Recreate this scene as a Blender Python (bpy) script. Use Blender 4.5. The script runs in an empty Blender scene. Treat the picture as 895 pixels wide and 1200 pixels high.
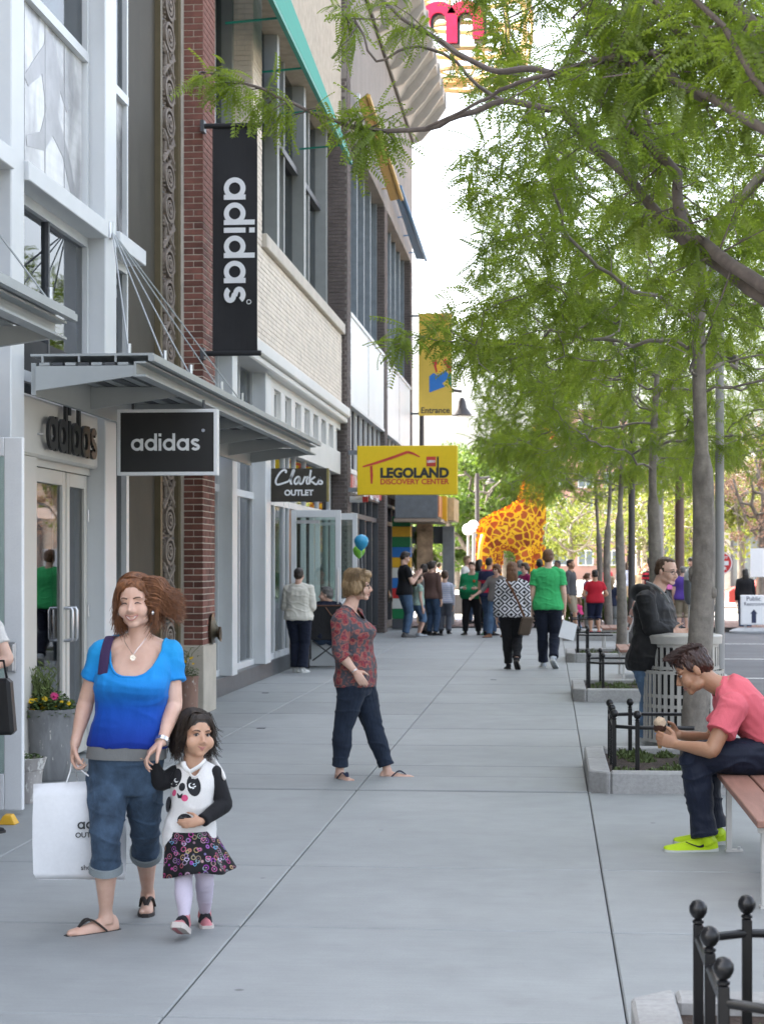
import bpy, bmesh, math, random
import numpy as np
from math import sin, cos, pi, radians, sqrt, tan, atan2
from mathutils import Vector, Matrix, noise as mnoise
C = bpy.context.scene
COL = C.collection
random.seed(7)
# ---------------------------------------------------------------- camera
FPX, HOR, CAMH = 2167.0, 660.0, 1.6          # focal length and horizon row in a 895 x 1200 frame
TH = radians(5.18)                            # the street runs along +Y, the camera looks a little left of it
cam = bpy.data.cameras.new("camera")
camo = bpy.data.objects.new("camera", cam); COL.objects.link(camo)
camo.location = (0, 0, CAMH)
camo.rotation_euler = (radians(90), 0, TH)
cam.sensor_fit = 'HORIZONTAL'; cam.sensor_width = 36.0
cam.lens = 36.0 * FPX / 895
cam.shift_x = 0.0; cam.shift_y = (HOR - 600) / 895
cam.clip_start = 0.2; cam.clip_end = 3000
cam.dof.use_dof = True; cam.dof.focus_distance = 10.5; cam.dof.aperture_fstop = 9.0
C.camera = camo
# ---------------------------------------------------------------- world, sun, exposure
SUN_EL, SUN_AZ = radians(46), radians(-82)    # azimuth measured from +Y towards +X: the sun stands to the left, behind the shops
world = bpy.data.worlds.new("World"); C.world = world; world.use_nodes = True
wn = world.node_tree; wn.nodes.clear()
sky = wn.nodes.new('ShaderNodeTexSky'); sky.sky_type = 'NISHITA'; sky.sun_disc = False
sky.sun_elevation = SUN_EL; sky.sun_rotation = SUN_AZ
sky.altitude = 0; sky.air_density = 1.0; sky.dust_density = 7.0; sky.ozone_density = .4
bg = wn.nodes.new('ShaderNodeBackground'); bg.inputs[1].default_value = 0.15
wo = wn.nodes.new('ShaderNodeOutputWorld')
hz_ = wn.nodes.new('ShaderNodeHueSaturation'); hz_.inputs['Saturation'].default_value = .55   # a hazy, pale sky
wn.links.new(sky.outputs[0], hz_.inputs['Color']); wn.links.new(hz_.outputs[0], bg.inputs[0]); wn.links.new(bg.outputs[0], wo.inputs[0])
sl = bpy.data.lights.new("sun", 'SUN'); sl.energy = 2.0; sl.angle = radians(0.5); sl.color = (1.0, 0.93, 0.82)
so = bpy.data.objects.new("sun", sl); COL.objects.link(so)
sdir = Vector((sin(SUN_AZ) * cos(SUN_EL), cos(SUN_AZ) * cos(SUN_EL), sin(SUN_EL)))
so.rotation_euler = sdir.to_track_quat('Z', 'Y').to_euler()
C.view_settings.view_transform = 'Standard'; C.view_settings.look = 'None'
C.view_settings.exposure = 2.78; C.view_settings.gamma = 1.0
C.cycles.max_bounces = 7; C.cycles.transparent_max_bounces = 12
C.cycles.caustics_reflective = False; C.cycles.caustics_refractive = False
C.cycles.use_denoising = True
C.cycles.sample_clamp_indirect = 6.0
# ---------------------------------------------------------------- measuring helpers (turn a measured pixel into a place in the street)
def ray(px):
    u = (px - 447.5) / FPX
    return (u * cos(TH) - sin(TH), u * sin(TH) + cos(TH))
def P(px, py, d):                             # point at depth d
    rx, ry = ray(px)
    return Vector((rx * d, ry * d, CAMH - (py - HOR) / FPX * d))
def G(px, py, z=0.0):                         # point on the ground
    return P(px, py, FPX * (CAMH - z) / (py - HOR))
def fY(px, X):                                # where a column of the picture meets a wall X = const
    rx, ry = ray(px); return X / rx * ry
def fX(px, Y):
    rx, ry = ray(px); return Y / ry * rx
def dep(x, y): return -x * sin(TH) + y * cos(TH)
def fZ(py, x, y): return CAMH - (py - HOR) / FPX * dep(x, y)
# ---------------------------------------------------------------- materials
MATS = {}
def nn(t, k, **kw):
    n = t.nodes.new(k)
    for a, v in kw.items(): setattr(n, a, v)
    return n
def newmat(name):
    m = bpy.data.materials.new(name); m.use_nodes = True
    t = m.node_tree; t.nodes.clear()
    o = nn(t, 'ShaderNodeOutputMaterial'); b = nn(t, 'ShaderNodeBsdfPrincipled')
    t.links.new(b.outputs[0], o.inputs[0]); MATS[name] = m
    return m, t, b, o
def mixc(t, fac, a, b):
    n = nn(t, 'ShaderNodeMix', data_type='RGBA')
    if isinstance(fac, (int, float)): n.inputs[0].default_value = fac
    else: t.links.new(fac, n.inputs[0])
    for s, v in ((6, a), (7, b)):
        if isinstance(v, (tuple, list)): n.inputs[s].default_value = (*v[:3], 1)
        else: t.links.new(v, n.inputs[s])
    return n.outputs[2]
def ramp(t, src, stops):
    r = nn(t, 'ShaderNodeValToRGB'); e = r.color_ramp.elements
    while len(e) < len(stops): e.new(0.5)
    for k, (p, c) in enumerate(stops):
        e[k].position = p; e[k].color = (*c, 1) if len(c) == 3 else c
    t.links.new(src, r.inputs[0]); return r.outputs[0]
def coords(t, kind='pos', scale=(1, 1, 1)):
    if kind == 'pos': s = nn(t, 'ShaderNodeNewGeometry').outputs['Position']
    else: s = nn(t, 'ShaderNodeTexCoord').outputs['Object']
    m = nn(t, 'ShaderNodeMapping'); m.inputs['Scale'].default_value = scale
    t.links.new(s, m.inputs[0]); return m.outputs[0]
def noise(t, vec, scale, detail=4, rough=.55, dist=0):
    n = nn(t, 'ShaderNodeTexNoise'); n.inputs['Scale'].default_value = scale; n.inputs['Detail'].default_value = detail
    n.inputs['Roughness'].default_value = rough; n.inputs['Distortion'].default_value = dist
    t.links.new(vec, n.inputs['Vector']); return n.outputs['Fac']
def bump(t, b, h, strength=.3, dist=.01):
    n = nn(t, 'ShaderNodeBump'); n.inputs['Strength'].default_value = strength; n.inputs['Distance'].default_value = dist
    t.links.new(h, n.inputs['Height']); t.links.new(n.outputs[0], b.inputs['Normal'])
def M(name, col, rough=.6, metal=0.0, var=.12, scale=6, bs=0.0, bscale=60, stretch=(1, 1, 1), spec=.5, fine=.06, obvar=0.0, trans=0.0, kind='pos', bd=.01):
    """plain surface with large and small colour variation and fine relief"""
    if name in MATS: return MATS[name]
    m, t, b, o = newmat(name)
    v = coords(t, kind, stretch)
    n1 = noise(t, v, scale, 5, .6); n2 = noise(t, v, scale * 14, 3, .6)
    dk = tuple(c * (1 - var * 1.6) for c in col); lt = tuple(min(1, c * (1 + var)) for c in col)
    c1 = ramp(t, n1, [(.3, dk), (.7, lt)])
    c2 = mixc(t, n2, tuple(c * (1 - fine) for c in (1, 1, 1)), (1 + fine,) * 3)
    mul = nn(t, 'ShaderNodeMix', data_type='RGBA', blend_type='MULTIPLY'); mul.inputs[0].default_value = 1
    t.links.new(c1, mul.inputs[6]); t.links.new(c2, mul.inputs[7])
    out = mul.outputs[2]
    if obvar:
        oi = nn(t, 'ShaderNodeObjectInfo'); r = ramp(t, oi.outputs['Random'], [(0, (1 - obvar,) * 3), (1, (1 + obvar,) * 3)])
        m2 = nn(t, 'ShaderNodeMix', data_type='RGBA', blend_type='MULTIPLY'); m2.inputs[0].default_value = 1
        t.links.new(out, m2.inputs[6]); t.links.new(r, m2.inputs[7]); out = m2.outputs[2]
    t.links.new(out, b.inputs['Base Color'])
    b.inputs['Roughness'].default_value = rough; b.inputs['Metallic'].default_value = metal
    b.inputs['Specular IOR Level'].default_value = spec
    if bs: bump(t, b, noise(t, v, bscale, 4, .6), bs, bd)
    if trans: b.inputs['Transmission Weight'].default_value = trans
    return m
def glass_mat(name, tint=(.75, .85, .8), refl=1.0):
    m, t, b, o = newmat(name); t.nodes.remove(b)
    tr = nn(t, 'ShaderNodeBsdfTransparent'); tr.inputs[0].default_value = (*tint, 1)
    gl = nn(t, 'ShaderNodeBsdfGlossy'); gl.inputs[0].default_value = (.95, .97, 1, 1); gl.inputs['Roughness'].default_value = .015
    v = coords(t, 'pos'); bn = nn(t, 'ShaderNodeBump'); bn.inputs['Strength'].default_value = .05; bn.inputs['Distance'].default_value = .02
    t.links.new(noise(t, v, 1.6, 1), bn.inputs['Height']); t.links.new(bn.outputs[0], gl.inputs['Normal'])
    fr = nn(t, 'ShaderNodeFresnel'); fr.inputs[0].default_value = 1.9
    mx = nn(t, 'ShaderNodeMixShader')
    mt = nn(t, 'ShaderNodeMath', operation='MULTIPLY'); mt.inputs[1].default_value = refl
    t.links.new(fr.outputs[0], mt.inputs[0]); t.links.new(mt.outputs[0], mx.inputs[0])
    t.links.new(tr.outputs[0], mx.inputs[1]); t.links.new(gl.outputs[0], mx.inputs[2]); t.links.new(mx.outputs[0], o.inputs[0])
    return m
# ---------------------------------------------------------------- mesh building
class MB:
    def __init__(s): s.v = []; s.f = []; s.m = []; s.mi = 0
    def add(s, vs, fs):
        k = len(s.v); s.v.extend([tuple(p) for p in vs]); s.f.extend([tuple(i + k for i in f) for f in fs]); s.m.extend([s.mi] * len(fs)); return s
    def box(s, x0, x1, y0, y1, z0, z1):
        return s.add([(x0, y0, z0), (x1, y0, z0), (x1, y1, z0), (x0, y1, z0), (x0, y0, z1), (x1, y0, z1), (x1, y1, z1), (x0, y1, z1)],
                     [(0, 3, 2, 1), (4, 5, 6, 7), (0, 1, 5, 4), (1, 2, 6, 5), (2, 3, 7, 6), (3, 0, 4, 7)])
    def hexa(s, p):                           # 8 corners, bottom ring then top ring
        return s.add(p, [(0, 3, 2, 1), (4, 5, 6, 7), (0, 1, 5, 4), (1, 2, 6, 5), (2, 3, 7, 6), (3, 0, 4, 7)])
    def bar(s, a, b, w, h=None, up=(0, 0, 1)):
        a = Vector(a); b = Vector(b); h = h or w; d = (b - a).normalized(); r = d.cross(Vector(up))
        if r.length < 1e-5: r = d.cross(Vector((1, 0, 0)))
        r.normalize(); u = r.cross(d); r *= w / 2; u *= h / 2
        return s.hexa([a - r - u, a + r - u, b + r - u, b - r - u, a - r + u, a + r + u, b + r + u, b - r + u])
    def tube(s, pts, rad, n=8, caps=True, flat=None):
        pts = [Vector(p) for p in pts]; m = len(pts)
        if isinstance(rad, (int, float)): rad = [rad] * m
        rings = []; ref = None
        for i, p in enumerate(pts):
            d = (pts[min(i + 1, m - 1)] - pts[max(i - 1, 0)])
            d = d.normalized() if d.length > 1e-9 else Vector((0, 0, 1))
            if ref is None:
                ref = Vector((0, 0, 1)) if abs(d.z) < .9 else Vector((1, 0, 0))
                if flat is not None: ref = Vector(flat)
            x = (ref - d * ref.dot(d))
            x = x.normalized() if x.length > 1e-6 else d.orthogonal().normalized()
            y = d.cross(x); ref = x
            r = rad[i]; ra, rb = (r if isinstance(r, (tuple, list)) else (r, r))
            rings.append([p + x * (ra * cos(2 * pi * k / n)) + y * (rb * sin(2 * pi * k / n)) for k in range(n)])
        vs = [q for R in rings for q in R]; fs = []
        for i in range(m - 1):
            for k in range(n):
                k2 = (k + 1) % n; fs.append((i * n + k, i * n + k2, (i + 1) * n + k2, (i + 1) * n + k))
        if caps: fs.append(tuple(range(n - 1, -1, -1))); fs.append(tuple((m - 1) * n + k for k in range(n)))
        return s.add(vs, fs)
    def rings(s, R, caps=True):               # R: list of equal-length closed loops
        n = len(R[0]); m = len(R); vs = [q for r in R for q in r]; fs = []
        for i in range(m - 1):
            for k in range(n):
                k2 = (k + 1) % n; fs.append((i * n + k, i * n + k2, (i + 1) * n + k2, (i + 1) * n + k))
        if caps: fs.append(tuple(range(n - 1, -1, -1))); fs.append(tuple((m - 1) * n + k for k in range(n)))
        return s.add(vs, fs)
    def lathe(s, prof, c=(0, 0, 0), n=20, caps=True):
        return s.rings([[(c[0] + r * cos(2 * pi * k / n), c[1] + r * sin(2 * pi * k / n), c[2] + z) for k in range(n)] for r, z in prof], caps)
    def ell(s, c, r, n=12, m=8, rot=None):
        c = Vector(c); r = (r,) * 3 if isinstance(r, (int, float)) else r
        R = []
        for i in range(m + 1):
            a = -pi / 2 + pi * min(max(i, .06), m - .06) / m
            ring = [Vector((r[0] * cos(a) * cos(2 * pi * k / n), r[1] * cos(a) * sin(2 * pi * k / n), r[2] * sin(a))) for k in range(n)]
            if rot is not None: ring = [rot @ q for q in ring]
            R.append([c + q for q in ring])
        return s.rings(R)
    def prism(s, poly, ax, lo, hi):           # poly: 2-D loop in the plane perpendicular to axis ax ('x','y','z')
        def pt(a, b, t): return {'x': (t, a, b), 'y': (a, t, b), 'z': (a, b, t)}[ax]
        n = len(poly); vs = [pt(a, b, lo) for a, b in poly] + [pt(a, b, hi) for a, b in poly]
        fs = [tuple(range(n - 1, -1, -1)), tuple(range(n, 2 * n))] + [(k, (k + 1) % n, n + (k + 1) % n, n + k) for k in range(n)]
        return s.add(vs, fs)
    def xf(s, mat, k0=0):
        for i in range(k0, len(s.v)): s.v[i] = tuple(mat @ Vector(s.v[i]))
        return s
    def build(s, name, mat, parent=None, smooth=False, fix=True, bevel=0, mods=None):
        me = bpy.data.meshes.new(name); me.from_pydata(s.v, [], s.f)
        mats = mat if isinstance(mat, (list, tuple)) else [mat]
        for m in mats: me.materials.append(m)
        if len(mats) > 1: me.polygons.foreach_set('material_index', s.m)
        if fix:
            bm = bmesh.new(); bm.from_mesh(me); bmesh.ops.recalc_face_normals(bm, faces=bm.faces)
            if bevel: bmesh.ops.bevel(bm, geom=[e for e in bm.edges if len(e.link_faces) == 2 and e.calc_face_angle(0) > .5], offset=bevel, segments=1, affect='EDGES', clamp_overlap=True)
            bm.to_mesh(me); bm.free()
        if smooth:
            me.polygons.foreach_set('use_smooth', [True] * len(me.polygons))
            if smooth != 'all': me.set_sharp_from_angle(angle=radians(40))
        return link(name, me, parent)
def link(name, me, parent=None):
    o = bpy.data.objects.new(name, me); COL.objects.link(o)
    if parent is not None:
        o.parent = parent
        if parent.type == 'EMPTY': o.matrix_parent_inverse = parent_inv(parent)
    return o
def parent_inv(p): return (Matrix.Translation(p.location) @ p.rotation_euler.to_matrix().to_4x4()).inverted()
def share(name, me, loc, parent, rot=None, scale=None):     # a further piece that shares mesh data; loc in world coordinates
    o = link(name, me, parent); o.location = loc
    if rot is not None: o.rotation_euler = rot
    if scale is not None: o.scale = scale
    return o
def tag(o, label=None, cat=None, group=None, kind=None):
    if label: o['label'] = label
    if cat: o['category'] = cat
    if group: o['group'] = group
    if kind: o['kind'] = kind
    return o
def thing(name, label, cat, loc=(0, 0, 0), rz=0, group=None):
    o = bpy.data.objects.new(name, None); COL.objects.link(o); o.location = loc; o.rotation_euler = (0, 0, rz)
    o.empty_display_size = .1
    return tag(o, label, cat, group)
def kids(o): return [c for c in COL.objects if c.parent == o]
def dup(root, loc, rz=0, label=None, scale=None):
    r = root.copy(); COL.objects.link(r); r.location = loc; r.rotation_euler = (0, 0, rz)
    if scale: r.scale = (scale,) * 3 if isinstance(scale, (int, float)) else scale
    if label: r['label'] = label
    for ch in root.children:
        c = ch.copy(); COL.objects.link(c); c.parent = r; c.matrix_parent_inverse = ch.matrix_parent_inverse.copy()
        for g in ch.children:
            d = g.copy(); COL.objects.link(d); d.parent = c; d.matrix_parent_inverse = g.matrix_parent_inverse.copy()
    return r
# ---------------------------------------------------------------- lettering
def text_mesh(txt, size=1.0, bold=0.0, shear=0.0, extrude=0.0, spacing=1.0, width=None, align='CENTER'):
    """outline letters in the XZ plane, centred on 0, facing -Y; returned as (verts, faces)"""
    cu = bpy.data.curves.new('t', 'FONT'); cu.body = txt; cu.size = size; cu.shear = shear; cu.offset = bold; cu.extrude = extrude
    cu.space_character = spacing; cu.align_x = align; cu.align_y = 'CENTER'; cu.resolution_u = 4
    ob = bpy.data.objects.new('t', cu); COL.objects.link(ob)
    me = bpy.data.meshes.new_from_object(ob.evaluated_get(bpy.context.evaluated_depsgraph_get()))
    vs = [(v.co.x, -v.co.z, v.co.y) for v in me.vertices]; fs = [tuple(p.vertices) for p in me.polygons]
    bpy.data.objects.remove(ob); bpy.data.curves.remove(cu); bpy.data.meshes.remove(me)
    if width and vs:
        w = max(v[0] for v in vs) - min(v[0] for v in vs); k = width / w
        vs = [(v[0] * k, v[1], v[2] * k) for v in vs]
    return vs, fs
def ribbon(pts, w, y0=0.0, y1=-.004, n=None):
    """flat stroke of width w along 2-D points (x, z), as a solid between y0 and y1"""
    mb = MB(); m = len(pts); L = []; R = []
    ws = w if isinstance(w, (list, tuple)) else [w] * m
    for i in range(m):
        a = Vector(pts[max(i - 1, 0)]); b = Vector(pts[min(i + 1, m - 1)]); d = (b - a); d = d.normalized() if d.length else Vector((1, 0))
        nrm = Vector((-d.y, d.x)) * ws[i] / 2; p = Vector(pts[i]); L.append(p + nrm); R.append(p - nrm)
    mb.rings([[(l.x, y0, l.y), (r.x, y0, r.y), (r.x, y1, r.y), (l.x, y1, l.y)] for l, r in zip(L, R)])
    return mb
def arc(cx, cz, r, a0, a1, n=16, rz=None):
    rz = rz or r
    return [(cx + r * cos(radians(a0 + (a1 - a0) * k / n)), cz + rz * sin(radians(a0 + (a1 - a0) * k / n))) for k in range(n + 1)]
def geo_letters(t=.012):
    """the rounded lower-case word on the sports shop's signs, x-height 1, solid t thick, centred"""
    mb = MB(); x = 0; w = .23; r = .5 - w / 2; e = 0
    def put(p): 
        nonlocal e
        e += 1; q = ribbon(p, w, 0, -t - e * .0004); mb.add(q.v, q.f)
    for ch in 'adidas':
        if ch in 'ad':
            put(arc(x + .5, .5, r, 0, 360, 28))
            put([(x + 1 - w / 2 + .02, 0), (x + 1 - w / 2 + .02, 1.0 if ch == 'a' else 1.42)]); x += 1.15
        elif ch == 'i':
            put([(x + w / 2, 0), (x + w / 2, 1.0)]); put([(x + w / 2, 1.17), (x + w / 2, 1.42)]); x += w + .13
        else:
            rr = .275 - w / 2 + .015
            p = arc(x + .4, 1 - w / 2 - rr, rr * 1.45, 20, 270, 14, rr) + arc(x + .4, w / 2 + rr, rr * 1.5, 90, -160, 14, rr)
            put(p); x += .85
    k = x / 2
    mb.v = [(a - k, b, c - .5) for a, b, c in mb.v]
    return mb, x
def place(mb, M4): mb.v = [tuple(M4 @ Vector(p)) for p in mb.v]; return mb
def Mat4(loc, rz=0, s=1.0, roll=0):
    return Matrix.Translation(loc) @ Matrix.Rotation(rz, 4, 'Z') @ Matrix.Rotation(roll, 4, 'Y') @ Matrix.Scale(s, 4)
# ================================================================ ground
def pave_mat():
    m, t, b, o = newmat('pavement_concrete')
    v = coords(t, 'pos'); n1 = noise(t, v, .55, 4, .6); n2 = noise(t, v, 3.5, 5, .65); n3 = noise(t, v, 90, 2, .7)
    vs = coords(t, 'pos', (1.2, 34, 1)); n4 = noise(t, vs, 2.2, 4, .6)
    c = ramp(t, n1, [(.3, (.246, .259, .260)), (.7, (.296, .308, .306))])
    for n, a in ((n2, .09), (n4, .06), (n3, .05)):
        q = nn(t, 'ShaderNodeMix', data_type='RGBA', blend_type='MULTIPLY'); q.inputs[0].default_value = 1
        t.links.new(c, q.inputs[6]); t.links.new(ramp(t, n, [(.25, (1 - a,) * 3), (.75, (1 + a,) * 3)]), q.inputs[7]); c = q.outputs[2]
    st = noise(t, v, 1.7, 3, .5, 1.5)         # old spills and tyre-dark patches
    c = mixc(t, ramp(t, st, [(.62, (0, 0, 0)), (.78, (.34, .34, .34))]), c, (.21, .21, .205))
    vo = nn(t, 'ShaderNodeTexVoronoi'); vo.inputs['Scale'].default_value = 1.35; t.links.new(v, vo.inputs['Vector'])
    c = mixc(t, ramp(t, vo.outputs['Distance'], [(.018, (.75, .75, .75)), (.03, (0, 0, 0))]), c, (.08, .08, .08))
    oi = nn(t, 'ShaderNodeObjectInfo'); q = nn(t, 'ShaderNodeMix', data_type='RGBA', blend_type='MULTIPLY'); q.inputs[0].default_value = 1
    t.links.new(c, q.inputs[6]); t.links.new(ramp(t, oi.outputs['Random'], [(0, (.93,) * 3), (1, (1.045,) * 3)]), q.inputs[7])
    t.links.new(q.outputs[2], b.inputs['Base Color']); b.inputs['Roughness'].default_value = .62
    bump(t, b, n4, .12, .004); return m
pv = pave_mat()
granite = M('granite_kerb', (.34, .335, .325), .7, var=.10, scale=3, fine=.30, bs=.3, bscale=120)
joint = M('joint_dark', (.06, .058, .055), .9)
asphalt = M('asphalt', (.075, .080, .088), .75, var=.18, scale=1.2, fine=.25, bs=.4, bscale=150)
white_paint = M('road_paint', (.68, .68, .66), .6, var=.1, scale=3, fine=.15)
earth = M('ground_far', (.26, .25, .22), .9, var=.1, scale=.05)
g = MB(); g.box(-500, 700, -60, 1400, -.60, -.30); tag(g.build('ground', earth), kind='structure')
pave = tag(MB().box(-6.5, 2.38, 2.0, 46.6, -.28, -.055).build('pavement', joint), kind='structure')
XE = [-6.2, -4.6, -2.98, -1.355, .268, 1.32, 2.37]
def slab_mesh(w, l):
    mb = MB(); g = .0030; gy = .0125; e = .006; x0, x1, y0, y1 = g, w - g, gy, l - gy
    mb.rings([[(x0, y0, -.07), (x1, y0, -.07), (x1, y1, -.07), (x0, y1, -.07)], [(x0, y0, -e), (x1, y0, -e), (x1, y1, -e), (x0, y1, -e)],
              [(x0 + e, y0 + e, 0), (x1 - e, y0 + e, 0), (x1 - e, y1 - e, 0), (x0 + e, y1 - e, 0)]])
    return mb
rows = [6.43 + 1.63 * k for k in range(-2, 25)]
YE = rows[:5] + [13.86] + rows[6:]            # an expansion joint interrupts the rhythm
YE = sorted(set(YE[:6] + [13.0] + YE[6:]))
cache = {}
for i in range(len(XE) - 1):
    for j in range(len(YE) - 1):
        w = XE[i + 1] - XE[i]; l = YE[j + 1] - YE[j]; key = (round(w, 3), round(l, 3))
        if l < .1: continue
        if XE[i] > .2 and not (3 < YE[j] < 46): continue
        if key not in cache:
            s = slab_mesh(w, l).build('slab', pv, pave); cache[key] = s.data
        else: s = link('slab', cache[key], pave)
        s.location = (XE[i], YE[j], random.uniform(-.0012, .0012))
kb = tag(MB().box(2.372, 2.40, 2, 46.6, -.3, -.09).build('kerb', joint), kind='structure')
km = None
for k in range(22):
    y = 2.2 + 2.02 * k
    if km is None:
        q = MB().box(2.385, 2.54, 0, 2.0, -.29, 0.0).build('kerb_stone', granite, kb, bevel=.012); km = q.data
    else: q = link('kerb_stone', km, kb)
    q.location = (0, y, 0)
tag(MB().box(2.3, 15.0, -6, 46.6, -.298, -.125).build('road', asphalt), kind='structure')
road2 = M('cross_road', (.30, .295, .285), .8, var=.08, scale=.6, fine=.15)
tag(MB().box(-60, 80, 52.2, 70, -.298, -.10).build('cross_road', road2), kind='structure')
plaza_m = M('plaza_concrete', (.42, .39, .36), .8, var=.08, scale=.6, fine=.12)
tag(MB().box(-60, 80, 70.2, 120, -.298, -.02).build('plaza', plaza_m), kind='structure')
bp_m = M('brick_paving', (.20, .125, .105), .8, var=.2, scale=5, fine=.2)
bpv = tag(MB().box(-6.5, 30, 46.62, 52.2, -.28, -.05).build('brick_pavement', joint), kind='structure')
mb = MB()                                     # pavers far away, one mesh
rr = random.Random(3)
for a in range(60):
    for b in range(28):
        x = -4.2 + a * .21; y = 46.65 + b * .2; h = rr.uniform(-.004, .0)
        mb.add([(x, y, h), (x + .2, y, h), (x + .2, y + .19, h), (x, y + .19, h)], [(0, 1, 2, 3)])
tag(mb.build('paver', bp_m, bpv, fix=False), kind='stuff')
tag(MB().box(8.4, 30, 46.64, 52.0, -.06, -.003).build('far_pavement', plaza_m), kind='structure')
# parking bay lines
lm = None
for y in (9.6, 15.8, 22.0, 28.0, 33.6, 39.9):
    if lm is None:
        o = MB().box(2.75, 5.1, -.05, .05, -.124, -.119).build('parking_line', white_paint); lm = o.data
    else: o = link('parking_line', lm)
    o.location = (0, y, 0); tag(o, kind='structure')
for k in range(7):                            # crossing stripes in the sunlit street
    o = MB().box(-4 + k * 1.1, -3.4 + k * 1.1, 53.5, 57, -.099, -.094).build('crossing_stripe', white_paint); tag(o, kind='structure')
# ================================================================ shop buildings on the left
alu = M('white_aluminium', (.66, .68, .69), .38, var=.03, scale=2, fine=.02, spec=.5)
alu_side = alu
cream_panel = M('cream_panel', (.60, .575, .525), .5, var=.03, scale=1.5, fine=.02)
steel = M('canopy_steel', (.36, .385, .39), .42, var=.05, scale=2, fine=.03)
dark_steel = M('dark_steel', (.07, .075, .085), .45, var=.1)
bronze = M('bronze_panel', (.062, .055, .042), .65, var=.1, scale=2, spec=.2)
gold = M('gold_trim', (.13, .105, .06), .5, var=.08, spec=.3)
relief_m = M('ornament_clay', (.20, .165, .135), .65, var=.16, scale=9, fine=.10, bs=.2)
mortar = M('mortar', (.64, .58, .50), .9, var=.08)
brick_m = M('red_brick', (.195, .080, .060), .85, var=.18, scale=10, fine=.2, bs=.5, bscale=90, obvar=.34)
cream_brick = M('cream_brick', (.74, .655, .55), .85, var=.10, scale=5, fine=.12, bs=.3)
cream_mortar = M('cream_mortar', (.64, .58, .50), .9, var=.08)
dk_brick = M('dark_brick', (.120, .098, .090), .85, var=.22, scale=5, fine=.2, bs=.3)
dk_mortar = M('dark_mortar', (.20, .18, .165), .9, var=.08)
limestone = M('limestone', (.52, .47, .395), .75, var=.08, scale=3, fine=.10, bs=.2)
white_trim = M('white_trim', (.70, .69, .66), .5, var=.04, scale=1.5)
stucco = M('stucco', (.25, .228, .21), .9, var=.08, scale=2, fine=.25, bs=.5, bscale=40, stretch=(1, 1, .4))
plinth_m = M('dark_granite', (.085, .09, .095), .35, var=.15, scale=6, fine=.3)
white_metal_panel = M('white_metal_panel', (.74, .76, .77), .35, var=.03, scale=.8)
glass = glass_mat('window_glass', (.62, .70, .68), 1.0)
glass_hi = glass_mat('tinted_window_glass', (.22, .28, .28), .75)
glass_clear = glass_mat('door_glass', (.80, .88, .84), .9)
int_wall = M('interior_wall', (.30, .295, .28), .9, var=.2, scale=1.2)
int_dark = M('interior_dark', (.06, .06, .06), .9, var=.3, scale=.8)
chrome = M('brushed_metal', (.62, .63, .65), .28, metal=.9, var=.05)
black_m = M('black_sign_face', (.012, .012, .013), .45, var=.1)
white_l = M('white_lettering', (.80, .81, .82), .5, var=.02)
curtain = M('pale_blind', (.46, .50, .49), .8, var=.12, scale=2, stretch=(1, 9, .2))

# ---------- A: the sports shop
A = thing('shop_building', 'silver framed shop building with two storey windows, steel canopies and red brick pier', 'building', (-4.2, 15, 0))
GX, MX = -3.9, -3.72
TOP = 15.5
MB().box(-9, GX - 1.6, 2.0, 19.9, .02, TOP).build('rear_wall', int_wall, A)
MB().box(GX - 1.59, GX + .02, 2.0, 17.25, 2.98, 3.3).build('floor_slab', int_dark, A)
MB().box(GX - .3, MX + .02, 2.0, 19.2, 9.2, TOP).build('parapet_wall', cream_panel, A)
for (y0, y1, z0) in ((12.55, 12.87, 0), (15.28, 15.68, 0), (9.3, 9.6, 0), (6.1, 6.4, 0)):
    MB().box(GX - .05, MX, y0, y1, z0, 9.2).build('mullion', alu, A, bevel=.008)
for (y0, y1) in ((2.0, 6.08), (6.42, 9.28), (9.62, 12.53), (12.89, 15.26), (15.70, 16.72)):
    MB().box(GX - .06, MX + .03, y0, y1, 4.33, 4.47).build('spandrel_beam', alu, A, bevel=.006)
    # upper glazing: bottom rail, transom, head
    for z0, z1 in ((4.47, 4.53), (5.80, 5.88), (9.1, 9.2)):
        MB().box(GX - .03, GX + .05, y0 + .01, y1 - .01, z0 + .001, z1).build('window_rail', alu, A)
    MB().box(GX - .01, GX, y0 + .02, y1 - .02, 5.88, 9.1).build('window_pane', glass_hi, A)
    # lower glazing of the first floor
    MB().box(GX - .03, GX + .04, y0 + .01, y1 - .01, 4.25, 4.329).build('window_rail', alu, A)
    MB().box(GX - .03, GX + .04, y0 + .01, y1 - .01, 2.95, 3.03).build('window_rail', alu, A)
    MB().box(GX - .01, GX, y0 + .02, y1 - .02, 3.03, 4.25).build('window_pane', glass, A)
    MB().box(GX - .03, GX + .045, y1 - .06, y1 - .011, 3.031, 4.249).build('window_stile', alu, A)
    MB().box(GX - .03, GX + .045, y1 - .06, y1 - .011, 4.531, 5.799).build('window_stile', alu, A)
    MB().box(GX - .03, GX + .045, y1 - .06, y1 - .011, 5.881, 9.099).build('window_stile', alu, A)
MB().box(GX - .03, GX + .03, 14.05, 14.09, 3.03, 4.25).build('window_stile', dark_steel, A)
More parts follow.
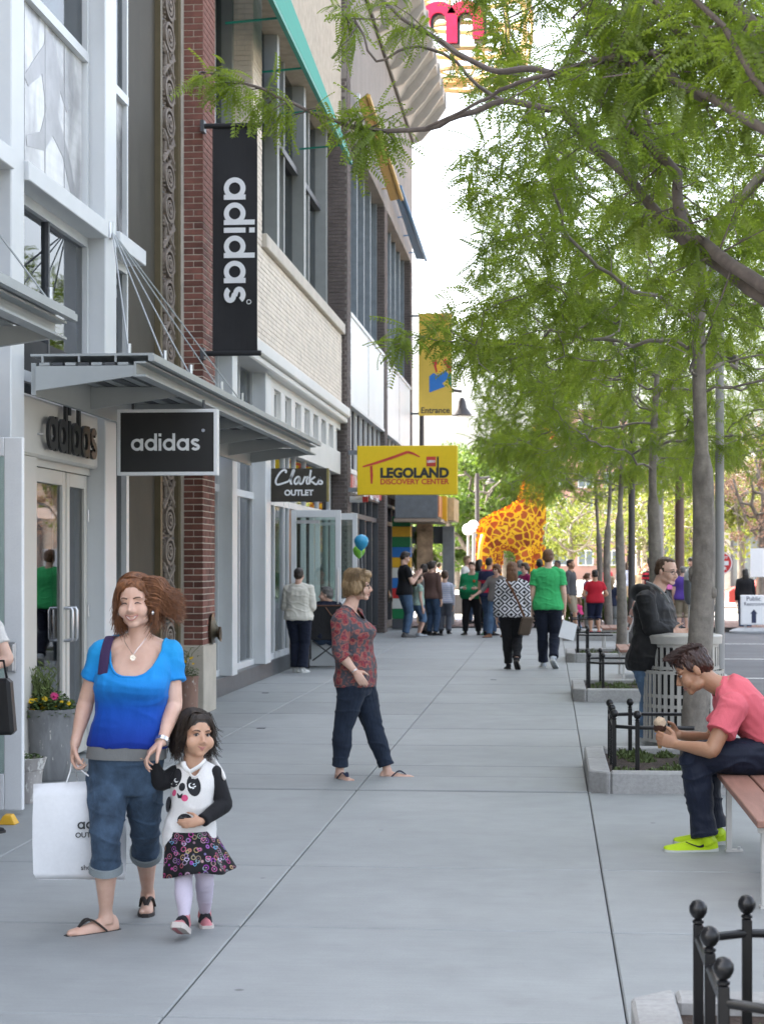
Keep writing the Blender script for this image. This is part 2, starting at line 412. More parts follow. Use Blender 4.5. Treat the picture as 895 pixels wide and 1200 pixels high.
# photo posters behind the upper glass: pale figures, printed flat
def poster_mat(name, seed, lo=.20, hi=.62):
    m, t, b, o = newmat(name); v = coords(t, 'pos', (1, 1.0, .7))
    mp = nn(t, 'ShaderNodeMapping'); mp.inputs['Location'].default_value = (seed, seed * 2.3, seed); t.links.new(v, mp.inputs[0])
    n1 = noise(t, mp.outputs[0], 1.5, 2, .5, .6); n2 = noise(t, mp.outputs[0], 5, 4, .6, .4)
    w = nn(t, 'ShaderNodeTexWave'); w.bands_direction = 'Z'; w.inputs['Scale'].default_value = 4; w.inputs['Distortion'].default_value = 1; t.links.new(mp.outputs[0], w.inputs['Vector'])
    c = ramp(t, n1, [(.40, (lo, lo, lo * 1.03)), (.47, (hi * .7,) * 3), (.52, (hi, hi, hi))])
    c = mixc(t, .25, c, ramp(t, n2, [(.4, (lo,) * 3), (.6, (hi,) * 3)]))
    c = mixc(t, ramp(t, w.outputs['Fac'], [(.5, (0, 0, 0)), (.9, (.12, .12, .12))]), c, (lo, lo, lo))
    t.links.new(c, b.inputs['Base Color']); b.inputs['Roughness'].default_value = .25; return m
pm1 = poster_mat('poster_print', 3.1, .26, .66); pm2 = poster_mat('poster_print_dark', 7.7, .05, .42)
skin_print = M('printed_grey', (.30, .30, .315), .3, var=.2, scale=4); skin_print_d = M('printed_dark_grey', (.13, .13, .14), .3, var=.3, scale=4)
for (y0, y1, pm, sp) in ((9.64, 12.51, pm1, skin_print), (12.91, 15.19, pm1, skin_print), (15.72, 16.65, pm2, skin_print_d)):
    po = MB().box(GX - .006, GX + .002, y0, y1, 4.53, 5.80).build('window_poster', pm, A)
    # the printed running figure, flat ink on the sheet
    w = y1 - y0; yc = y0 + w * .55
    fig = [(-.05, .98), (.06, 1.0), (.10, .90), (.16, .84), (.30, .62), (.26, .58), (.16, .68), (.13, .50), (.30, .30), (.42, .02), (.34, .02), (.20, .26), (.05, .34), (-.06, .20), (-.30, .14), (-.31, .20), (-.12, .30), (-.04, .48), (-.10, .68), (-.28, .52), (-.34, .56), (-.14, .80), (-.07, .88)]
    MB().prism([(yc + a * w * .9, 4.56 + c * 1.2) for a, c in fig], 'x', GX + .003, GX + .0045).build('printed_figure', sp, po)
    for k in range(1, 4):
        MB().box(GX + .002, GX + .006, y0 + w * k / 4 - .004, y0 + w * k / 4 + .004, 4.54, 5.79).build('poster_seam', skin_print, po)
# sign panel, shop door
MB().box(GX - .02, -3.78, 12.90, 15.27, 2.39, 2.84).build('sign_panel', cream_panel, A, bevel=.02)
MB().box(GX - .02, -3.80, 12.90, 13.48, 0.02, 2.388).build('door_jamb', cream_panel, A, bevel=.006)
MB().box(GX - .02, GX + .0, 12.9, 15.27, 2.842, 2.948).build('transom_glass', glass, A)
def shop_door(y0, y1, hinge):
    d = MB()
    x0, x1 = GX - .03, GX + .03
    for a in ((y0, y0 + .09), (y1 - .09, y1)): d.box(x0, x1, a[0], a[1], .03, 2.33)
    d.box(x0, x1, y0 + .091, y1 - .091, .03, .28); d.box(x0, x1, y0 + .091, y1 - .091, 2.22, 2.33)
    o = d.build('door', cream_panel, A, bevel=.004)
    MB().box(GX - .006, GX + .006, y0 + .09, y1 - .09, .28, 2.22).build('door_pane', glass, o)
    yh = y0 + .05 if hinge else y1 - .05
    MB().tube([(x1, yh, .98), (x1 + .06, yh, .98), (x1 + .07, yh, 1.0), (x1 + .07, yh, 1.22), (x1 + .06, yh, 1.24), (x1, yh, 1.24)], .013, 8).build('door_handle', chrome, o, smooth=True)
    for z in (.35, 1.15, 1.95):
        yy = y1 + .012 if hinge else y0 - .012
        MB().tube([(x1 + .004, yy, z), (x1 + .004, yy, z + .1)], .012, 8).build('hinge', chrome, o, smooth=True)
shop_door(13.52, 14.56, False); shop_door(14.60, 15.26, True)
MB().box(GX - .04, GX + .05, 13.48, 15.27, 2.335, 2.389).build('door_head', cream_panel, A)
# window between the second mullion and the bronze panel, ground floor and upper
MB().box(GX - .01, GX, 15.7, 16.62, .05, 2.94).build('window_pane', glass, A)
MB().box(GX - .05, GX + .05, 16.62, 16.72, .02, 2.949).build('window_stile', alu, A)
MB().box(-4.0, -3.93, 17.22, 18.2, .02, 9.2).build('bronze_panel', bronze, A)
MB().box(-4.0, -3.86, 16.721, 17.22, .02, 9.2).build('bronze_panel', bronze, A)
for y0, y1 in ((18.2, 18.29), (19.10, 19.22)): MB().box(-4.0, -3.87, y0, y1, .02, 9.2).build('gold_trim', gold, A)
orn = MB().box(-4.0, -3.915, 18.30, 19.09, .02, 9.2).build('ornament_panel', relief_m, A)
def orn_unit():
    mb = MB(); n = 26
    def ring(cy, cz, r, w, h=.030, sz=1.0):
        R = []
        for k in range(n + 1):
            a = 2 * pi * k / n; c, s_ = cos(a), sin(a) * sz
            R.append([(0, cy + (r - w / 2) * c, cz + (r - w / 2) * s_), (h, cy + (r - w / 2) * c, cz + (r - w / 2) * s_), (h, cy + (r + w / 2) * c, cz + (r + w / 2) * s_), (0, cy + (r + w / 2) * c, cz + (r + w / 2) * s_)])
        mb.rings(R, caps=False)
    for cz in (.16, .72):
        ring(0, cz, .21, .05, .045, .62); ring(.02, cz, .12, .04, .038, .62); ring(0, cz, .05, .03, .05, .7)
    for s in (-1, 1):                         # crossing leaves between the spirals
        pts = [(-.24 * s, .27), (-.20 * s, .34), (0, .44), (.20 * s, .54), (.24 * s, .61)]
        mb.tube([(.022, a, c) for a, c in pts], [.012, .034, .022, .034, .012], 6)
        pts = [(.02 * s, .30), (.17 * s, .40), (.17 * s, .48), (.02 * s, .58)]
        mb.tube([(.02, a, c) for a, c in pts], [.012, .022, .022, .012], 6)
        for k in range(9):                    # gear teeth on the half wheels at the edges
            a = radians(-80 + 20 * k); cy = .37 * s
            for cz in (.0, .44):
                mb.box(.0, .026, cy - s * .20 * cos(a) - .012, cy - s * .20 * cos(a) + .012, cz + .13 * sin(a) - .011, cz + .13 * sin(a) + .011)
    return mb
ou = None
for k in range(11):
    z = .12 + .88 * k
    if z > 8.4: break
    if ou is None: o = orn_unit().build('ornament_relief', relief_m, orn, smooth=True); ou = o.data
    else: o = link('ornament_relief', ou, orn)
    o.location = (-3.915, 18.695, z)
    MB().box(-3.916, -3.911, 18.301, 19.089, z - .03, z - .012).build('panel_joint', dark_steel, orn)
# brick pier: single bricks in courses on a limestone foot
PX0, PX1, PY0, PY1 = -3.86, -3.64, 19.25, 19.96
pier = MB().box(PX0 - .3, PX1 - .008, PY0 + .008, PY1 - .008, .72, 9.6).build('brick_pier', mortar, A)
MB().box(PX0 - .32, PX1 + .012, PY0 - .012, PY1 + .012, 0.0, .725).build('pier_foot', limestone, A, bevel=.008)
BH, JT = .0572, .0105
def brick_mesh(dx, dy):
    e = .003
    return MB().rings([[(x, y, z) for x, y in ((a, a), (dx - a, a), (dx - a, dy - a), (a, dy - a))] for a, z in ((e, 0), (0, e), (0, BH - e), (e, BH))])
bm_cache = {}
def put_brick(x, y, z, dx, dy, parent, mat, name='brick'):
    k = (round(dx, 3), round(dy, 3), mat.name)
    if k not in bm_cache: o = brick_mesh(dx, dy).build(name, mat, parent); bm_cache[k] = o.data
    else: o = link(name, bm_cache[k], parent)
    o.location = (x + random.uniform(-.0015, .0015), y + random.uniform(-.0015, .0015), z); return o
nb = 0; rest = MB()
for k in range(132):
    z = .735 + k * (BH + JT)
    if z > 9.5: break
    if k % 2 == 0:
        L = [(PX1 - .203, PY0, .203, .095)] + [(PX1 - .095, PY0 + .105 + q * .2033, .095, .193) for q in range(3)]
    else:
        L = [(PX1 - .095, PY0, .095, .193), (PX1 - .203, PY0, .098, .095)] + [(PX1 - .095, PY0 + .2033, .095, .193), (PX1 - .095, PY0 + .4067, .095, .193), (PX1 - .095, PY0 + .61, .095, .095)]
    for (x, y, dx, dy) in L:
        if z < 7.6 and nb < 298 and not (z > 7.6): put_brick(x, y, z, dx, dy, pier, brick_m); nb += 1
        else:
            rest.box(x, x + dx, y, y + dy, z, z + BH)
if rest.v: tag(rest.build('brick_courses', brick_m, pier), kind='stuff')
# open door leaf at the near edge of the picture
yl = 11.5
d = MB()
d.box(-3.45, -3.33, yl - .025, yl + .025, .03, 2.40); d.box(-4.20, -4.08, yl - .025, yl + .025, .03, 2.40)
d.box(-4.079, -3.451, yl - .025, yl + .025, .03, .26); d.box(-4.079, -3.451, yl - .025, yl + .025, 2.28, 2.40)
od = d.build('door', white_l, A, bevel=.005)
MB().box(-4.08, -3.45, yl - .006, yl + .006, .26, 2.28).build('door_pane', glass_clear, od)
hz = fZ(770, -3.39, yl)
hb = MB(); hb.box(-3.425, -3.365, yl - .055, yl - .026, hz - .095, hz + .095); hb.box(-3.42, -3.37, yl - .085, yl - .056, hz - .01, hz + .085)
hb.box(-3.415, -3.375, yl - .075, yl - .056, hz - .088, hz - .02)
hb.build('door_handle', chrome, od, bevel=.006)
MB().box(-3.39, -3.35, yl + .026, yl + .07, 2.36, 2.39).build('door_stop_arm', dark_steel, od)
# canopies
def canopy(y0, y1, cab):
    Xo, Xi = -2.80, MX + .035
    c = MB().box(Xi, Xo, y0, y1, 3.075, 3.092).build('canopy', steel, A)
    MB().box(Xo - .03, Xo + .012, y0 - .01, y1 + .01, 3.035, 3.0745).build('fascia', steel, c)
    MB().prism([(Xo - .135, 2.925), (Xo - .05, 2.925), (Xo - .05, 2.94), (Xo - .12, 2.94), (Xo - .12, 3.02), (Xo - .05, 3.02), (Xo - .05, 3.033), (Xo - .135, 3.033)], 'y', y0, y1).build('edge_channel', steel, c)
    MB().box(Xi, Xi + .035, y0 + .02, y1 - .02, 2.80, 3.03).build('wall_channel', steel, c)
    n = max(2, round((y1 - y0) / 1.58))
    for k in range(n + 1):
        y = y0 + (y1 - y0 - .05) * k / n
        MB().prism([(Xi + .036, 2.83), (Xo - .136, 2.93), (Xo - .136, 3.005), (Xi + .036, 3.005)], 'y', y, y + .05).build('cross_beam', steel, c)
    ns = 7; sm = None
    for k in range(ns):
        x = Xi + .06 + k * (Xo - Xi - .22) / ns
        MB().box(x, x + .075, y0 + .01, y1 - .01, 3.010, 3.030).build('deck_slat', dark_steel if k % 2 else steel, c)
    for k in range(4):
        x = Xi + .08 + k * .265
        for yy in (y0, y1 - .012): MB().box(x, x + .014, yy, yy + .012, 3.031, 3.0745).build('stiffener', steel, c)
    for (a, b) in cab:
        MB().tube([a, b], .0065, 6).build('stay_cable', steel, c, smooth=True)
        MB().tube([Vector(b) + Vector((0, 0, -.03)), Vector(b) + Vector((0, 0, .09))], .016, 8).build('cable_clevis', chrome, c, smooth=True)
at = (MX + .02, 15.45, 4.42)
canopy(12.9, 22.5, [(at, (-3.05, 13.25, 3.11)), (at, (-2.88, 13.7, 3.11)), (at, (-2.88, 14.7, 3.11)), (at, (-2.88, 16.1, 3.11)), (at, (-2.88, 17.2, 3.11))])
canopy(4.2, 10.75, [((MX + .02, 9.45, 4.42), (-2.95, 8.8, 3.11)), ((MX + .02, 9.45, 4.42), (-2.88, 10.5, 3.11))])
MB().tube([(MX, 15.45, 4.36), (MX, 15.45, 4.50)], .045, 10).build('cable_anchor', chrome, A, smooth=True)
# channel letters standing off the sign panel
lt, wl = geo_letters(.09)
zc = fZ(510, -3.70, 14.3); sc_ = .30
sg = thing('wall_sign', 'deep black standing letters on the cream panel above the shop door', 'sign', (-3.74, 14.2, zc))
place(lt, Mat4((-3.74, 14.25, zc - .03), pi / 2, sc_ * .86)); lt.build('channel_letters', black_m, sg)
for k in range(7): MB().tube([(-3.779, 13.42 + .27 * k, zc - .05), (-3.735, 13.42 + .27 * k, zc - .05)], .008, 6).build('stand_off', chrome, sg)

# ---------- B: the cream brick shop building
B = thing('cream_building', 'cream brick shop building with white cornice and a row of small square windows', 'building', (-4.2, 27, 0))
def courses(mb, X, y0, y1, z0, z1, L=.215, H=.0677, t=.012, j=.010, seed=1, face='x'):
    """brick courses on a wall face: X is the wall plane ('x': wall along Y facing +X; 'y': wall along X facing -Y)"""
    r = random.Random(seed); k = 0; z = z0
    while z + H <= z1 + 1e-6:
        y = y0 - (L / 2 if k % 2 else 0)
        while y < y1:
            a, b = max(y, y0), min(y + L - j, y1)
            if b - a > .03:
                p = t + r.uniform(-.0025, .0025)
                if face == 'x': mb.add([(X, a, z), (X, b, z), (X, b, z + H - j), (X, a, z + H - j), (X + p, a, z), (X + p, b, z), (X + p, b, z + H - j), (X + p, a, z + H - j)], [(4, 5, 6, 7), (0, 4, 7, 3), (0, 1, 5, 4), (3, 7, 6, 2)])
                else: mb.add([(a, X, z), (b, X, z), (b, X, z + H - j), (a, X, z + H - j), (a, X - p, z), (b, X - p, z), (b, X - p, z + H - j), (a, X - p, z + H - j)], [(4, 7, 6, 5), (0, 3, 7, 4), (0, 4, 5, 1), (3, 2, 6, 7), (1, 5, 6, 2)])
            y += L
        z += H; k += 1
    return mb
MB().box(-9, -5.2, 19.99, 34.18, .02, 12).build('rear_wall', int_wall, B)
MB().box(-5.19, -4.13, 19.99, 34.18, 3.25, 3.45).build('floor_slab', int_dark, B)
pl = MB().box(-4.6, -3.92, 19.98, 27.9, 0.0, .22).build('plinth', plinth_m, B, bevel=.005)
WX = -4.06
for (y0, y1, x1) in ((22.30, 22.66, -3.85), (24.95, 25.42, -3.85)):
    MB().box(-4.2, x1, y0, y1, .221, 4.57).build('white_pier', alu, B, bevel=.006)
for (y0, y1) in ((20.0, 22.29), (22.67, 24.94)):
    MB().box(WX - .04, WX + .05, y0, y1, .221, .30).build('window_sill', alu, B)
    MB().box(WX - .04, WX + .05, y0, y1, 2.47, 2.56).build('transom', alu, B)
    MB().box(WX - .04, WX + .05, y0, y1, 4.45, 4.57).build('window_head', alu, B)
    for yy in (y0, (y0 + y1) / 2 - .02, y1 - .05): MB().box(WX - .03, WX + .04, yy, yy + .045, .301, 2.469).build('window_stile', alu, B); MB().box(WX - .03, WX + .04, yy, yy + .045, 2.561, 4.449).build('window_stile', alu, B)
    MB().box(WX - .01, WX, y0 + .02, y1 - .02, .30, 2.47).build('window_pane', glass, B); MB().box(WX - .01, WX, y0 + .02, y1 - .02, 2.56, 4.45).build('window_pane', glass, B)
MB().box(-4.6, -4.2, 20.0, 25.2, .24, 2.4).build('window_blind', curtain, B)
yel = M('yellow_reflection', (.72, .50, .02), .5, var=.08); redp = M('red_print', (.52, .05, .04), .5, var=.08)
MB().box(-4.12, -4.11, 22.7, 24.9, 2.60, 2.82).build('reflection_strip', yel, B)  # both yellow strips paint in a reflection on the glass above the transom
MB().box(-4.12, -4.11, 25.5, 28.2, 2.60, 2.82).build('reflection_strip', yel, B)
# glazing by the entrance
for yy in (25.43, 26.4, 27.4, 27.9): MB().box(-4.03, -3.95, yy, yy + .06, .22 if yy < 27.8 else .02, 3.25).build('window_stile', alu, B)
MB().box(-3.995, -3.985, 25.49, 27.9, .31, 2.43).build('window_pane', glass_clear, B)
MB().box(-4.03, -3.95, 25.49, 27.9, .221, .309).build('window_sill', alu, B)
MB().box(-4.03, -3.955, 25.49, 33.9, 2.435, 2.53).build('transom', alu, B)
for yy in (29.8, 30.9, 32.8, 33.85): MB().box(-4.03, -3.95, yy, yy + .06, .02, 2.434).build('window_stile', alu, B)
for yy in (28.6, 29.8, 31.5, 33.2): MB().box(-4.03, -3.95, yy, yy + .05, 2.531, 3.25).build('window_stile', alu, B)
MB().box(-3.995, -3.985, 25.49, 33.9, 2.53, 3.24).build('window_pane', glass, B)
MB().box(-3.995, -3.985, 30.96, 32.8, .03, 2.43).build('window_pane', glass_clear, B)
# two shop doors standing open across the pavement
def open_leaf(y, x0, x1, h):
    d = MB()
    d.box(x0, x0 + .085, y - .025, y + .025, .03, h); d.box(x1 - .085, x1, y - .025, y + .025, .03, h)
    d.box(x0 + .0855, x1 - .0855, y - .025, y + .025, .03, .28); d.box(x0 + .0855, x1 - .0855, y - .025, y + .025, h - .11, h)
    d.box(x0 + .0855, x1 - .0855, y - .025, y + .025, .90, 1.0)
    o = d.build('door', alu, B, bevel=.004)
    MB().box(x0 + .08, x1 - .08, y - .005, y + .005, 1.0, h - .1).build('door_pane', glass_clear, o)
    MB().box(x0 + .08, x1 - .08, y - .012, y + .012, .28, .9).build('door_kick_panel', alu, o)
    MB().bar((x0 + .1, y - .05, h - .18), (x0 + .45, y - .05, h - .18), .03, .05).build('door_closer', chrome, o)
    MB().tube([(x1 - .04, y - .03, .95), (x1 - .04, y - .07, .97), (x1 - .04, y - .07, 1.5), (x1 - .04, y - .03, 1.52)], .013, 8).build('door_handle', chrome, o, smooth=True)
open_leaf(28.05, -3.94, -3.17, 2.41); open_leaf(30.95, -3.94, -3.22, 2.44)
# band of small windows, cornice, cream wall
MB().box(-4.15, -3.87, 25.43, 34.15, 3.25, 3.66).build('white_band', white_trim, B)
MB().box(-4.15, -3.87, 25.43, 34.15, 4.07, 4.199).build('white_band', white_trim, B)
sw = [25.43 + 1.09 * k for k in range(9)]
for k in range(8):
    y0 = 25.43 + k * 1.085; MB().box(-4.15, -3.87, y0, y0 + .42, 3.661, 4.069).build('band_post', white_trim, B)
    f = MB(); f.box(-4.0, -3.93, y0 + .42, y0 + .47, 3.661, 4.069); f.box(-4.0, -3.93, y0 + 1.035, y0 + 1.085, 3.661, 4.069); f.box(-4.0, -3.93, y0 + .47, y0 + 1.035, 3.661, 3.70); f.box(-4.0, -3.93, y0 + .47, y0 + 1.035, 4.03, 4.069)
    w = f.build('window', white_trim, B)
    MB().box(-3.975, -3.965, y0 + .46, y0 + 1.04, 3.69, 4.04).build('pane', glass_hi, w)
MB().box(-4.15, -3.74, 20.0, 34.18, 4.20, 4.30).build('cornice', white_trim, B, bevel=.02)
MB().box(-4.15, -3.69, 20.0, 34.17, 4.301, 4.48).build('cornice', white_trim, B, bevel=.02)
wall = MB().box(-4.15, -3.862, 20.0, 34.18, 4.481, 5.85).build('cream_wall', cream_mortar, B)
tag(courses(MB(), -3.862, 20.0, 34.17, 4.485, 5.85, seed=2).build('cream_brick', cream_brick, wall, fix=False), kind='stuff')
MB().box(-4.5, -3.78, 24.62, 34.17, 5.851, 6.04).build('stone_sill', limestone, B, bevel=.01)
pier2 = MB().box(-4.6, -3.862, 23.862, 24.6, 5.85, 11.9).build('cream_pier', cream_mortar, B)
q = courses(MB(), -3.862, 23.87, 24.6, 5.86, 11.9, seed=4); courses(q, 23.862, -4.6, -3.862, 5.86, 11.9, seed=5, face='y'); tag(q.build('cream_brick', cream_brick, pier2, fix=False), kind='stuff')
grey_fr = M('grey_window_frame', (.27, .285, .275), .45, var=.05)
MB().box(-4.32, -4.30, 24.62, 34.17, 6.04, 9.6).build('window_pane', glass_hi, B)
for k in range(7):
    y = 24.64 + k * 1.53; MB().box(-4.36, -4.10 if k % 2 == 0 else -4.22, y, y + (.22 if k % 2 == 0 else .10), 6.041, 9.6).build('window_stile', grey_fr, B)
MB().box(-4.36, -4.20, 24.62, 34.17, 8.1, 8.2).build('transom', dark_steel, B)
MB().box(-4.26, -4.24, 20.0, 23.85, 5.86, 9.6).build('window_pane', glass_hi, B)
for y in (20.02, 21.2, 22.4, 23.7): MB().box(-4.28, -4.1, y, y + .13, 5.86, 9.6).build('window_stile', grey_fr, B)
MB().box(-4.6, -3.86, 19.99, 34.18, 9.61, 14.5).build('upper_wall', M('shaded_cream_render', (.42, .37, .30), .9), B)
# ---------- C: the dark brick attraction building
D = thing('brick_building', 'dark brick building with white metal panels, tall windows and a scalloped roof edge', 'building', (-4.2, 42, 0))
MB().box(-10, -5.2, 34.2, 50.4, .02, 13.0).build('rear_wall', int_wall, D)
def dk_pier(y0, y1, x1, x0, z1, seed):
    p = MB().box(x0, x1 - .012, y0 + .012, y1, .01, z1).build('brick_pier', dk_mortar, D)
    q = courses(MB(), x1 - .012, y0 + .012, y1, .01, z1, seed=seed); courses(q, y0 + .012, x0, x1 - .012, .01, z1, seed=seed + 1, face='y')
    tag(q.build('dark_brick', dk_brick, p, fix=False), kind='stuff')
dk_pier(34.2, 34.82, -3.75, -4.75, 13.0, 11); dk_pier(42.05, 42.8, -3.75, -4.3, 9.8, 13); dk_pier(50.0, 50.6, -3.75, -4.3, 9.8, 15)
for (y0, y1) in ((34.83, 42.04), (42.81, 49.99)):
    MB().box(-4.3, -3.77, y0, y1, 4.66, 6.30).build('white_panel', white_metal_panel, D)
    MB().box(-4.3, -3.75, y0, y1, 4.60, 4.66).build('panel_trim', alu, D); MB().box(-4.3, -3.74, y0, y1, 6.301, 6.37).build('panel_trim', alu, D)
    MB().box(-3.769, -3.764, (y0 + y1) / 2 - .006, (y0 + y1) / 2 + .006, 4.67, 6.29).build('panel_seam', dark_steel, D)
    MB().box(-4.12, -4.10, y0, y1, 6.37, 9.79).build('window_pane', glass_hi, D)
    n = 5
    for k in range(n + 1):
        y = y0 + (y1 - y0 - .12) * k / n; MB().box(-4.14, -3.93, y, y + .12, 6.371, 9.79).build('window_stile', M('blue_grey_frame', (.20, .235, .26), .4), D)
    MB().box(-4.1, -4.09, y0, y1, 3.42, 4.599).build('window_pane', glass_hi, D)
    for k in range(15):
        y = y0 + (y1 - y0 - .1) * k / 14; MB().box(-4.08, -3.86, y, y + .10, 3.42, 4.599).build('window_fin', dark_steel if k % 2 else alu, D)
    MB().box(-4.2, -3.80, y0, y1, 3.33, 3.419).build('panel_trim', alu, D)
    MB().box(-4.0, -3.98, y0, y1, .05, 2.9).build('window_pane', glass, D)
    MB().box(-4.05, -3.93, y0, y1, 2.52, 2.62).build('transom', dark_steel, D)
    MB().box(-4.05, -3.93, y0, y1, .02, .2).build('window_sill', dark_steel, D)
    for k in range(6):
        y = y0 + (y1 - y0 - .1) * k / 5; MB().box(-4.05, -3.90, y, y + .10, .201, 2.519).build('window_stile', dark_steel, D); MB().box(-4.05, -3.90, y, y + .10, 2.621, 2.95).build('window_stile', dark_steel, D)
    MB().box(-4.05, -3.88, y0, y1, 2.951, 3.02).build('transom', dark_steel, D)
MB().box(-10, -3.76, 34.2, 50.6, 9.8, 13.1).build('stucco_wall', stucco, D)
MB().box(-10, -3.70, 34.2, 50.62, 13.101, 13.2).build('brown_trim', bronze, D)
for k in range(6): MB().box(-3.759, -3.70, 36 + 2.7 * k, 36.12 + 2.7 * k, 10.6, 10.8).build('wall_light', alu, D)
# red strip sign in the first bay, warm display behind the glass
MB().box(-4.0, -3.82, 34.85, 42.0, 3.03, 3.32).build('red_sign_band', M('red_sign_face', (.50, .05, .05), .5), D)
cols = {'green': (.01, .17, .06), 'yellow': (.72, .40, .02), 'blue': (.02, .16, .48), 'white': (.62, .62, .58), 'red': (.50, .03, .03)}
blk = {k: M('plastic_' + k, v, .3, var=.05) for k, v in cols.items()}
lamp_o = newmat('orange_display'); 
lamp_o[2].inputs['Base Color'].default_value = (.8, .35, .05, 1); lamp_o[2].inputs['Emission Color'].default_value = (1, .42, .08, 1); lamp_o[2].inputs['Emission Strength'].default_value = .55
MB().box(-4.6, -4.55, 35.2, 36.8, 1.9, 2.5).build('lit_display', lamp_o[0], D)
MB().box(-4.6, -4.55, 37.4, 38.4, 1.9, 2.5).build('lit_display', lamp_o[0], D)
# scalloped roof edge: folded ribs fanning out from the wall head
rib_l = M('roof_edge_pale', (.36, .335, .30), .6, var=.05); rib_d = rib_l
mb = MB(); n = 11; y0, y1 = 34.0, 50.7
for k in range(n):
    a = y0 + (y1 - y0) * k / n; b = y0 + (y1 - y0) * (k + 1) / n; m_ = 10
    R = []
    for q in range(m_ + 1):
        f = q / m_; y = a + (b - a) * f; h = sin(pi * f) ** .8
        R.append([(-3.72, y, 13.2), (-3.55 + .05 * h, y, 13.45 + .30 * h), (-3.25 + .02 * h, y, 13.8 + .42 * h), (-2.88, y, 14.2 + .05 * h), (-2.86, y, 14.5), (-3.72, y, 14.5)])
    mb2 = MB().rings(R); mb2.build('roof_scallop', rib_l, D, smooth=True)
    MB().prism([(-3.70, 13.14), (-3.5, 13.22), (-3.2, 13.55), (-2.82, 14.1), (-2.82, 14.52), (-3.7, 14.52)], 'y', b - .05, b + .05).build('roof_rib', rib_l, D)
# awnings
def awning(pts, col, name, rods=4):
    m = M(name, col, .5, var=.06)
    a, b, c, d_ = [Vector(p) for p in pts]        # inner near, outer near, outer far, inner far
    n = (b - a).cross(d_ - a).normalized() * .03
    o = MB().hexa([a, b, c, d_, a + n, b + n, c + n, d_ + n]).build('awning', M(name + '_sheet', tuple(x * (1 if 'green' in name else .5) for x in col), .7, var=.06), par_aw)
    for k in range(rods):
        f = (k + .5) / rods; p = b.lerp(c, f); q = Vector((-4.0, p.y, p.z - .05))
        MB().bar(q, p, .025).build('awning_rod', m, o)
    MB().bar(b - Vector((0, 0, .03)), c - Vector((0, 0, .03)), .06).build('awning_edge', m, o)
par_aw = B
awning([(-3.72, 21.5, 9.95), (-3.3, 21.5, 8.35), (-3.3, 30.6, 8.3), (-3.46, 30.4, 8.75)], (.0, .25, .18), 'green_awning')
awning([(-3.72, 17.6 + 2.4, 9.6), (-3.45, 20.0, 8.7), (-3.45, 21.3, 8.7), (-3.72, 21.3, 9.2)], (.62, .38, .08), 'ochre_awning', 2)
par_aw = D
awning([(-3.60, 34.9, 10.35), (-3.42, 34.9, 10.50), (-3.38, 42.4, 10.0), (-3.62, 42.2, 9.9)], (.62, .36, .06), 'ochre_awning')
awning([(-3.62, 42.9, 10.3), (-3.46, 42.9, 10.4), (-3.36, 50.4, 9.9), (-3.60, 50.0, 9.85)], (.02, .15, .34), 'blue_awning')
# entrance: striped pylon, grey canopy box with poster faces
E = thing('entrance_porch', 'shop entrance with a pylon of coloured stripes under a grey canopy box', 'entrance', (-3.4, 44.5, 0))
st = ['base', 'green', 'white', 'red', 'blue', 'white', 'yellow', 'blue', 'green', 'yellow', 'green']
z = .02
for k, s_ in enumerate(st):
    h = .24 if k == 0 else .247
    MB().box(-3.77, -3.33, 44.3, 44.75, z, z + h - .006).build('stripe_block', dark_steel if s_ == 'base' else blk[s_], E, bevel=.004); z += h
MB().box(-3.74, -3.36, 44.33, 44.72, .02, 2.66).build('pylon_core', dark_steel, E)
MB().box(-3.64, -2.63, 43.5, 46.4, 2.66, 3.22).build('canopy_box', M('slate_grey_panel', (.15, .165, .18), .5), E, bevel=.01)
MB().box(-3.66, -2.55, 43.45, 46.5, 2.58, 2.655).build('canopy_soffit', M('warm_soffit', (.34, .26, .20), .5), E)
MB().box(-2.625, -2.60, 43.6, 44.9, 2.70, 3.20).build('poster_face', M('orange_poster', (.62, .20, .06), .5, var=.35, scale=5), E)
MB().box(-2.625, -2.50, 44.95, 45.5, 2.62, 3.24).build('yellow_fin', blk['yellow'], E)
MB().box(-2.625, -2.35, 45.6, 48.0, 2.66, 3.22).build('poster_face', M('pale_poster', (.60, .42, .22), .5, var=.25, scale=5), E)
MB().box(-3.3, -2.9, 46.0, 46.05, .1, 2.57).build('poster_panel', M('gloss_poster', (.50, .34, .22), .25, var=.4, scale=4), E)
MB().box(-2.75, -2.45, 47.6, 47.9, .02, 2.55).build('grey_post', M('grey_post_paint', (.26, .27, .28), .5), E)
MB().box(-3.75, -2.75, 47.75, 47.85, 2.1, 2.55).build('dark_lintel', dark_steel, E)
bell_m = M('dark_bronze', (.10, .085, .06), .35, metal=.7)
def hose_bell(px, py, X, sc):
    y = fY(px, X); z = fZ(py, X, y)
    b = thing('wall_bell', 'oval bronze hose connection on the brick pier above its stone foot' if sc > .9 else 'small dark bronze connection on the far dark brick pier', 'wall fitting', (X, y, z))
    mb = MB(); mb.rings([[(X + a, y + r * .8 * sc * cos(t) * .16, z + dz + r * sc * .16 * sin(t)) for t in [2 * pi * k / 16 for k in range(16)]] for a, r, dz in ((0, 1, 0), (.025 * sc, 1.05, 0), (.04 * sc, .72, 0), (.065 * sc, .42, -.02), (.09 * sc, .46, -.05), (.11 * sc, .52, -.06), (.105 * sc, .3, -.06))])
    mb.build('bell', bell_m, b, smooth=True)
    MB().box(X - .001, X + .012, y - .1 * sc, y + .1 * sc, z - .1 * sc, z + .1 * sc).build('back_plate', bell_m, b)
hose_bell(247, 737, -3.635, 1.0); hose_bell(455, 699, -3.735, .9)
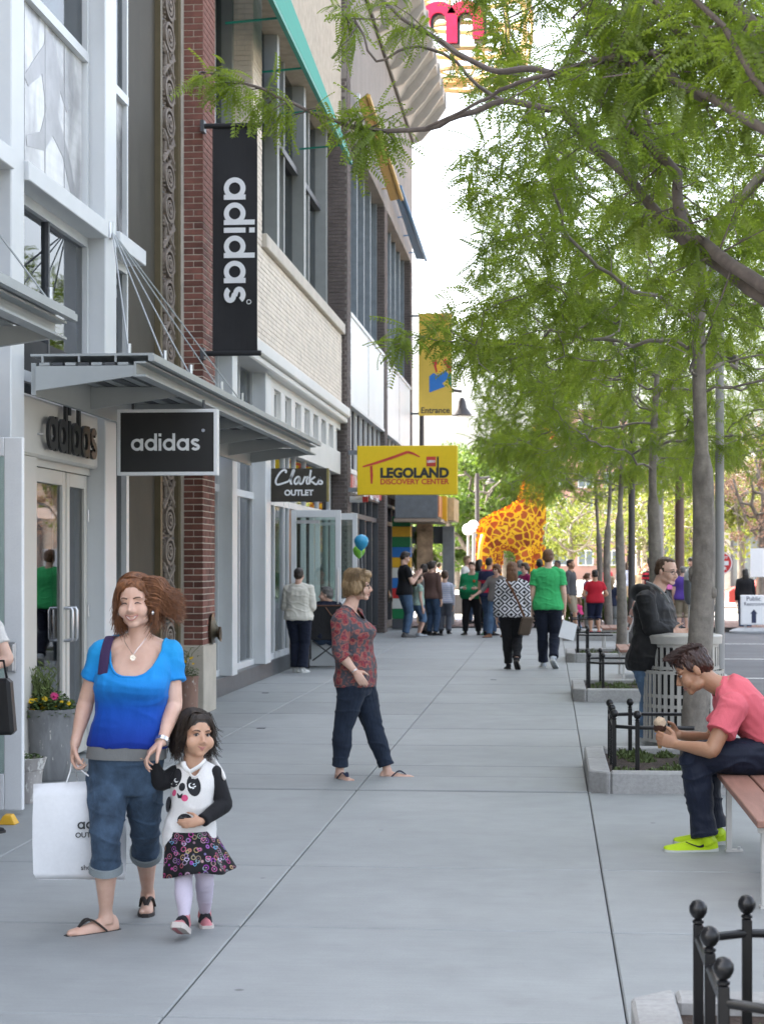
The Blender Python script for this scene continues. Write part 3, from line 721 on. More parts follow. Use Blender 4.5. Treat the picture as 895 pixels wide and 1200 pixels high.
# small alarm lights on the dark brick building
al = thing('alarm_light', 'grey bracket with a small red alarm light on the dark brick pier', 'alarm', (-3.73, 34.5, 2.78))
MB().tube([(-3.74, 34.6, 2.80), (-3.5, 34.6, 2.80)], .06, 10).build('bracket', alu, al); MB().box(-3.5, -3.40, 34.55, 34.65, 2.75, 2.85).build('red_lens', blk['red'], al)
# ================================================================ signs
def put(mbv, name, mat, parent, M4):
    mb = MB(); mb.add(mbv[0], mbv[1]); place(mb, M4); return mb.build(name, mat, parent, fix=False)
# black box sign hanging under the canopy
ys = 15.0; x0, x1 = fX(139, ys), fX(255.5, ys); z1, z0 = fZ(480, -3.1, ys), fZ(557, -3.1, ys); xc = (x0 + x1) / 2; zc = (z0 + z1) / 2
s = thing('hanging_sign', 'black hanging sign in a white frame with rounded white lettering under the near canopy', 'sign', (xc, ys, zc))
MB().box(x0 + .02, x1 - .02, ys - .045, ys + .045, z0 + .02, z1 - .02).build('sign_face', black_m, s)
fr = MB(); w = .026
fr.box(x0, x1, ys - .055, ys + .055, z0, z0 + w); fr.box(x0, x1, ys - .055, ys + .055, z1 - w, z1); fr.box(x0, x0 + w, ys - .055, ys + .055, z0 + w, z1 - w); fr.box(x1 - w, x1, ys - .055, ys + .055, z0 + w, z1 - w)
fr.build('sign_frame', white_l, s)
for x in (x0 + .12, x1 - .12): MB().tube([(x, ys, z1), (x, ys, 2.94)], .012, 6).build('hanger', dark_steel, s)
lt, wl = geo_letters(.02); k = (x1 - x0) * .70 / wl
place(lt, Mat4((xc - .01, ys - .0455, zc - .02), 0, k)); lt.build('lettering', white_l, s)
dotm = MB().tube([(x1 - .115, ys - .0455, zc + .095), (x1 - .115, ys - .05, zc + .095)], .014, 12); dotm.build('registered_mark', M('grey_mark', (.4, .42, .48), .5), s)
# black vertical banner on the brick pier
yb = 19.16; x0, x1 = fX(248.5, yb), fX(302, yb); z1, z0 = fZ(147, -3.4, yb), fZ(414, -3.4, yb); xc = (x0 + x1) / 2; zc = (z0 + z1) / 2
b = thing('vertical_banner', 'tall black fabric banner with white sideways lettering held off the red brick pier', 'banner', (xc, yb, zc))
fab = M('black_banner_cloth', (.012, .012, .014), .7, var=.15, scale=3, bs=.2, bscale=4)
mb = MB(); R = []
for i in range(13):
    z = z0 + (z1 - z0) * i / 12; R.append([(x0 + .005 + (x1 - x0 - .01) * j / 8, yb + .006 * sin(z * 3 + j * .5), z) for j in range(9)])
vs = [p for r in R for p in r]; mb.add(vs, [(i * 9 + j, i * 9 + j + 1, i * 9 + j + 10, i * 9 + j + 9) for i in range(12) for j in range(8)])
ob = mb.build('banner_cloth', fab, b, fix=False)
sm_ = ob.modifiers.new('thick', 'SOLIDIFY'); sm_.thickness = .004
for z in (z0, z1): MB().tube([(x0 - .09, yb, z), (x1 + .035, yb, z)], .028, 10).build('banner_pole', fab, b, smooth=True); MB().box(x0 - .12, x0 - .08, yb - .04, yb + .10, z - .06, z + .06).build('wall_bracket', dark_steel, b)
lt, wl = geo_letters(.02); k = (fZ(208, -3.4, yb) - fZ(357, -3.4, yb)) / wl
place(lt, Mat4((xc, yb - .010, (fZ(208, -3.4, yb) + fZ(357, -3.4, yb)) / 2), 0, k, roll=radians(90))); lt.build('lettering', white_l, b)
o = MB(); r_ = .022; cx, cz = xc + .15, fZ(354, -3.4, yb)
q = ribbon(arc(cx, cz, r_, 0, 360, 14), .007, yb - .010, yb - .014); q.build('registered_mark', white_l, b)
# dark brown outlet sign
yc = 25.6; x0, x1 = fX(316, yc), fX(384, yc); z1, z0 = fZ(549, -3.4, yc), fZ(588, -3.4, yc); xc = (x0 + x1) / 2; zc = (z0 + z1) / 2; W = x1 - x0; H = z1 - z0
brown = M('brown_sign_face', (.035, .030, .022), .45, var=.08); goldedge = M('olive_edge', (.22, .19, .07), .4)
s = thing('hanging_sign', 'dark brown projecting sign with white script above the word outlet', 'sign', (xc, yc, zc))
MB().box(x0, x1 - .012, yc - .05, yc + .05, z0, z1).build('sign_face', brown, s); MB().box(x1 - .012, x1 + .015, yc - .051, yc + .051, z0, z1).build('sign_edge', goldedge, s)
MB().tube([(-3.9, yc, z1 - .06), (x0 + .05, yc, z1 - .06)], .02, 8).build('bracket', dark_steel, s)
put(text_mesh('OUTLET', .2, .008, width=W * .50), 'lettering', white_l, s, Mat4((xc + W * .01, yc - .053, zc - H * .24)))
SC = {  # script strokes, unit height 1
    'C': [(.62, .78), (.66, .92), (.52, .98), (.30, .82), (.10, .50), (.02, .22), (.10, .04), (.30, .06), (.60, .16), (.80, .24)],
    'l': [(.80, .24), (1.0, .55), (1.14, .92), (1.10, .99), (1.02, .80), (.94, .40), (.94, .12), (1.02, .06)],
    'a': [(1.50, .46), (1.38, .54), (1.22, .40), (1.16, .18), (1.24, .06), (1.36, .14), (1.50, .46), (1.46, .16), (1.54, .06), (1.66, .14)],
    'r': [(1.66, .14), (1.76, .42), (1.80, .52), (1.88, .48), (1.98, .52), (1.90, .30), (1.92, .10), (2.0, .06)],
    'k1': [(2.16, .98), (2.10, .50), (2.06, .04)], 'k2': [(2.42, .54), (2.12, .28), (2.26, .18), (2.44, .04), (2.56, .08)],
    's': [(2.56, .08), (2.74, .50), (2.70, .34), (2.84, .20), (2.80, .06), (2.62, .08)]}
def smooth2(p, n=5):
    out = []
    for i in range(len(p) - 1):
        a, b, c, d = p[max(i - 1, 0)], p[i], p[i + 1], p[min(i + 2, len(p) - 1)]
        for k in range(n):
            t = k / n; out.append(tuple(.5 * (2 * b[j] + (c[j] - a[j]) * t + (2 * a[j] - 5 * b[j] + 4 * c[j] - d[j]) * t * t + (3 * b[j] - a[j] - 3 * c[j] + d[j]) * t ** 3) for j in (0, 1)))
    return out + [p[-1]]
mb = MB(); e = 0
for k, p in SC.items():
    e += 1; q = ribbon(smooth2([(a * .170 * W / .6 - W * .43, c * H * .46 - H * .02) for a, c in p]), .026, yc - .0502, yc - .054 - e * .0004); mb.add(q.v, q.f)
mb.v = [(xc + v[0] + .03, v[1], zc + v[2] + .01) for v in mb.v]; mb.build('script_lettering', white_l, s)
# yellow attraction sign
yl_ = 34.4; x0, x1 = fX(419, yl_), fX(536, yl_); z1, z0 = fZ(522.5, -2.6, yl_), fZ(580, -2.6, yl_); xc = (x0 + x1) / 2; zc = (z0 + z1) / 2; W = x1 - x0; H = z1 - z0
signy = M('sign_yellow', (.80, .55, .0), .4, var=.03, scale=1); signr = M('sign_red', (.55, .05, .03), .45); signk = M('sign_black', (.02, .022, .026), .45)
s = thing('hanging_sign', 'large yellow projecting sign with black lettering and a red roof outline', 'sign', (xc, yl_, zc))
MB().box(x0, x1, yl_ - .09, yl_ + .09, z0, z1).build('sign_face', signy, s, bevel=.01)
for z in (z1 - .12, z0 + .10): MB().box(-3.745, x0, yl_ - .05, yl_ + .05, z - .04, z + .04).build('bracket', M('bracket_grey', (.22, .24, .26), .5), s)
def pxy(px, py): return ((px - 477.5) / 117 * W, (551.3 - py) / 57.5 * H)
yf = yl_ - .0905
put(text_mesh('LEGOLAND', .3, .016, width=W * .686), 'lettering', signk, s, Mat4((xc + pxy(486, 0)[0], yf - .004, zc + pxy(0, 555)[1])))
put(text_mesh('DISCOVERY CENTER', .12, .0035, width=W * .686), 'small_lettering', signr, s, Mat4((xc + pxy(486, 0)[0], yf - .004, zc + pxy(0, 565)[1])))
mb = MB()
for p, w in (([(425.5, 547), (440, 543), (460, 536.5), (478, 530)], [.03, .045, .05, .05]), ([(478, 530), (485, 532), (492.5, 536)], [.05, .04, .02]), ([(435.5, 546), (436, 557), (436, 567)], [.045, .05, .03])):
    q = ribbon([pxy(*a) for a in p], w, yf, yf - .006); mb.add(q.v, q.f)
mb.v = [(xc + a, b, zc + c) for a, b, c in mb.v]; mb.build('roof_outline', signr, s)
a, b2 = pxy(500, 547), pxy(511, 535.5); MB().box(xc + a[0], xc + b2[0], yf - .006, yf + .001, zc + a[1], zc + b2[1]).build('red_logo_square', signr, s)
put(text_mesh('LEGO', .1, .006, shear=.15, width=(b2[0] - a[0]) * .86), 'logo_lettering', white_l, s, Mat4((xc + (a[0] + b2[0]) / 2, yf - .010, zc + (a[1] + b2[1]) / 2)))
a, b2 = pxy(512.2, 559), pxy(514.4, 535.5); MB().box(xc + a[0], xc + b2[0], yf - .005, yf + .001, zc + a[1], zc + b2[1]).build('tall_stroke', signk, s)
# tall yellow entrance banner
ye = 49.9; x0, x1 = fX(490.5, ye), fX(529.5, ye); z1, z0 = fZ(367, -3.1, ye), fZ(487, -3.1, ye); xc = (x0 + x1) / 2; W = x1 - x0; H = z1 - z0
s = thing('vertical_banner', 'pale yellow vertical banner with a blue arrow and the word entrance', 'banner', (xc, ye, (z0 + z1) / 2))
ban_y = M('banner_yellow', (.62, .42, .06), .6, var=.05, scale=2)
MB().box(x0, x1, ye - .02, ye + .02, z0, z1).build('banner_cloth', ban_y, s)
for z in (z0 + .06, z1 - .06): MB().tube([(-3.75, ye + .03, z), (x1, ye + .03, z)], .03, 8).build('banner_arm', dark_steel, s)
def bxy(px, py): return (xc + (px - 510) / 39 * W, z0 + (487 - py) / 120 * H)
put(text_mesh('Entrance', .3, .006, width=W * .86), 'lettering', signk, s, Mat4((*[bxy(510, 481)[0], ye - .024], bxy(510, 481)[1])))
put(text_mesh('LEGOLAND', .2, .006, width=W * .60), 'small_lettering', signk, s, Mat4((bxy(511, 0)[0], ye - .024, bxy(0, 377.5)[1])))
a, b2 = bxy(517, 376), bxy(522, 370); MB().box(a[0], b2[0], ye - .027, ye - .019, a[1], b2[1]).build('red_logo_square', signr, s)
arw = [(503, 441), (503, 460), (522, 453), (518, 449.5), (528, 442), (522, 434), (512, 440), (508, 437)]
MB().prism([bxy(*p) for p in arw][::-1], 'y', ye - .028, ye - .021).build('blue_arrow', blk['blue'], s)
for k, (cname, pts) in enumerate((('red', [(507, 424), (511, 421), (514, 433), (511, 437)]), ('green', [(524, 440), (529, 438), (529, 455), (526, 450)]), ('red', [(519, 423), (522, 420), (529, 432), (527, 436)]), ('yellow', [(511, 428), (517, 424), (519, 434), (513, 438)]))):
    MB().prism([bxy(*p) for p in pts], 'y', ye - .0265 - .0004 * k, ye - .021).build('coloured_stripe', blk[cname], s)
# white lettering on the red sign band (faces the street)
rs = thing('fascia_lettering', 'white lettering on the red fascia band of the dark brick building', 'sign', (-3.81, 39.8, 3.17))
put(text_mesh('DISCOVERY CENTER', .2, .004, width=5.6), 'lettering', white_l, rs, Mat4((-3.815, 38.6, 3.17), pi / 2))
# free standing notice board in the parking lane
c = G(884, 742, -.12); k = thing('sidewalk_sign', 'white notice board for public restrooms with an arrow standing in the parking lane', 'sign', c)
wf = M('white_plastic', (.74, .75, .77), .4, var=.03); gf = M('grey_plastic', (.30, .32, .34), .5)
W = .62; zb, zt = c.z + .20, fZ(697.5, c.x, c.y)
def kx(px): return c.x + (px - 884) / FPX * dep(c.x, c.y)
xl, xr = kx(867.5), kx(912)
MB().box(xl, xr, c.y - .03, c.y + .03, zb, zt).build('sign_board', wf, k, bevel=.015)
MB().box(xl + .04, xr - .04, c.y - .034, c.y - .0305, zb + .05, zt - .05).build('sign_face', white_l, k)
navy = M('navy_print', (.02, .03, .08), .5)
put(text_mesh('Public', .16, .001, width=.34), 'lettering', navy, k, Mat4((kx(882.5), c.y - .037, fZ(701.8, c.x, c.y))))
put(text_mesh('Restrooms', .16, .001, width=.54), 'lettering', navy, k, Mat4((kx(884.5), c.y - .037, fZ(708, c.x, c.y))))
ax_ = kx(883); az0, az1 = fZ(730, c.x, c.y), fZ(714, c.x, c.y)
MB().prism([(ax_ - .055, az0), (ax_ + .055, az0), (ax_ + .055, az1 - .11), (ax_ + .085, az1 - .11), (ax_, az1), (ax_ - .085, az1 - .11), (ax_ - .055, az1 - .11)], 'y', c.y - .038, c.y - .0345).build('arrow', navy, k)
for x in (xl + .12, xr - .12): MB().box(x - .03, x + .03, c.y - .03, c.y + .03, c.z + .12, zb).build('leg', gf, k)
MB().rings([[(c.x + a * cos(t), c.y + .26 * cc * sin(t), c.z + z) for t in [2 * pi * q / 20 for q in range(20)]] for a, cc, z in ((.62, 1, 0), (.62, 1, .05), (.52, .8, .10), (.40, .5, .13))]).build('base', gf, k, smooth=True)
# round traffic sign
c = P(844, 660, 39.0); t_ = thing('traffic_sign', 'round red and white traffic sign on a thin pole seen right of the nearest trunk', 'traffic sign', (c.x, c.y, -.12))
rd = M('traffic_red', (.60, .03, .03), .4)
MB().tube([(c.x, c.y - .01, c.z), (c.x, c.y + .01, c.z)], .25, 24).build('sign_disc', rd, t_); q = ribbon(arc(c.x, c.z, .235, 0, 360, 24), .02, c.y - .011, c.y - .014); q.build('white_rim', white_l, t_)
MB().box(c.x - .17, c.x + .17, c.y - .016, c.y - .0105, c.z - .045, c.z + .045).build('white_bar', white_l, t_)
put(text_mesh('DO NOT', .1, .003, width=.30), 'lettering', white_l, t_, Mat4((c.x, c.y - .0125, c.z + .115))); put(text_mesh('ENTER', .1, .003, width=.25), 'lettering', white_l, t_, Mat4((c.x, c.y - .0125, c.z - .115)))
MB().tube([(c.x, c.y + .03, -.12), (c.x, c.y + .03, c.z + .3)], .028, 8).build('sign_pole', chrome, t_)
# round lattice roof sign with the pink letter
c = P(545, 18, 54.0); R_ = 77 / FPX * 54
t_ = thing('roof_sign', 'round tan lattice drum with a pink letter m above the roof edge', 'roof sign', (c.x, c.y, c.z))
tan_m = M('tan_lattice', (.62, .42, .18), .5, var=.06); pinkm = M('pink_letter', (.75, .015, .09), .4); 
for dz, rr_ in ((-1.55, .72), (-1.1, .92), (-.4, 1.0), (.4, 1.0), (1.1, .92)):
    pts = [(c.x + R_ * rr_ * cos(a), c.y + 1.2 + R_ * rr_ * sin(a), c.z + dz) for a in [2 * pi * k / 28 for k in range(29)]]
    MB().tube(pts, .07, 6, caps=False).build('ring', tan_m, t_)
for k in range(14):
    a = 2 * pi * k / 14; MB().tube([(c.x + R_ * f * cos(a), c.y + 1.2 + R_ * f * sin(a), c.z + dz) for dz, f in ((-1.55, .72), (-1.1, .92), (-.4, 1), (.4, 1), (1.1, .92))], .055, 6).build('rib', tan_m, t_)
    MB().tube([(c.x, c.y + 1.2, c.z - 1.6), (c.x + R_ * .72 * cos(a), c.y + 1.2 + R_ * .72 * sin(a), c.z - 1.55)], .04, 5).build('spoke', tan_m, t_)
MB().tube([(-5, c.y + 1.2, c.z - 1.7), (c.x, c.y + 1.2, c.z - 1.65)], .14, 8).build('support_arm', tan_m, t_)
def letter_m(off, th, cxp, czp, sc):
    mb = MB()
    def q(p): mb2 = ribbon(p, th, off[0], off[1]); mb.add(mb2.v, mb2.f)
    q([(-.9, -.6), (-.9, -.1)] + arc(-.45, .05, .45, 180, 0, 12) + [(0, -.72)])
    if off[1] < c.y - 1.1: m3 = ribbon([(0, .26), (0, -.3)], th, off[0] - .004, off[1]); mb.add(m3.v, m3.f)
    q(arc(.45, .05, .45, 180, 0, 12) + [(.9, -.6)])
    mb.v = [(cxp + a * sc, b, czp + cc * sc) for a, b, cc in mb.v]; return mb
letter_m((c.y - 1.45, c.y - 1.05), .43, c.x - .27, c.z - .63, .84).build('letter_back', signk, t_)
letter_m((c.y - 1.56, c.y - 1.455), .38, c.x - .32, c.z - .60, .84).build('pink_letter', pinkm, t_)
tag(MB().box(-9, -4.3, 50.7, 58, .02, 15.5).build('annex_building', stucco), 'grey stucco annex behind the corner carrying the round lattice sign', 'building')
# ================================================================ street furniture
black_iron = M('black_iron', (.009, .009, .010), .30, var=.1, spec=.4)
soil_m = M('mulch', (.055, .036, .026), .95, var=.4, scale=14, fine=.4, bs=1.0, bscale=40, bd=.03)
moss = M('ground_cover_leaf', (.13, .175, .06), .7, var=.3, scale=25, fine=.3)
PX_, PYS = 1.20, [5.4, 13.85, 22.35, 30.8, 39.2]
HW, HD = .93, .95
CURB = {0: 'granite tree planter at the bottom corner with open corner fence', 1: 'granite tree planter in front of the man in the black jacket', 2: 'granite tree planter behind the man in the black jacket', 3: 'granite tree planter where the couple walks past the empty bench', 4: 'most distant granite tree planter where the boy in red stands'}
FL = {0: 'black iron fence with ball finials at the bottom corner of the picture', 1: 'black iron ball topped fence behind the ice cream cone', 2: 'black iron ball topped fence beside the second bench', 3: 'black iron ball topped fence by the man holding white paper', 4: 'black iron ball topped fence behind the boy in red'}
GCL = {0: 'low green ground cover in the nearest planter', 1: 'low green ground cover in the planter behind the seated man', 2: 'low green ground cover in the second planter from the seated man', 3: 'low green ground cover in the third planter', 4: 'low green ground cover in the farthest planter'}
stone_cache = None
def planter(i, yc):
    x0, x1, y0, y1 = PX_ - HW, PX_ + HW, yc - HD, yc + HD; t = .15; ch = .13
    p = thing('tree_planter', CURB[i], 'planter', (PX_, yc, 0), 0, 'granite kerbed tree planters along the road')
    def stone(poly): MB().prism(poly, 'z', -.02, .15).build('curb_stone', granite, p, bevel=.012)
    g = .004
    n = 2
    for sgn, ya, yb in ((-1, y0, y0 + t), (1, y1 - t, y1)):
        xs = [x0 + t, PX_ - .1, x1 - t]
        for a, b in zip(xs[:-1], xs[1:]): stone([(a + g, ya), (b - g, ya), (b - g, yb), (a + g, yb)])
    for xa, xb in ((x0, x0 + t), (x1 - t, x1)):
        ysq = [y0 + t, yc, y1 - t]
        for a, b in zip(ysq[:-1], ysq[1:]): stone([(xa, a + g), (xb, a + g), (xb, b - g), (xa, b - g)])
    for sx, sy in ((-1, -1), (1, -1), (-1, 1), (1, 1)):
        ex, ey = PX_ + sx * HW, yc + sy * HD
        pts = [(ex - sx * t, ey), (ex - sx * ch, ey), (ex, ey - sy * ch), (ex, ey - sy * t), (ex - sx * t, ey - sy * t)]
        if sx * sy < 0: pts = pts[::-1]
        stone(pts)
    MB().box(x0 + .1, x1 - .1, y0 + .1, y1 - .1, -.03, .10).build('soil', soil_m, p)
    # leafy mounds: many small blades
    r = random.Random(40 + i); mb = MB(); cl = []
    for k in range(34): cl.append((r.uniform(x0 + .22, x1 - .22), r.uniform(y0 + .22, y1 - .22), r.uniform(.07, .16)))
    per = 120 if i < 2 else 50
    for cx, cy, rad in cl:
        for q in range(per):
            a = r.uniform(0, 2 * pi); d = rad * sqrt(r.random()); x, y = min(max(cx + d * cos(a), x0 + .2), x1 - .2), min(max(cy + d * sin(a), y0 + .2), y1 - .2); h = .10 + (rad - d) * .55 * r.uniform(.5, 1.1); w = r.uniform(.006, .012); an = r.uniform(0, pi); lx, ly = r.uniform(-.02, .02), r.uniform(-.02, .02)
            mb.add([(x - w * cos(an), y - w * sin(an), h - .02), (x + w * cos(an), y + w * sin(an), h - .02), (x + lx + w * cos(an), y + ly, h + .012), (x + lx, y + ly - w, h + .014)], [(0, 1, 2, 3)])
    tag(mb.build('ground_cover', moss, None, fix=False), GCL[i], 'ground cover', None, 'stuff')
    # fence: open at the trunk side, chamfered corners
    f = thing('low_fence', FL[i], 'fence', (PX_, yc, .1), 0, 'low black iron fences round the tree planters')
    a, b = .74, .60
    if i == 0: b = .52
    for sx in (-1, 1):
        P_ = [(sx * .18, -b), (sx * (a - .16), -b), (sx * a, -b + .10), (sx * a, 0), (sx * a, b - .10), (sx * (a - .16), b), (sx * .18, b)]
        for (u, v) in P_[1:-1]:
            x, y = PX_ + u, yc + v
            po = MB().box(x - .0155, x + .0155, y - .0155, y + .0155, .07, .475).build('fence_post', black_iron, f, bevel=.003)
            fb = MB().lathe([(.010, .475), (.018, .48), (.018, .487), (.010, .492), (.019, .498), (.027, .512), (.0285, .522), (.027, .533), (.018, .547), (.006, .552)], (x, y, 0), 14); fb.build('ball_finial', black_iron, po, smooth=True)
        MB().tube([(PX_ + u, yc + v, .43) for u, v in P_], .014, 8).build('fence_rail', black_iron, f, smooth=True)
for i, y in enumerate(PYS): planter(i, y)
# benches
wood = M('bench_wood', (.30, .155, .115), .55, var=.14, scale=4, fine=.12, stretch=(6, .5, 6), bs=.1)
alum_p = M('bench_metal', (.55, .54, .52), .4, var=.04, metal=.2)
def bench(y0, y1, label, xa=.94, zs=.425):
    b = thing('bench', label, 'bench', (1.2, (y0 + y1) / 2, 0), 0, 'slatted benches between the planters')
    for k in range(3):
        x = xa + k * .165; MB().box(x, x + .155, y0, y1, zs - .035, zs + .002 * (k % 2)).build('seat_slat', wood, b, bevel=.004)
    for k in range(3):
        MB().bar((xa + .52 + .055 * k, y0, zs + .12 + .14 * k), (xa + .52 + .055 * k, y1, zs + .12 + .14 * k), .025, .115, up=(.35, 0, 1)).build('back_slat', wood, b, bevel=.004)
    for y in (y0 + .14, y1 - .02 - .14):
        for x in (xa + .05, xa + .46):
            lg = MB().box(x - .016, x + .016, y - .016, y + .016, .01, zs - .036).build('leg', alum_p, b, bevel=.003)
            MB().box(x - .02, x + .075, y - .03, y + .03, .0, .012).build('foot_plate', alum_p, lg); MB().tube([(x + .055, y, .012), (x + .055, y, .028)], .009, 6).build('bolt', chrome, lg)
        MB().box(xa + .02, xa + .50, y - .018, y + .018, zs - .075, zs - .0365).build('cross_rail', alum_p, b)
        MB().bar((xa + .49, y, zs - .05), (xa + .66, y, zs + .48), .03, .03).build('back_post', alum_p, b)
bench(8.55, 10.55, 'red brown slatted bench under the seated man in pink')
bench(25.2, 27.0, 'empty pale framed slatted bench behind the man in the black jacket', xa=.95)
bench(33.7, 35.4, 'far empty slatted bench beside the distant planters', xa=.95)
# litter bin
tc = P(800.5, 760, 16.2); tx, ty = tc.x, tc.y
tb = thing('litter_bin', 'round metal litter bin with vertical slats and a broad silver lid', 'bin', (tx, ty, 0))
binm = M('bin_metal', (.44, .425, .395), .40, var=.05, metal=.35, spec=.5); liner = M('bin_liner', (.015, .015, .016), .6)
MB().lathe([(.27, .04), (.27, .86)], (tx, ty, 0), 28).build('liner', liner, tb, smooth=True)
sl_m = None; n = 36
for k in range(n):
    a = 2 * pi * k / n
    if sl_m is None: o = MB().box(-.004, .004, -.017, .017, .05, .66).build('slat', binm, tb); sl_m = o.data
    else: o = link('slat', sl_m, tb)
    o.location = (tx + .345 * cos(a), ty + .345 * sin(a), 0); o.rotation_euler = (0, 0, a)
sl_u = None
for k in range(30):
    a = 2 * pi * k / 30
    if sl_u is None: o = MB().box(-.004, .004, -.016, .016, .64, .90).build('slat', binm, tb); sl_u = o.data
    else: o = link('slat', sl_u, tb)
    o.location = (tx + .30 * cos(a), ty + .30 * sin(a), 0); o.rotation_euler = (0, 0, a)
for z, r in ((.06, .345), (.36, .337), (.45, .337), (.655, .345), (.69, .305), (.885, .30)):
    pts = [(tx + r * cos(a), ty + r * sin(a)) for a in [2 * pi * k / 32 for k in range(33)]]
    MB().rings([[(x * .0 + tx + (r - .004) * cos(a), ty + (r - .004) * sin(a), z - .014), (tx + (r + .006) * cos(a), ty + (r + .006) * sin(a), z - .014), (tx + (r + .006) * cos(a), ty + (r + .006) * sin(a), z + .014), (tx + (r - .004) * cos(a), ty + (r - .004) * sin(a), z + .014)] for x, a in [(0, 2 * pi * k / 32) for k in range(33)]], caps=False).build('hoop', binm, tb, smooth=True)
MB().lathe([(.30, .895), (.335, .90), (.338, .965), (.33, .975), (.20, .995), (.17, .99), (.165, .955), (.05, .95)], (tx, ty, 0), 36).build('lid', binm, tb, smooth=True)
# parking meter, poles, lamps
def pole(name, label, cat, px, d, ztop, r, col, top=None, group=None, pybase=None):
    c = P(px, 700, d); x, y = c.x, c.y; z0 = 0.0 if x < 2.3 else -.12
    t_ = thing(name, label, cat, (x, y, z0), 0, group)
    MB().lathe([(r * 2.2, z0), (r * 2.2, z0 + .12), (r * 1.4, z0 + .2), (r, z0 + .35), (r * .8, ztop)], (x, y, 0), 12).build('pole', col, t_, smooth=True)
    return t_, x, y
grey_paint = M('grey_pole_paint', (.27, .265, .255), .45, var=.06); dark_paint = M('dark_pole_paint', (.045, .04, .04), .45, var=.1); rust_paint = M('brown_pole_paint', (.10, .055, .045), .5, var=.1)
frost = M('frosted_lamp_glass', (.72, .74, .76), .35, var=.03)
t_, x, y = pole('street_lamp', 'slim grey street lamp with a pale lantern in the crown behind the nearest trunk', 'street lamp', 843, 20.3, 4.35, .055, grey_paint)
MB().lathe([(.06, 4.34), (.10, 4.38), (.13, 4.45), (.20, 4.85), (.21, 4.88), (.05, 5.02), (.02, 5.1)], (x, y, 0), 12).build('lantern', frost, t_, smooth=True)
MB().lathe([(.22, 4.885), (.22, 4.91), (.06, 5.03)], (x, y, 0), 12).build('lantern_cap', grey_paint, t_, smooth=True)
t_, x, y = pole('street_lamp', 'dark straight lamp post left of the man in the black jacket', 'street lamp', 740, 37, 5.0, .075, dark_paint)
MB().lathe([(.08, 5.0), (.22, 5.5), (.05, 5.65)], (x, y, 0), 12).build('lantern', frost, t_, smooth=True)
t_, x, y = pole('utility_pole', 'brown painted pole standing behind the man in the black jacket', 'pole', 796, 48, 6.2, .13, rust_paint)
MB().box(x - .5, x + .5, y - .06, y + .06, 5.9, 6.05).build('cross_arm', rust_paint, t_)
t_, x, y = pole('utility_pole', 'grey steel pole seen just left of the brown pole', 'pole', 773, 52, 6.0, .12, grey_paint)
MB().box(x - .25, x + .25, y - .15, y + .15, 5.7, 6.0).build('head_box', grey_paint, t_)
t_, x, y = pole('parking_meter', 'dark grey parking meter behind the bald man in the black jacket', 'parking meter', 808, 26.0, 1.05, .032, alum_p)
MB().rings([[(x + a * cos(q), y + .09 * sin(q) * (1 if a > .03 else .4), z) for q in [2 * pi * k / 14 for k in range(14)]] for a, z in ((.04, 1.02), (.075, 1.08), (.085, 1.2), (.085, 1.36), (.075, 1.43), (.05, 1.47), (.02, 1.48))]).build('meter_head', M('meter_grey', (.10, .11, .12), .35), t_, smooth=True)
MB().rings([[(x + a * cos(q), y + .10 * sin(q), z) for q in [2 * pi * k / 14 for k in range(14)]] for a, z in ((.084, 1.36), (.088, 1.38), (.075, 1.46), (.04, 1.50))]).build('meter_dome', M('meter_dome', (.40, .43, .46), .25), t_, smooth=True)
# lamps farther up the street
t_, x, y = pole('street_lamp', 'dark mast lamp with a hanging bell lantern beside the yellow entrance banner', 'street lamp', 494, 58, 7.6, .09, dark_paint)
lx = fX(541, y); lz = fZ(478, lx, y)
MB().tube([(x, y, 7.0), (lx - .5, y, 7.05), (lx, y, 6.98)], .05, 8).build('lamp_arm', dark_paint, t_); MB().lathe([(.06, lz + .32), (.12, lz + .2), (.16, lz), (.32, lz - .22), (.3, lz - .25), (.04, lz - .26)], (lx, y, 0), 12).build('bell_lantern', dark_paint, t_, smooth=True)
t_, x, y = pole('street_lamp', 'tall thin dark lamp mast standing behind the giraffe', 'street lamp', 559, 72, 5.1, .10, dark_paint)
MB().tube([(x, y, 4.9), (x + .5, y, 4.95)], .05, 8).build('lamp_arm', dark_paint, t_); MB().lathe([(.08, 4.9), (.2, 4.75), (.05, 4.7)], (x + .5, y, 0), 10).build('lamp_head', dark_paint, t_, smooth=True)
def globe_lamp(px, py, d, lab):
    t_, x, y = pole('globe_lamp', lab, 'street lamp', px, d, fZ(py + 6, P(px, 700, d).x, P(px, 700, d).y), .06, grey_paint)
    MB().ell((x, y, fZ(py, x, y)), .21, 16, 12).build('globe', frost, t_, smooth=True)
globe_lamp(548.5, 620.5, 66, 'white globe lamp on a grey post, lower of the pair left of the giraffe')
globe_lamp(554.5, 616.5, 66.5, 'white globe lamp on a grey post, higher of the pair left of the giraffe')
# queue rail posts at the end of the pavement
for col, px, nm in ((M('rail_green', (.02, .16, .07), .5), 567.5, 'green'), (M('rail_red', (.5, .04, .04), .5), 571.5, 'red')):
    c = G(px, 744); o = MB().lathe([(.10, 0), (.10, .02), (.035, .05), (.03, .95), (.045, .97), (.0, 1.0)], (0, 0, 0), 10).build('queue_post', col, None, smooth=True); o.location = (c.x, c.y, 0.001); tag(o, nm + ' queue post beside the man in the green sweater', 'queue post')
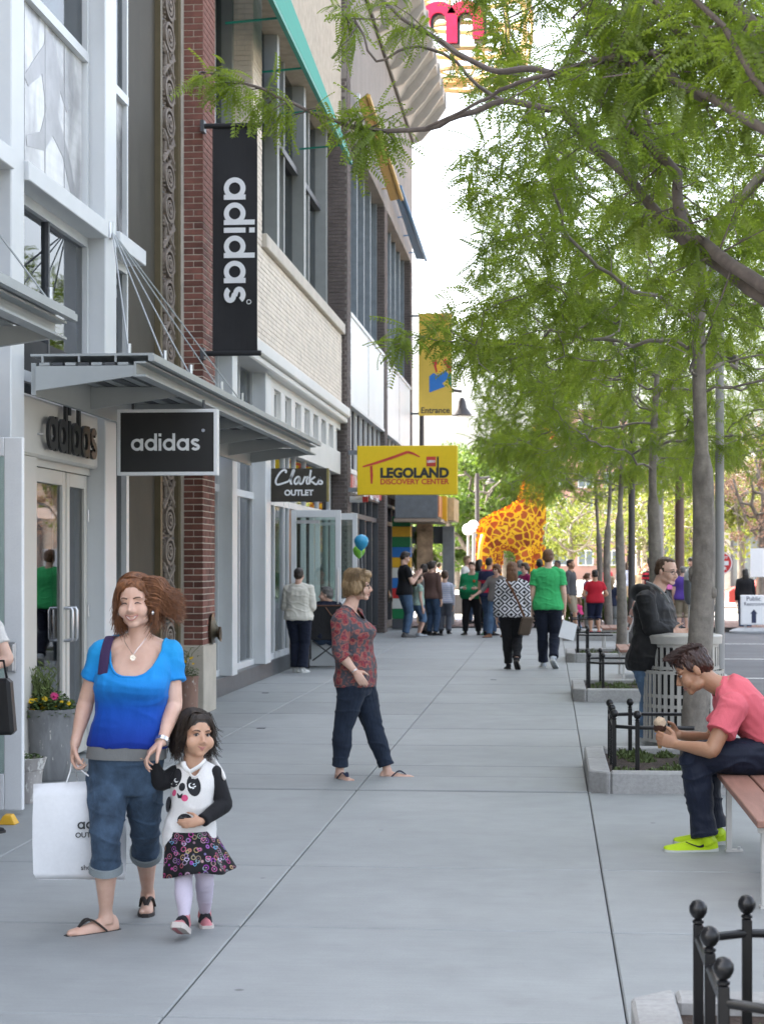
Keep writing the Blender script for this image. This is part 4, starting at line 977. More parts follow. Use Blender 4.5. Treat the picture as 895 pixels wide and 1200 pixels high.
# flower pots by the shop door
zinc = newmat('weathered_zinc'); 
def patina(mt, base, dark, light, amt):
    m, t, b, o = mt; v = coords(t, 'pos', (1, 1, .28)); n1 = noise(t, v, 9, 6, .65, .5); n2 = noise(t, coords(t, 'pos', (1, 1, .35)), 26, 6, .7)
    c = ramp(t, n1, [(.3, dark), (.65, base)]); c = mixc(t, ramp(t, n2, [(amt, (0, 0, 0)), (amt + .05, (1, 1, 1))]), c, light)
    t.links.new(c, b.inputs['Base Color']); b.inputs['Roughness'].default_value = .55; bump(t, b, n2, .2, .006)
patina(zinc, (.26, .265, .27), (.15, .15, .155), (.60, .58, .52), .63)
ter = newmat('worn_terracotta'); patina(ter, (.28, .16, .115), (.19, .11, .085), (.66, .64, .60), .62)
wht = newmat('worn_white_pot'); patina(wht, (.45, .42, .40), (.26, .24, .23), (.66, .65, .62), .52)
def pot(x, y, prof, mat, label, gname):
    p = thing('flower_pot', label, 'flower pot', (x, y, 0)); MB().lathe(prof, (x, y, 0), 32).build('pot', mat, p, smooth=True)
    zt = prof[-1][1]; r = prof[-1][0]; MB().lathe([(r * .97, zt - .06), (r * .6, zt - .05), (.01, zt - .045)], (x, y, 0), 20).build('soil', soil_m, p); return x, y, zt, r
c1 = P(59, 860, 13.6); POT1 = pot(c1.x - .02, c1.y + .05, [(.135, 0), (.148, .02), (.158, .12), (.172, .30), (.186, .46), (.195, .515), (.197, .525), (.188, .527), (.182, .50)], zinc[0], 'big streaked zinc flower pot beside the shop door', 'z')
c2 = P(218, 820, 18.75); POT2 = pot(c2.x, c2.y, [(.10, 0), (.118, .02), (.122, .2), (.125, .42), (.132, .44), (.132, .455), (.12, .457), (.115, .44)], ter[0], 'red brown peeling flower pot at the foot of the brick pier', 't')
c3 = P(33, 920, 12.35); POT3 = pot(c3.x, c3.y, [(.075, 0), (.08, .02), (.095, .2), (.12, .285), (.125, .30), (.115, .302), (.108, .28)], wht[0], 'small mottled white flower pot behind the open door', 'w')
leafg = M('bedding_leaf', (.085, .135, .035), .6, var=.3, scale=30, fine=.3); grassg = M('grass_blade', (.12, .16, .045), .6, var=.25, scale=20)
petal_y = M('yellow_petal', (.78, .52, .01), .5, var=.1, scale=40); petal_m = M('magenta_petal', (.50, .01, .14), .5, var=.15, scale=40); petal_o = M('orange_petal', (.65, .12, .02), .5)
def leaves(mb, r, c, rad, h, n, size):
    for k in range(n):
        a = r.uniform(0, 2 * pi); d = rad * r.random() ** .5; z = c[2] + h * r.random() * (1 - .5 * d / rad); x, y = c[0] + d * cos(a), c[1] + d * sin(a); an = r.uniform(0, 2 * pi); s = size * r.uniform(.6, 1.3); ti = r.uniform(-.5, .8)
        u = Vector((cos(an), sin(an), ti)).normalized() * s; w = Vector((-sin(an), cos(an), r.uniform(-.4, .4))).normalized() * s * .35; p = Vector((x, y, z))
        mb.add([p, p + u * .5 + w, p + u, p + u * .5 - w], [(0, 1, 2, 3)])
def flower(parent, p, r, mat, n=11, rr=random.Random(5)):
    mb = MB(); ax = Vector((rr.uniform(-.3, .6), -1, rr.uniform(.4, 1.2))).normalized(); u = ax.orthogonal().normalized(); w = ax.cross(u)
    for k in range(n):
        a = 2 * pi * k / n; e = u * cos(a) + w * sin(a); f = u * cos(a + .3) + w * sin(a + .3); g_ = u * cos(a - .3) + w * sin(a - .3)
        mb.add([p, p + f * r * .7 + ax * .004, p + e * r + ax * .008, p + g_ * r * .7 + ax * .004], [(0, 1, 2, 3)])
    mb.ell(p + ax * .006, r * .28, 8, 5); return mb.build('flower', mat, parent, fix=False)
def bedding(P0, label, nl, grass, fl, h=.16, lsize=.035):
    x, y, z, R = P0; r = random.Random(int(x * 1000) & 255); b = thing('flowering_plant', label, 'plant', (x, y, z))
    mb = MB(); leaves(mb, r, (x, y, z - .03), R * 1.05, h, nl, lsize); mb.build('foliage', leafg, b, fix=False)
    if grass:
        mb = MB()
        for k in range(grass):
            a = r.uniform(0, 2 * pi); d = r.random() * R * .5; bx, by = x - R * .35 + d * cos(a), y + d * sin(a); H = r.uniform(.18, .40); lx, ly = r.uniform(-.12, .18) * (H / .4), r.uniform(-.1, .1)
            mb.tube([(bx, by, z - .02), (bx + lx * .3, by + ly * .3, z + H * .6), (bx + lx, by + ly, z + H)], [.004, .0035, .001], 4)
            for q in range(5):
                f = .4 + .12 * q; px_, pz = bx + lx * f * f, z + H * f; s_ = 1 if q % 2 else -1
                mb.add([(px_, by, pz), (px_ + s_ * .022, by - .01, pz + .018), (px_ + s_ * .03, by, pz + .034), (px_ + s_ * .008, by, pz + .02)], [(0, 1, 2, 3)])
        mb.build('grass', grassg, b, fix=False)
    for (dx, dz, rad, m) in fl: flower(b, Vector((x + dx, y - R * .8 + r.uniform(0, .12), z + dz)), rad, m)
    return b
bedding(POT1, 'tall grass with yellow and magenta flowers in the zinc pot', 1700, 46, [(-.11, .085, .028, petal_y), (-.075, .09, .024, petal_y), (-.05, .065, .022, petal_y), (-.02, .03, .031, petal_y), (-.01, .10, .026, petal_y), (.055, .12, .036, petal_m), (.03, .09, .018, petal_y), (.12, .08, .016, petal_y), (-.13, .015, .026, petal_o), (-.10, .02, .02, petal_y), (.17, .07, .018, petal_y), (.06, .05, .016, petal_y), (.10, .03, .014, petal_y)], h=.21)
bedding(POT2, 'bushy plant with small yellow flowers in the red brown pot', 420, 0, [(-.06, .17, .018, petal_y), (.0, .16, .018, petal_y), (.05, .19, .018, petal_y), (.09, .14, .016, petal_y), (-.02, .10, .016, petal_y), (.07, .20, .014, petal_y)], h=.22, lsize=.028)
mb = MB(); r = random.Random(2)
b = thing('leafy_plant', 'small green leafy plant in the mottled white pot', 'plant', (POT3[0], POT3[1], POT3[2])); leaves(mb, r, (POT3[0], POT3[1], POT3[2] - .02), .10, .09, 160, .03); mb.build('foliage', leafg, b, fix=False)
b = thing('trailing_plant', 'thin leggy plant rising beside the brick pier', 'plant', (c2.x - .05, c2.y + .1, .45)); mb = MB(); r = random.Random(9)
for k in range(9):
    a = r.uniform(-.14, .2); H = r.uniform(.25, .42); mb.tube([(c2.x - .04, c2.y + .06, .42), (c2.x - .04 + a * .5, c2.y + .05, .42 + H * .7), (c2.x - .04 + a, c2.y + .04, .42 + H * .95)], .003, 4); leaves(mb, r, (c2.x - .04 + a * .7, c2.y + .04, .42 + H * .6), .06, H * .4, 14, .028)
mb.build('foliage', grassg, b, fix=False)
# yellow door wedge
c = G(10, 966); o = MB().hexa([(-.055, -.05, 0), (.055, -.05, 0), (.055, .05, 0), (-.055, .05, 0), (-.025, -.03, .055), (.025, -.03, .055), (.025, .03, .06), (-.025, .03, .06)]).build('door_wedge', M('wedge_yellow', (.75, .42, .03), .5), None, bevel=.004); o.location = (c.x, c.y, .001); tag(o, 'yellow plastic wedge on the pavement under the open white door', 'door wedge')
# conifer in the entrance recess and small leaf litter
for k, (px, py) in enumerate(((311, 812.5), (306, 854), (578, 797))):
    c = G(px, py); o = MB().box(-.04, .04, -.03, .03, 0, .004).build('drain_cover', dark_steel, None, bevel=.001); o.location = (c.x, c.y, .0025); tag(o, ['small dark drain cover near the plinth', 'small dark drain cover by the brick pier', 'tiny metal cover on the pavement behind the couple'][k], 'cover')
# ================================================================ trees
def bark_mat(name, a, b_):
    m, t, b, o = newmat(name); v = coords(t, 'pos', (1, 1, .5)); n1 = noise(t, v, 9, 6, .65, .4); n2 = noise(t, coords(t, 'pos', (2, 2, 2.6)), 7, 5, .65)
    c = ramp(t, n1, [(.3, a), (.7, b_)]); q = nn(t, 'ShaderNodeMix', data_type='RGBA', blend_type='MULTIPLY'); q.inputs[0].default_value = 1
    t.links.new(c, q.inputs[6]); t.links.new(ramp(t, n2, [(.35, (.80,) * 3), (.65, (1.10,) * 3)]), q.inputs[7])
    t.links.new(q.outputs[2], b.inputs['Base Color']); b.inputs['Roughness'].default_value = .8; bump(t, b, n2, .5, .012); return m
bark = bark_mat('locust_bark', (.13, .112, .094), (.27, .24, .205))
twig = bark_mat('branch_bark', (.085, .066, .058), (.16, .13, .115))
def leaf_mat(name, lo, hi, tr, tm=.45):
    m, t, b, o = newmat(name); t.nodes.remove(b)
    v = coords(t, 'pos'); n1 = noise(t, v, 1.1, 3, .6); n2 = noise(t, v, 11, 3, .6)
    c = ramp(t, n1, [(.32, lo), (.68, hi)]); q = nn(t, 'ShaderNodeMix', data_type='RGBA', blend_type='MULTIPLY'); q.inputs[0].default_value = 1
    t.links.new(c, q.inputs[6]); t.links.new(ramp(t, n2, [(.3, (.7,) * 3), (.7, (1.25,) * 3)]), q.inputs[7])
    d = nn(t, 'ShaderNodeBsdfDiffuse'); t.links.new(q.outputs[2], d.inputs[0])
    tl = nn(t, 'ShaderNodeBsdfTranslucent'); g_ = nn(t, 'ShaderNodeMix', data_type='RGBA', blend_type='MULTIPLY'); g_.inputs[0].default_value = 1; t.links.new(q.outputs[2], g_.inputs[6]); g_.inputs[7].default_value = (*tr, 1)
    t.links.new(g_.outputs[2], tl.inputs[0]); mx = nn(t, 'ShaderNodeMixShader'); mx.inputs[0].default_value = tm; t.links.new(d.outputs[0], mx.inputs[1]); t.links.new(tl.outputs[0], mx.inputs[2])
    gl = nn(t, 'ShaderNodeBsdfGlossy'); gl.inputs['Roughness'].default_value = .45; mx2 = nn(t, 'ShaderNodeMixShader'); mx2.inputs[0].default_value = .03; t.links.new(mx.outputs[0], mx2.inputs[1]); t.links.new(gl.outputs[0], mx2.inputs[2])
    t.links.new(mx2.outputs[0], o.inputs[0]); return m
leaf_l = leaf_mat('locust_leaf', (.120, .182, .028), (.200, .258, .048), (1.8, 1.8, .85), .56)
leaf_d = leaf_mat('broad_leaf', (.055, .105, .022), (.115, .170, .035), (1.5, 1.5, .8))
leaf_y = leaf_mat('young_leaf', (.120, .16, .035), (.19, .22, .06), (1.5, 1.4, .7))
leaf_r = leaf_mat('reddish_twig', (.34, .23, .17), (.44, .32, .25), (1.2, 1.1, 1.0))
leaf_c = leaf_mat('conifer_leaf', (.075, .125, .02), (.15, .20, .03), (1.3, 1.4, .6), .3)
def np_mesh(name, V, F, mat, parent, smooth=False):
    me = bpy.data.meshes.new(name); nv = len(V); nf, k = F.shape
    me.vertices.add(nv); me.vertices.foreach_set('co', np.ascontiguousarray(V, dtype=np.float32).ravel())
    me.loops.add(nf * k); me.loops.foreach_set('vertex_index', np.ascontiguousarray(F, dtype=np.int32).ravel())
    me.polygons.add(nf); me.polygons.foreach_set('loop_start', np.arange(0, nf * k, k, dtype=np.int32))
    if smooth: me.polygons.foreach_set('use_smooth', np.ones(nf, dtype=bool))
    me.update(calc_edges=True); me.materials.append(mat); return link(name, me, parent)
def colonize(rng, start, pts, D=.14, di=1.6, dk=.26, iters=90, bias=(0, 0, .0)):
    """grow branches towards the points; returns node positions and parents"""
    N = [np.array(p) for p in start]; par = list(range(-1, len(start) - 1)); A = pts.copy(); bias = np.array(bias)
    for it in range(iters):
        if len(A) == 0: break
        X = np.array(N); d2 = ((A[:, None, :] - X[None, :, :]) ** 2).sum(2); near = d2.argmin(1); dm = np.sqrt(d2[np.arange(len(A)), near])
        act = dm < di
        if not act.any(): break
        vec = np.zeros_like(X); cnt = np.zeros(len(X)); dv = (A[act] - X[near[act]]) / dm[act][:, None]
        np.add.at(vec, near[act], dv); np.add.at(cnt, near[act], 1)
        new = 0
        for i in np.nonzero(cnt)[0]:
            v = vec[i] / cnt[i] + bias + rng.normal(0, .16, 3); l = np.linalg.norm(v)
            if l < 1e-6: continue
            N.append(X[i] + v / l * D); par.append(int(i)); new += 1
        X2 = np.array(N[-new:]); dd = ((A[:, None, :] - X2[None, :, :]) ** 2).sum(2).min(1); A = A[dd > dk * dk]
        if len(N) > 5200: break
    return np.array(N), np.array(par)
def skeleton_mesh(mb, N, par, rad, sides=6, rmin=0.0):
    ch = [[] for _ in N]
    for i, p in enumerate(par):
        if p >= 0: ch[p].append(i)
    done = set()
    stack = [(0, None)]
    while stack:
        i, pr = stack.pop(); chain = [i] if pr is None else [pr, i]
        cur = i
        while ch[cur]:
            nx = max(ch[cur], key=lambda c: rad[c])
            for c in ch[cur]:
                if c != nx: stack.append((c, cur))
            chain.append(nx); cur = nx
        if len(chain) > 1:
            rr = [float(rad[c]) for c in chain]
            if pr is not None: rr[0] = min(rr[0], rr[1] * 1.35)
            if max(rr[1:]) < rmin: continue
            mb.tube([N[c] for c in chain], rr, sides if max(rr) > .02 else max(3, sides - 2))
def pipe_radii(N, par, tip=.0035, e=2.25, rmax=None):
    r = np.zeros(len(N)); cnt = np.zeros(len(N)); acc = np.zeros(len(N))
    for i in range(len(N) - 1, -1, -1):
        r[i] = max(tip, acc[i] ** (1 / e) if acc[i] > 0 else tip)
        if par[i] >= 0: acc[par[i]] += r[i] ** e
    if rmax: r *= rmax / max(r[0], 1e-6); r = np.maximum(r, tip)
    return r
def frond_template(n=10, L=.17, lw=.0085, ll=.034):
    """one feathery locust leaf: a stalk with pairs of leaflets (quads)"""
    V = []; F = []
    for k in range(n):
        t = (k + .6) / n; x = L * t; dz = -.05 * t * t
        for s in (-1, 1):
            l = ll * (1 - .45 * abs(t - .45)); a = radians(62); ux, uy = cos(a), sin(a) * s; b = len(V)
            V += [(x, 0, dz), (x + ux * l * .5 - uy * lw, uy * l * .5 + ux * lw * s, dz + .004), (x + ux * l, uy * l, dz - .006), (x + ux * l * .5 + uy * lw * .6, uy * l * .5 - ux * lw * s, dz + .002)]; F.append((b, b + 1, b + 2, b + 3))
    b = len(V); V += [(0, -.0012, 0), (0, .0012, 0), (L, .0012, -.05), (L, -.0012, -.05)]; F.append((b, b + 1, b + 2, b + 3))
    return np.array(V), np.array(F)
FT = [frond_template(10), frond_template(11, .20), frond_template(8, .13, .0095, .034)]
def fronds(rng, pos, dirs, scale, droop=.32):
    VV = []; FF = []; k0 = 0
    for p, d, s in zip(pos, dirs, scale):
        V, F = FT[rng.integers(len(FT))]
        d = d / (np.linalg.norm(d) + 1e-9); d = d + np.array([0, 0, -droop * rng.uniform(.2, 1.2)]); d /= np.linalg.norm(d)
        up = np.array([rng.normal(0, .5), rng.normal(0, .5), 1.0]); x = d; y = np.cross(up, x); y /= np.linalg.norm(y) + 1e-9; z = np.cross(x, y)
        VV.append(p + s * (V[:, :1] * x + V[:, 1:2] * y + V[:, 2:3] * z)); FF.append(F + k0); k0 += len(V)
    return np.concatenate(VV), np.concatenate(FF)
def locust(seed, x, y, label, h0=2.15, top=7.4, R=2.9, nat=620, nfr=3400, lean=(.012, 0), fork=2.35, tr=.115, leafs=1.0, keep=None, asym=(0, 0)):
    rng = np.random.default_rng(seed); r = random.Random(seed)
    t = thing('street_tree', label, 'tree', (x, y, .1), 0, 'young street trees in the planters along the road')
    # trunk nodes
    N0 = []; z = .05
    while z < fork + 1.5:
        f = z / (fork + 1.5); N0.append((x + lean[0] * z + .03 * sin(z * 1.9 + seed), y + lean[1] * z + .03 * cos(z * 1.4 + seed), z)); z += .14
    # crown attraction points: a wide vase, denser outside
    A = []
    while len(A) < nat:
        zz = rng.uniform(h0, top); f = (zz - h0) / (top - h0); rad = R * (.55 + .75 * sin(pi * min(1, .12 + f * .80))) * (1 if f < .8 else (1 - f) / .2 * .7 + .3)
        a = rng.uniform(0, 2 * pi); d = rad * rng.uniform(.06, 1) ** .6
        px, py = x + d * cos(a) + asym[0] * d / R, y + d * sin(a) + asym[1] * d / R
        vx = 447.5 + FPX * tan(atan2(px, py) + TH); vy = HOR - (zz - CAMH) * FPX / dep(px, py)
        if vx < (528 + 20 * sin(vy * .03) if seed == 11 else 552) - (62 * (rng.random() < .8) if seed == 11 and 345 < vy < 410 else 0) or (keep and not keep(px, py, zz)): continue
        A.append((px, py, zz - .25 * (d / R) ** 2))
    N, par = colonize(rng, N0, np.array(A), D=.13, di=1.9, dk=.27, iters=80, bias=(0, 0, .10))
    rad = pipe_radii(N, par, .0036, 2.3); k = len(N0)
    sc = .075 / max(rad[k // 2 + 3], .02); rad = np.where(rad > .006, rad * min(1.15, max(.6, sc)), rad)
    for i in range(k):
        zz = N[i][2]; rad[i] = max(rad[i], tr * (1 - .12 * zz) if zz < fork else rad[i]); rad[i] = min(rad[i], tr * (1.35 if zz < .12 else 1.06))
    mb = MB(); skeleton_mesh(mb, N, par, rad, 7)
    tk = mb.build('trunk', bark, t, smooth='all', fix=False)
    # a sawn branch stub, knots and burls on the stem
    for q in range(4):
        a = r.uniform(0, 2 * pi); zz = r.uniform(.8, fork - .3); rr = tr * (1 - .1 * zz); cx = x + lean[0] * zz + .03 * sin(zz * 1.9 + seed); cy = y + .03 * cos(zz * 1.4 + seed)
        MB().ell((cx + rr * .85 * cos(a), cy + rr * .85 * sin(a), zz), (rr * .34, rr * .34, rr * .5), 8, 6).build('knot', bark, t, smooth='all')
    thin = [i for i in range(k, len(N)) if rad[i] < .0085 and N[i][2] > h0 + .1]
    idx = rng.choice(thin, nfr); pos = N[idx] + rng.normal(0, .045, (nfr, 3)); dirs = N[idx] - N[par[idx]] ; dirs = dirs / np.linalg.norm(dirs, axis=1)[:, None] + rng.normal(0, .8, (nfr, 3))
    V, F = fronds(rng, pos, dirs, rng.uniform(.85, 1.35, nfr) * leafs); np_mesh('crown', V, F, leaf_l, t)
    return t
locust(11, PX_ - .11, PYS[1] + .05, 'young street tree nearest in view, its trunk rising in front of the litter bin', nat=1250, nfr=11000, tr=.110, R=2.6, h0=2.95, top=7.6, leafs=1.08)
locust(12, PX_ + .02, PYS[2], 'second street tree, its trunk left of the head of the man in the black jacket', nat=850, nfr=7800, tr=.10, R=2.8, h0=2.75, top=7.0, leafs=1.15)
locust(13, PX_ - .05, PYS[3], 'third street tree, slim trunk right of the boy in the red shirt', nat=600, nfr=5400, tr=.098, R=2.6, h0=2.95, top=6.8, leafs=1.15)
T4 = locust(14, PX_, PYS[4], 'fourth street tree with the boy in red standing before its trunk', nat=440, nfr=4000, tr=.098, R=2.6, h0=3.2, top=6.8, leafs=1.35)
dup(T4, (PX_ + .05, 47.6, .05), 2.1, 'fifth and most distant street tree of the row along the road')
# the closest tree: its stem stands outside the picture, its limbs cross the upper right corner
def near_tree():
    t = thing('street_tree', 'closest street tree whose crooked limbs hang across the upper right corner', 'tree', (PX_ + .1, PYS[0], .1), 0, 'young street trees in the planters along the road')
    rng = np.random.default_rng(5); r = random.Random(5)
    bx, by = PX_ + .1, PYS[0]
    stem = [(bx, by, .05), (bx + .02, by, .9), (bx - .02, by + .02, 1.7), (bx + .02, by + .06, 2.5), (bx - .02, by + .1, 3.3), (bx, by + .1, 4.2)]
    N = [np.array(p) for p in stem]; par = [-1, 0, 1, 2, 3, 4]; rad = [.14, .12, .115, .11, .085, .07]; tips = []
    def limb(root, pix, r0, r1, seed=0):
        """pix: list of (px, py, depth) control points; jittered a little so the limb kinks like locust wood"""
        pts = [P(*q) for q in pix]; pts = [Vector(N[root])] + pts; out = []
        for i in range(len(pts) - 1):
            a, b, c, d = pts[max(i - 1, 0)], pts[i], pts[i + 1], pts[min(i + 2, len(pts) - 1)]
            n = max(3, int((c - b).length / .09))
            for k in range(n):
                u = k / n; out.append(.5 * (2 * b + (c - a) * u + (2 * a - 5 * b + 4 * c - d) * u * u + (3 * b - a - 3 * c + d) * u ** 3))
        out.append(pts[-1]); prev = root; ids = []
        for k, p in enumerate(out[1:]):
            j = .006; p = p + Vector((r.uniform(-j, j), r.uniform(-j, j), r.uniform(-j, j))); f = (k + 1) / len(out)
            N.append(np.array(p)); par.append(prev); rad.append(r0 + (r1 - r0) * f ** .8); prev = len(N) - 1; ids.append(prev)
        return ids
    L1 = limb(2, [(980, 380, 6.0), (895, 334, 6.3), (800, 262, 6.8), (792, 205, 7.0), (740, 150, 7.2), (690, 105, 7.4), (650, 85, 7.5), (610, 80, 7.6), (570, 80, 7.8), (520, 50, 8.0), (470, 20, 8.1), (440, -10, 8.2)], .038, .007)
    L2 = limb(L1[len(L1) // 8], [(850, 318, 6.6), (780, 262, 7.0), (735, 205, 7.3), (690, 165, 7.5), (660, 130, 7.6), (630, 125, 7.7), (590, 118, 7.8), (540, 135, 7.9), (500, 150, 8.0), (430, 152, 8.1), (390, 140, 8.1), (340, 120, 8.1), (290, 97, 8.15), (235, 82, 8.2)], .033, .004)
    L3 = limb(3, [(1000, 180, 5.9), (895, 92, 6.2), (840, 55, 6.4), (800, 40, 6.5), (770, 0, 6.6), (760, -50, 6.7)], .040, .012)
    L4 = limb(L3[len(L3) // 2 - 4], [(840, 72, 6.5), (800, 70, 6.6), (780, 55, 6.7), (750, 10, 6.8), (740, -40, 6.9)], .024, .010)
    L5 = limb(2, [(990, 210, 5.6), (895, 150, 5.9), (850, 125, 6.1), (800, 100, 6.3), (760, 78, 6.5), (730, 65, 6.6), (700, 70, 6.7), (640, 88, 6.9), (600, 100, 7.0), (560, 120, 7.2), (500, 148, 7.3)], .026, .006)
    L6 = limb(L3[6], [(880, 20, 6.2), (850, 10, 6.4), (780, 5, 6.6), (720, -5, 6.8)], .02, .009)
    L7 = limb(L2[len(L2) * 6 // 10], [(560, 100, 8.0), (520, 62, 8.1), (478, 55, 8.2), (440, 70, 8.2), (420, 30, 8.3), (405, 20, 8.3)], .010, .004)
    # twigs with leaf tufts
    main = [i for i in range(6, len(N))]; pos = []; dr = []
    def tuft(i, n, spread):
        for q in range(n):
            L = r.uniform(.05, spread); v = Vector((r.gauss(0, 1), r.gauss(0, 1), r.gauss(-.1, .7))).normalized(); prev = i; p = Vector(N[i])
            for s_ in range(3):
                p = p + v * L / 3 + Vector((r.gauss(0, .01), r.gauss(0, .01), -.004)); N.append(np.array(p)); par.append(prev); rad.append(.0035 - .0008 * s_); prev = len(N) - 1
                for w in range(3 if s_ else 1): pos.append(np.array(p) + rng.normal(0, .012, 3)); dr.append(np.array(v) + rng.normal(0, .7, 3))
    for i in L2[-7:]: tuft(i, 2, .10)
    for px_t in ((430, 152, 8.1), (455, 155, 8.1), (415, 148, 8.1), (352, 128, 8.1)):
        p = P(*px_t); j = min(L2, key=lambda k: (Vector(N[k]) - p).length); 
        for q in range(3 if px_t[0] != 352 else 1): tuft(j, 2, .16)
    for L, a, e_, n in ((L1, .34, .66, 22), (L5, .42, .8, 16), (L7, .3, 1, 3), (L1, .85, 1, 3), (L3, .3, 1, 22), (L6, .2, 1, 18), (L4, .3, 1, 14), (L2, .3, .5, 6)):
        for q in range(n): tuft(L[min(len(L) - 1, int(len(L) * r.uniform(a, e_)))], 2, .26)
    # the rest of the crown over the camera's right, mostly out of the picture
    for q in range(16):
        a = r.uniform(-1.2, 1.9); i = r.choice(L3 + L5[:len(L5) // 2] + [4, 5]); b = Vector(N[i]); prev = i; v = Vector((r.uniform(-.6, 1), r.uniform(-.3, 1), r.uniform(.4, 1))).normalized(); p = b
        for s_ in range(9):
            p = p + v * .13 + Vector((r.gauss(0, .03), r.gauss(0, .03), r.gauss(0, .03))); N.append(np.array(p)); par.append(prev); rad.append(.016 * (1 - s_ / 11)); prev = len(N) - 1
            if s_ > 2: tuft(prev, 2, .26)
    mb = MB(); skeleton_mesh(mb, np.array(N), np.array(par), np.array(rad), 8); mb.build('trunk', twig, t, smooth='all', fix=False)
    n = len(pos); V, F = fronds(rng, pos, dr, rng.uniform(.55, .95, n), .7); np_mesh('crown', V, F, leaf_l, t)
near_tree()
# trees beyond the crossing: trunk, boughs and many leaf clumps
def clump_tree(seed, x, y, H, R, label, mat, z0=1.2, nleaf=9000, ls=.20, trunk_r=.22, barkm=None, airy=.5, group='trees beyond the crossing', cluster=60, base=-.02, twigs=True):
    rng = np.random.default_rng(seed)
    t = thing('shade_tree', label, 'tree', (x, y, base), 0, group)
    A = []
    while len(A) < 260:
        q = rng.uniform(-1, 1, 3)
        if (q ** 2).sum() > 1: continue
        A.append((x + q[0] * R, y + q[1] * R, z0 + (H - z0) * (.5 + .5 * q[2])))
    N0 = [(x, y, base + .3 * k) for k in range(int((z0 + 1.4) / .3))]
    N, par = colonize(rng, N0, np.array(A), D=.35, di=R * 1.6, dk=.6, iters=40, bias=(0, 0, .1)); rad = pipe_radii(N, par, .015, 2.3); rad *= trunk_r / rad[0]; rad = np.maximum(rad, .012)
    mb = MB(); skeleton_mesh(mb, N, par, rad, 6); mb.build('trunk', barkm or bark, t, smooth='all', fix=False)
    cl = N[rng.choice(np.arange(len(N0), len(N)), cluster)] + rng.normal(0, .35, (cluster, 3)); cr = rng.uniform(.35, 1.0, cluster) * R * .34
    ci = rng.integers(0, cluster, nleaf); v = rng.normal(0, 1, (nleaf, 3)); v /= np.linalg.norm(v, axis=1)[:, None]; p = cl[ci] + v * (cr[ci] * rng.uniform(.2, 1, nleaf) ** .5)[:, None] * np.array([1, 1, .75])
    p[:, 2] = np.maximum(p[:, 2], z0 * .75)
    a = rng.normal(0, 1, (nleaf, 3)); a /= np.linalg.norm(a, axis=1)[:, None]; b = np.cross(a, rng.normal(0, 1, (nleaf, 3))); b /= np.linalg.norm(b, axis=1)[:, None]; s = (ls * rng.uniform(.5, 1.2, nleaf))[:, None]
    V = np.stack([p - a * s * .5, p + b * s * .32, p + a * s * .5, p - b * s * .32], 1).reshape(-1, 3); F = np.arange(nleaf * 4).reshape(-1, 4); np_mesh('crown', V, F, mat, t); return t
for k, (px, d, H, R, lab, m) in enumerate((
        (520, 92, 7.2, 3.4, 'leafy green tree behind the entrance conifer at the end of the street', leaf_d), (556, 84, 6.6, 2.9, 'leafy green tree directly behind the twin globe lamps', leaf_d),
        (592, 96, 7.6, 3.6, 'leafy green tree behind the back of the giraffe', leaf_d), (632, 108, 6.2, 3.2, 'pale green tree behind the neck of the giraffe', leaf_y),
        (535, 112, 9.0, 4.2, 'tall leafy tree farthest back left of the giraffe', leaf_d))):
    c = P(px, 700, d); clump_tree(60 + k, c.x, c.y, H, R, lab, m, z0=1.5, nleaf=11000, ls=.24)
for k, (px, d, H, R, lab, m, nl) in enumerate((
        (668, 80, 4.6, 2.4, 'half bare pale tree left of the distant trunks', leaf_y, 1500), (702, 90, 5.6, 2.8, 'thinly leaved pale tree behind the boy in red', leaf_y, 1900),
        (868, 62, 6.0, 3.0, 'yellow green young tree across the road above the restroom notice board', leaf_y, 5200), (820, 74, 6.6, 3.2, 'yellow green tree across the road behind the nearest trunk', leaf_y, 5200),
        (893, 52, 5.6, 1.3, 'reddish bare weeping tree at the right edge', leaf_r, 6500), (748, 96, 6.5, 3.2, 'young tree behind the second street tree trunk', leaf_y, 3600))):
    c = P(px, 700, d); clump_tree(80 + k, c.x, c.y, H, R, lab, m, z0=1.9, nleaf=nl, ls=.19 if k != 4 else .08, trunk_r=.12, cluster=44, base=-.02 if d > 70 else -.1)
# conifer by the porch
c = P(496, 720, 46.8); t = thing('conifer', 'pointed light green conifer in the entrance recess behind the queue', 'conifer', (c.x, c.y, 0))
MB().tube([(c.x, c.y, .0), (c.x, c.y, 2.3)], [.05, .015], 6).build('trunk', bark, t)
rng = np.random.default_rng(4); n = 5200; z = rng.uniform(.35, 2.95, n); z = .35 + 2.5 * (rng.random(n) ** 1.25); rr = .60 * (1 - (z - .35) / 2.6) ** .8 * (.75 + .25 * np.sin(z * 9)) * rng.uniform(.35, 1.05, n); a = rng.uniform(0, 2 * pi, n)
p = np.stack([c.x + rr * np.cos(a), c.y + rr * np.sin(a), z], 1); d = np.stack([np.cos(a) * .5, np.sin(a) * .5, np.full(n, .9)], 1) + rng.normal(0, .25, (n, 3)); w = np.stack([-np.sin(a), np.cos(a), np.zeros(n)], 1)
V = np.stack([p, p + d * .07 + w * .018, p + d * .16, p + d * .07 - w * .018], 1).reshape(-1, 3); np_mesh('foliage', V, np.arange(n * 4).reshape(-1, 4), leaf_c, t)
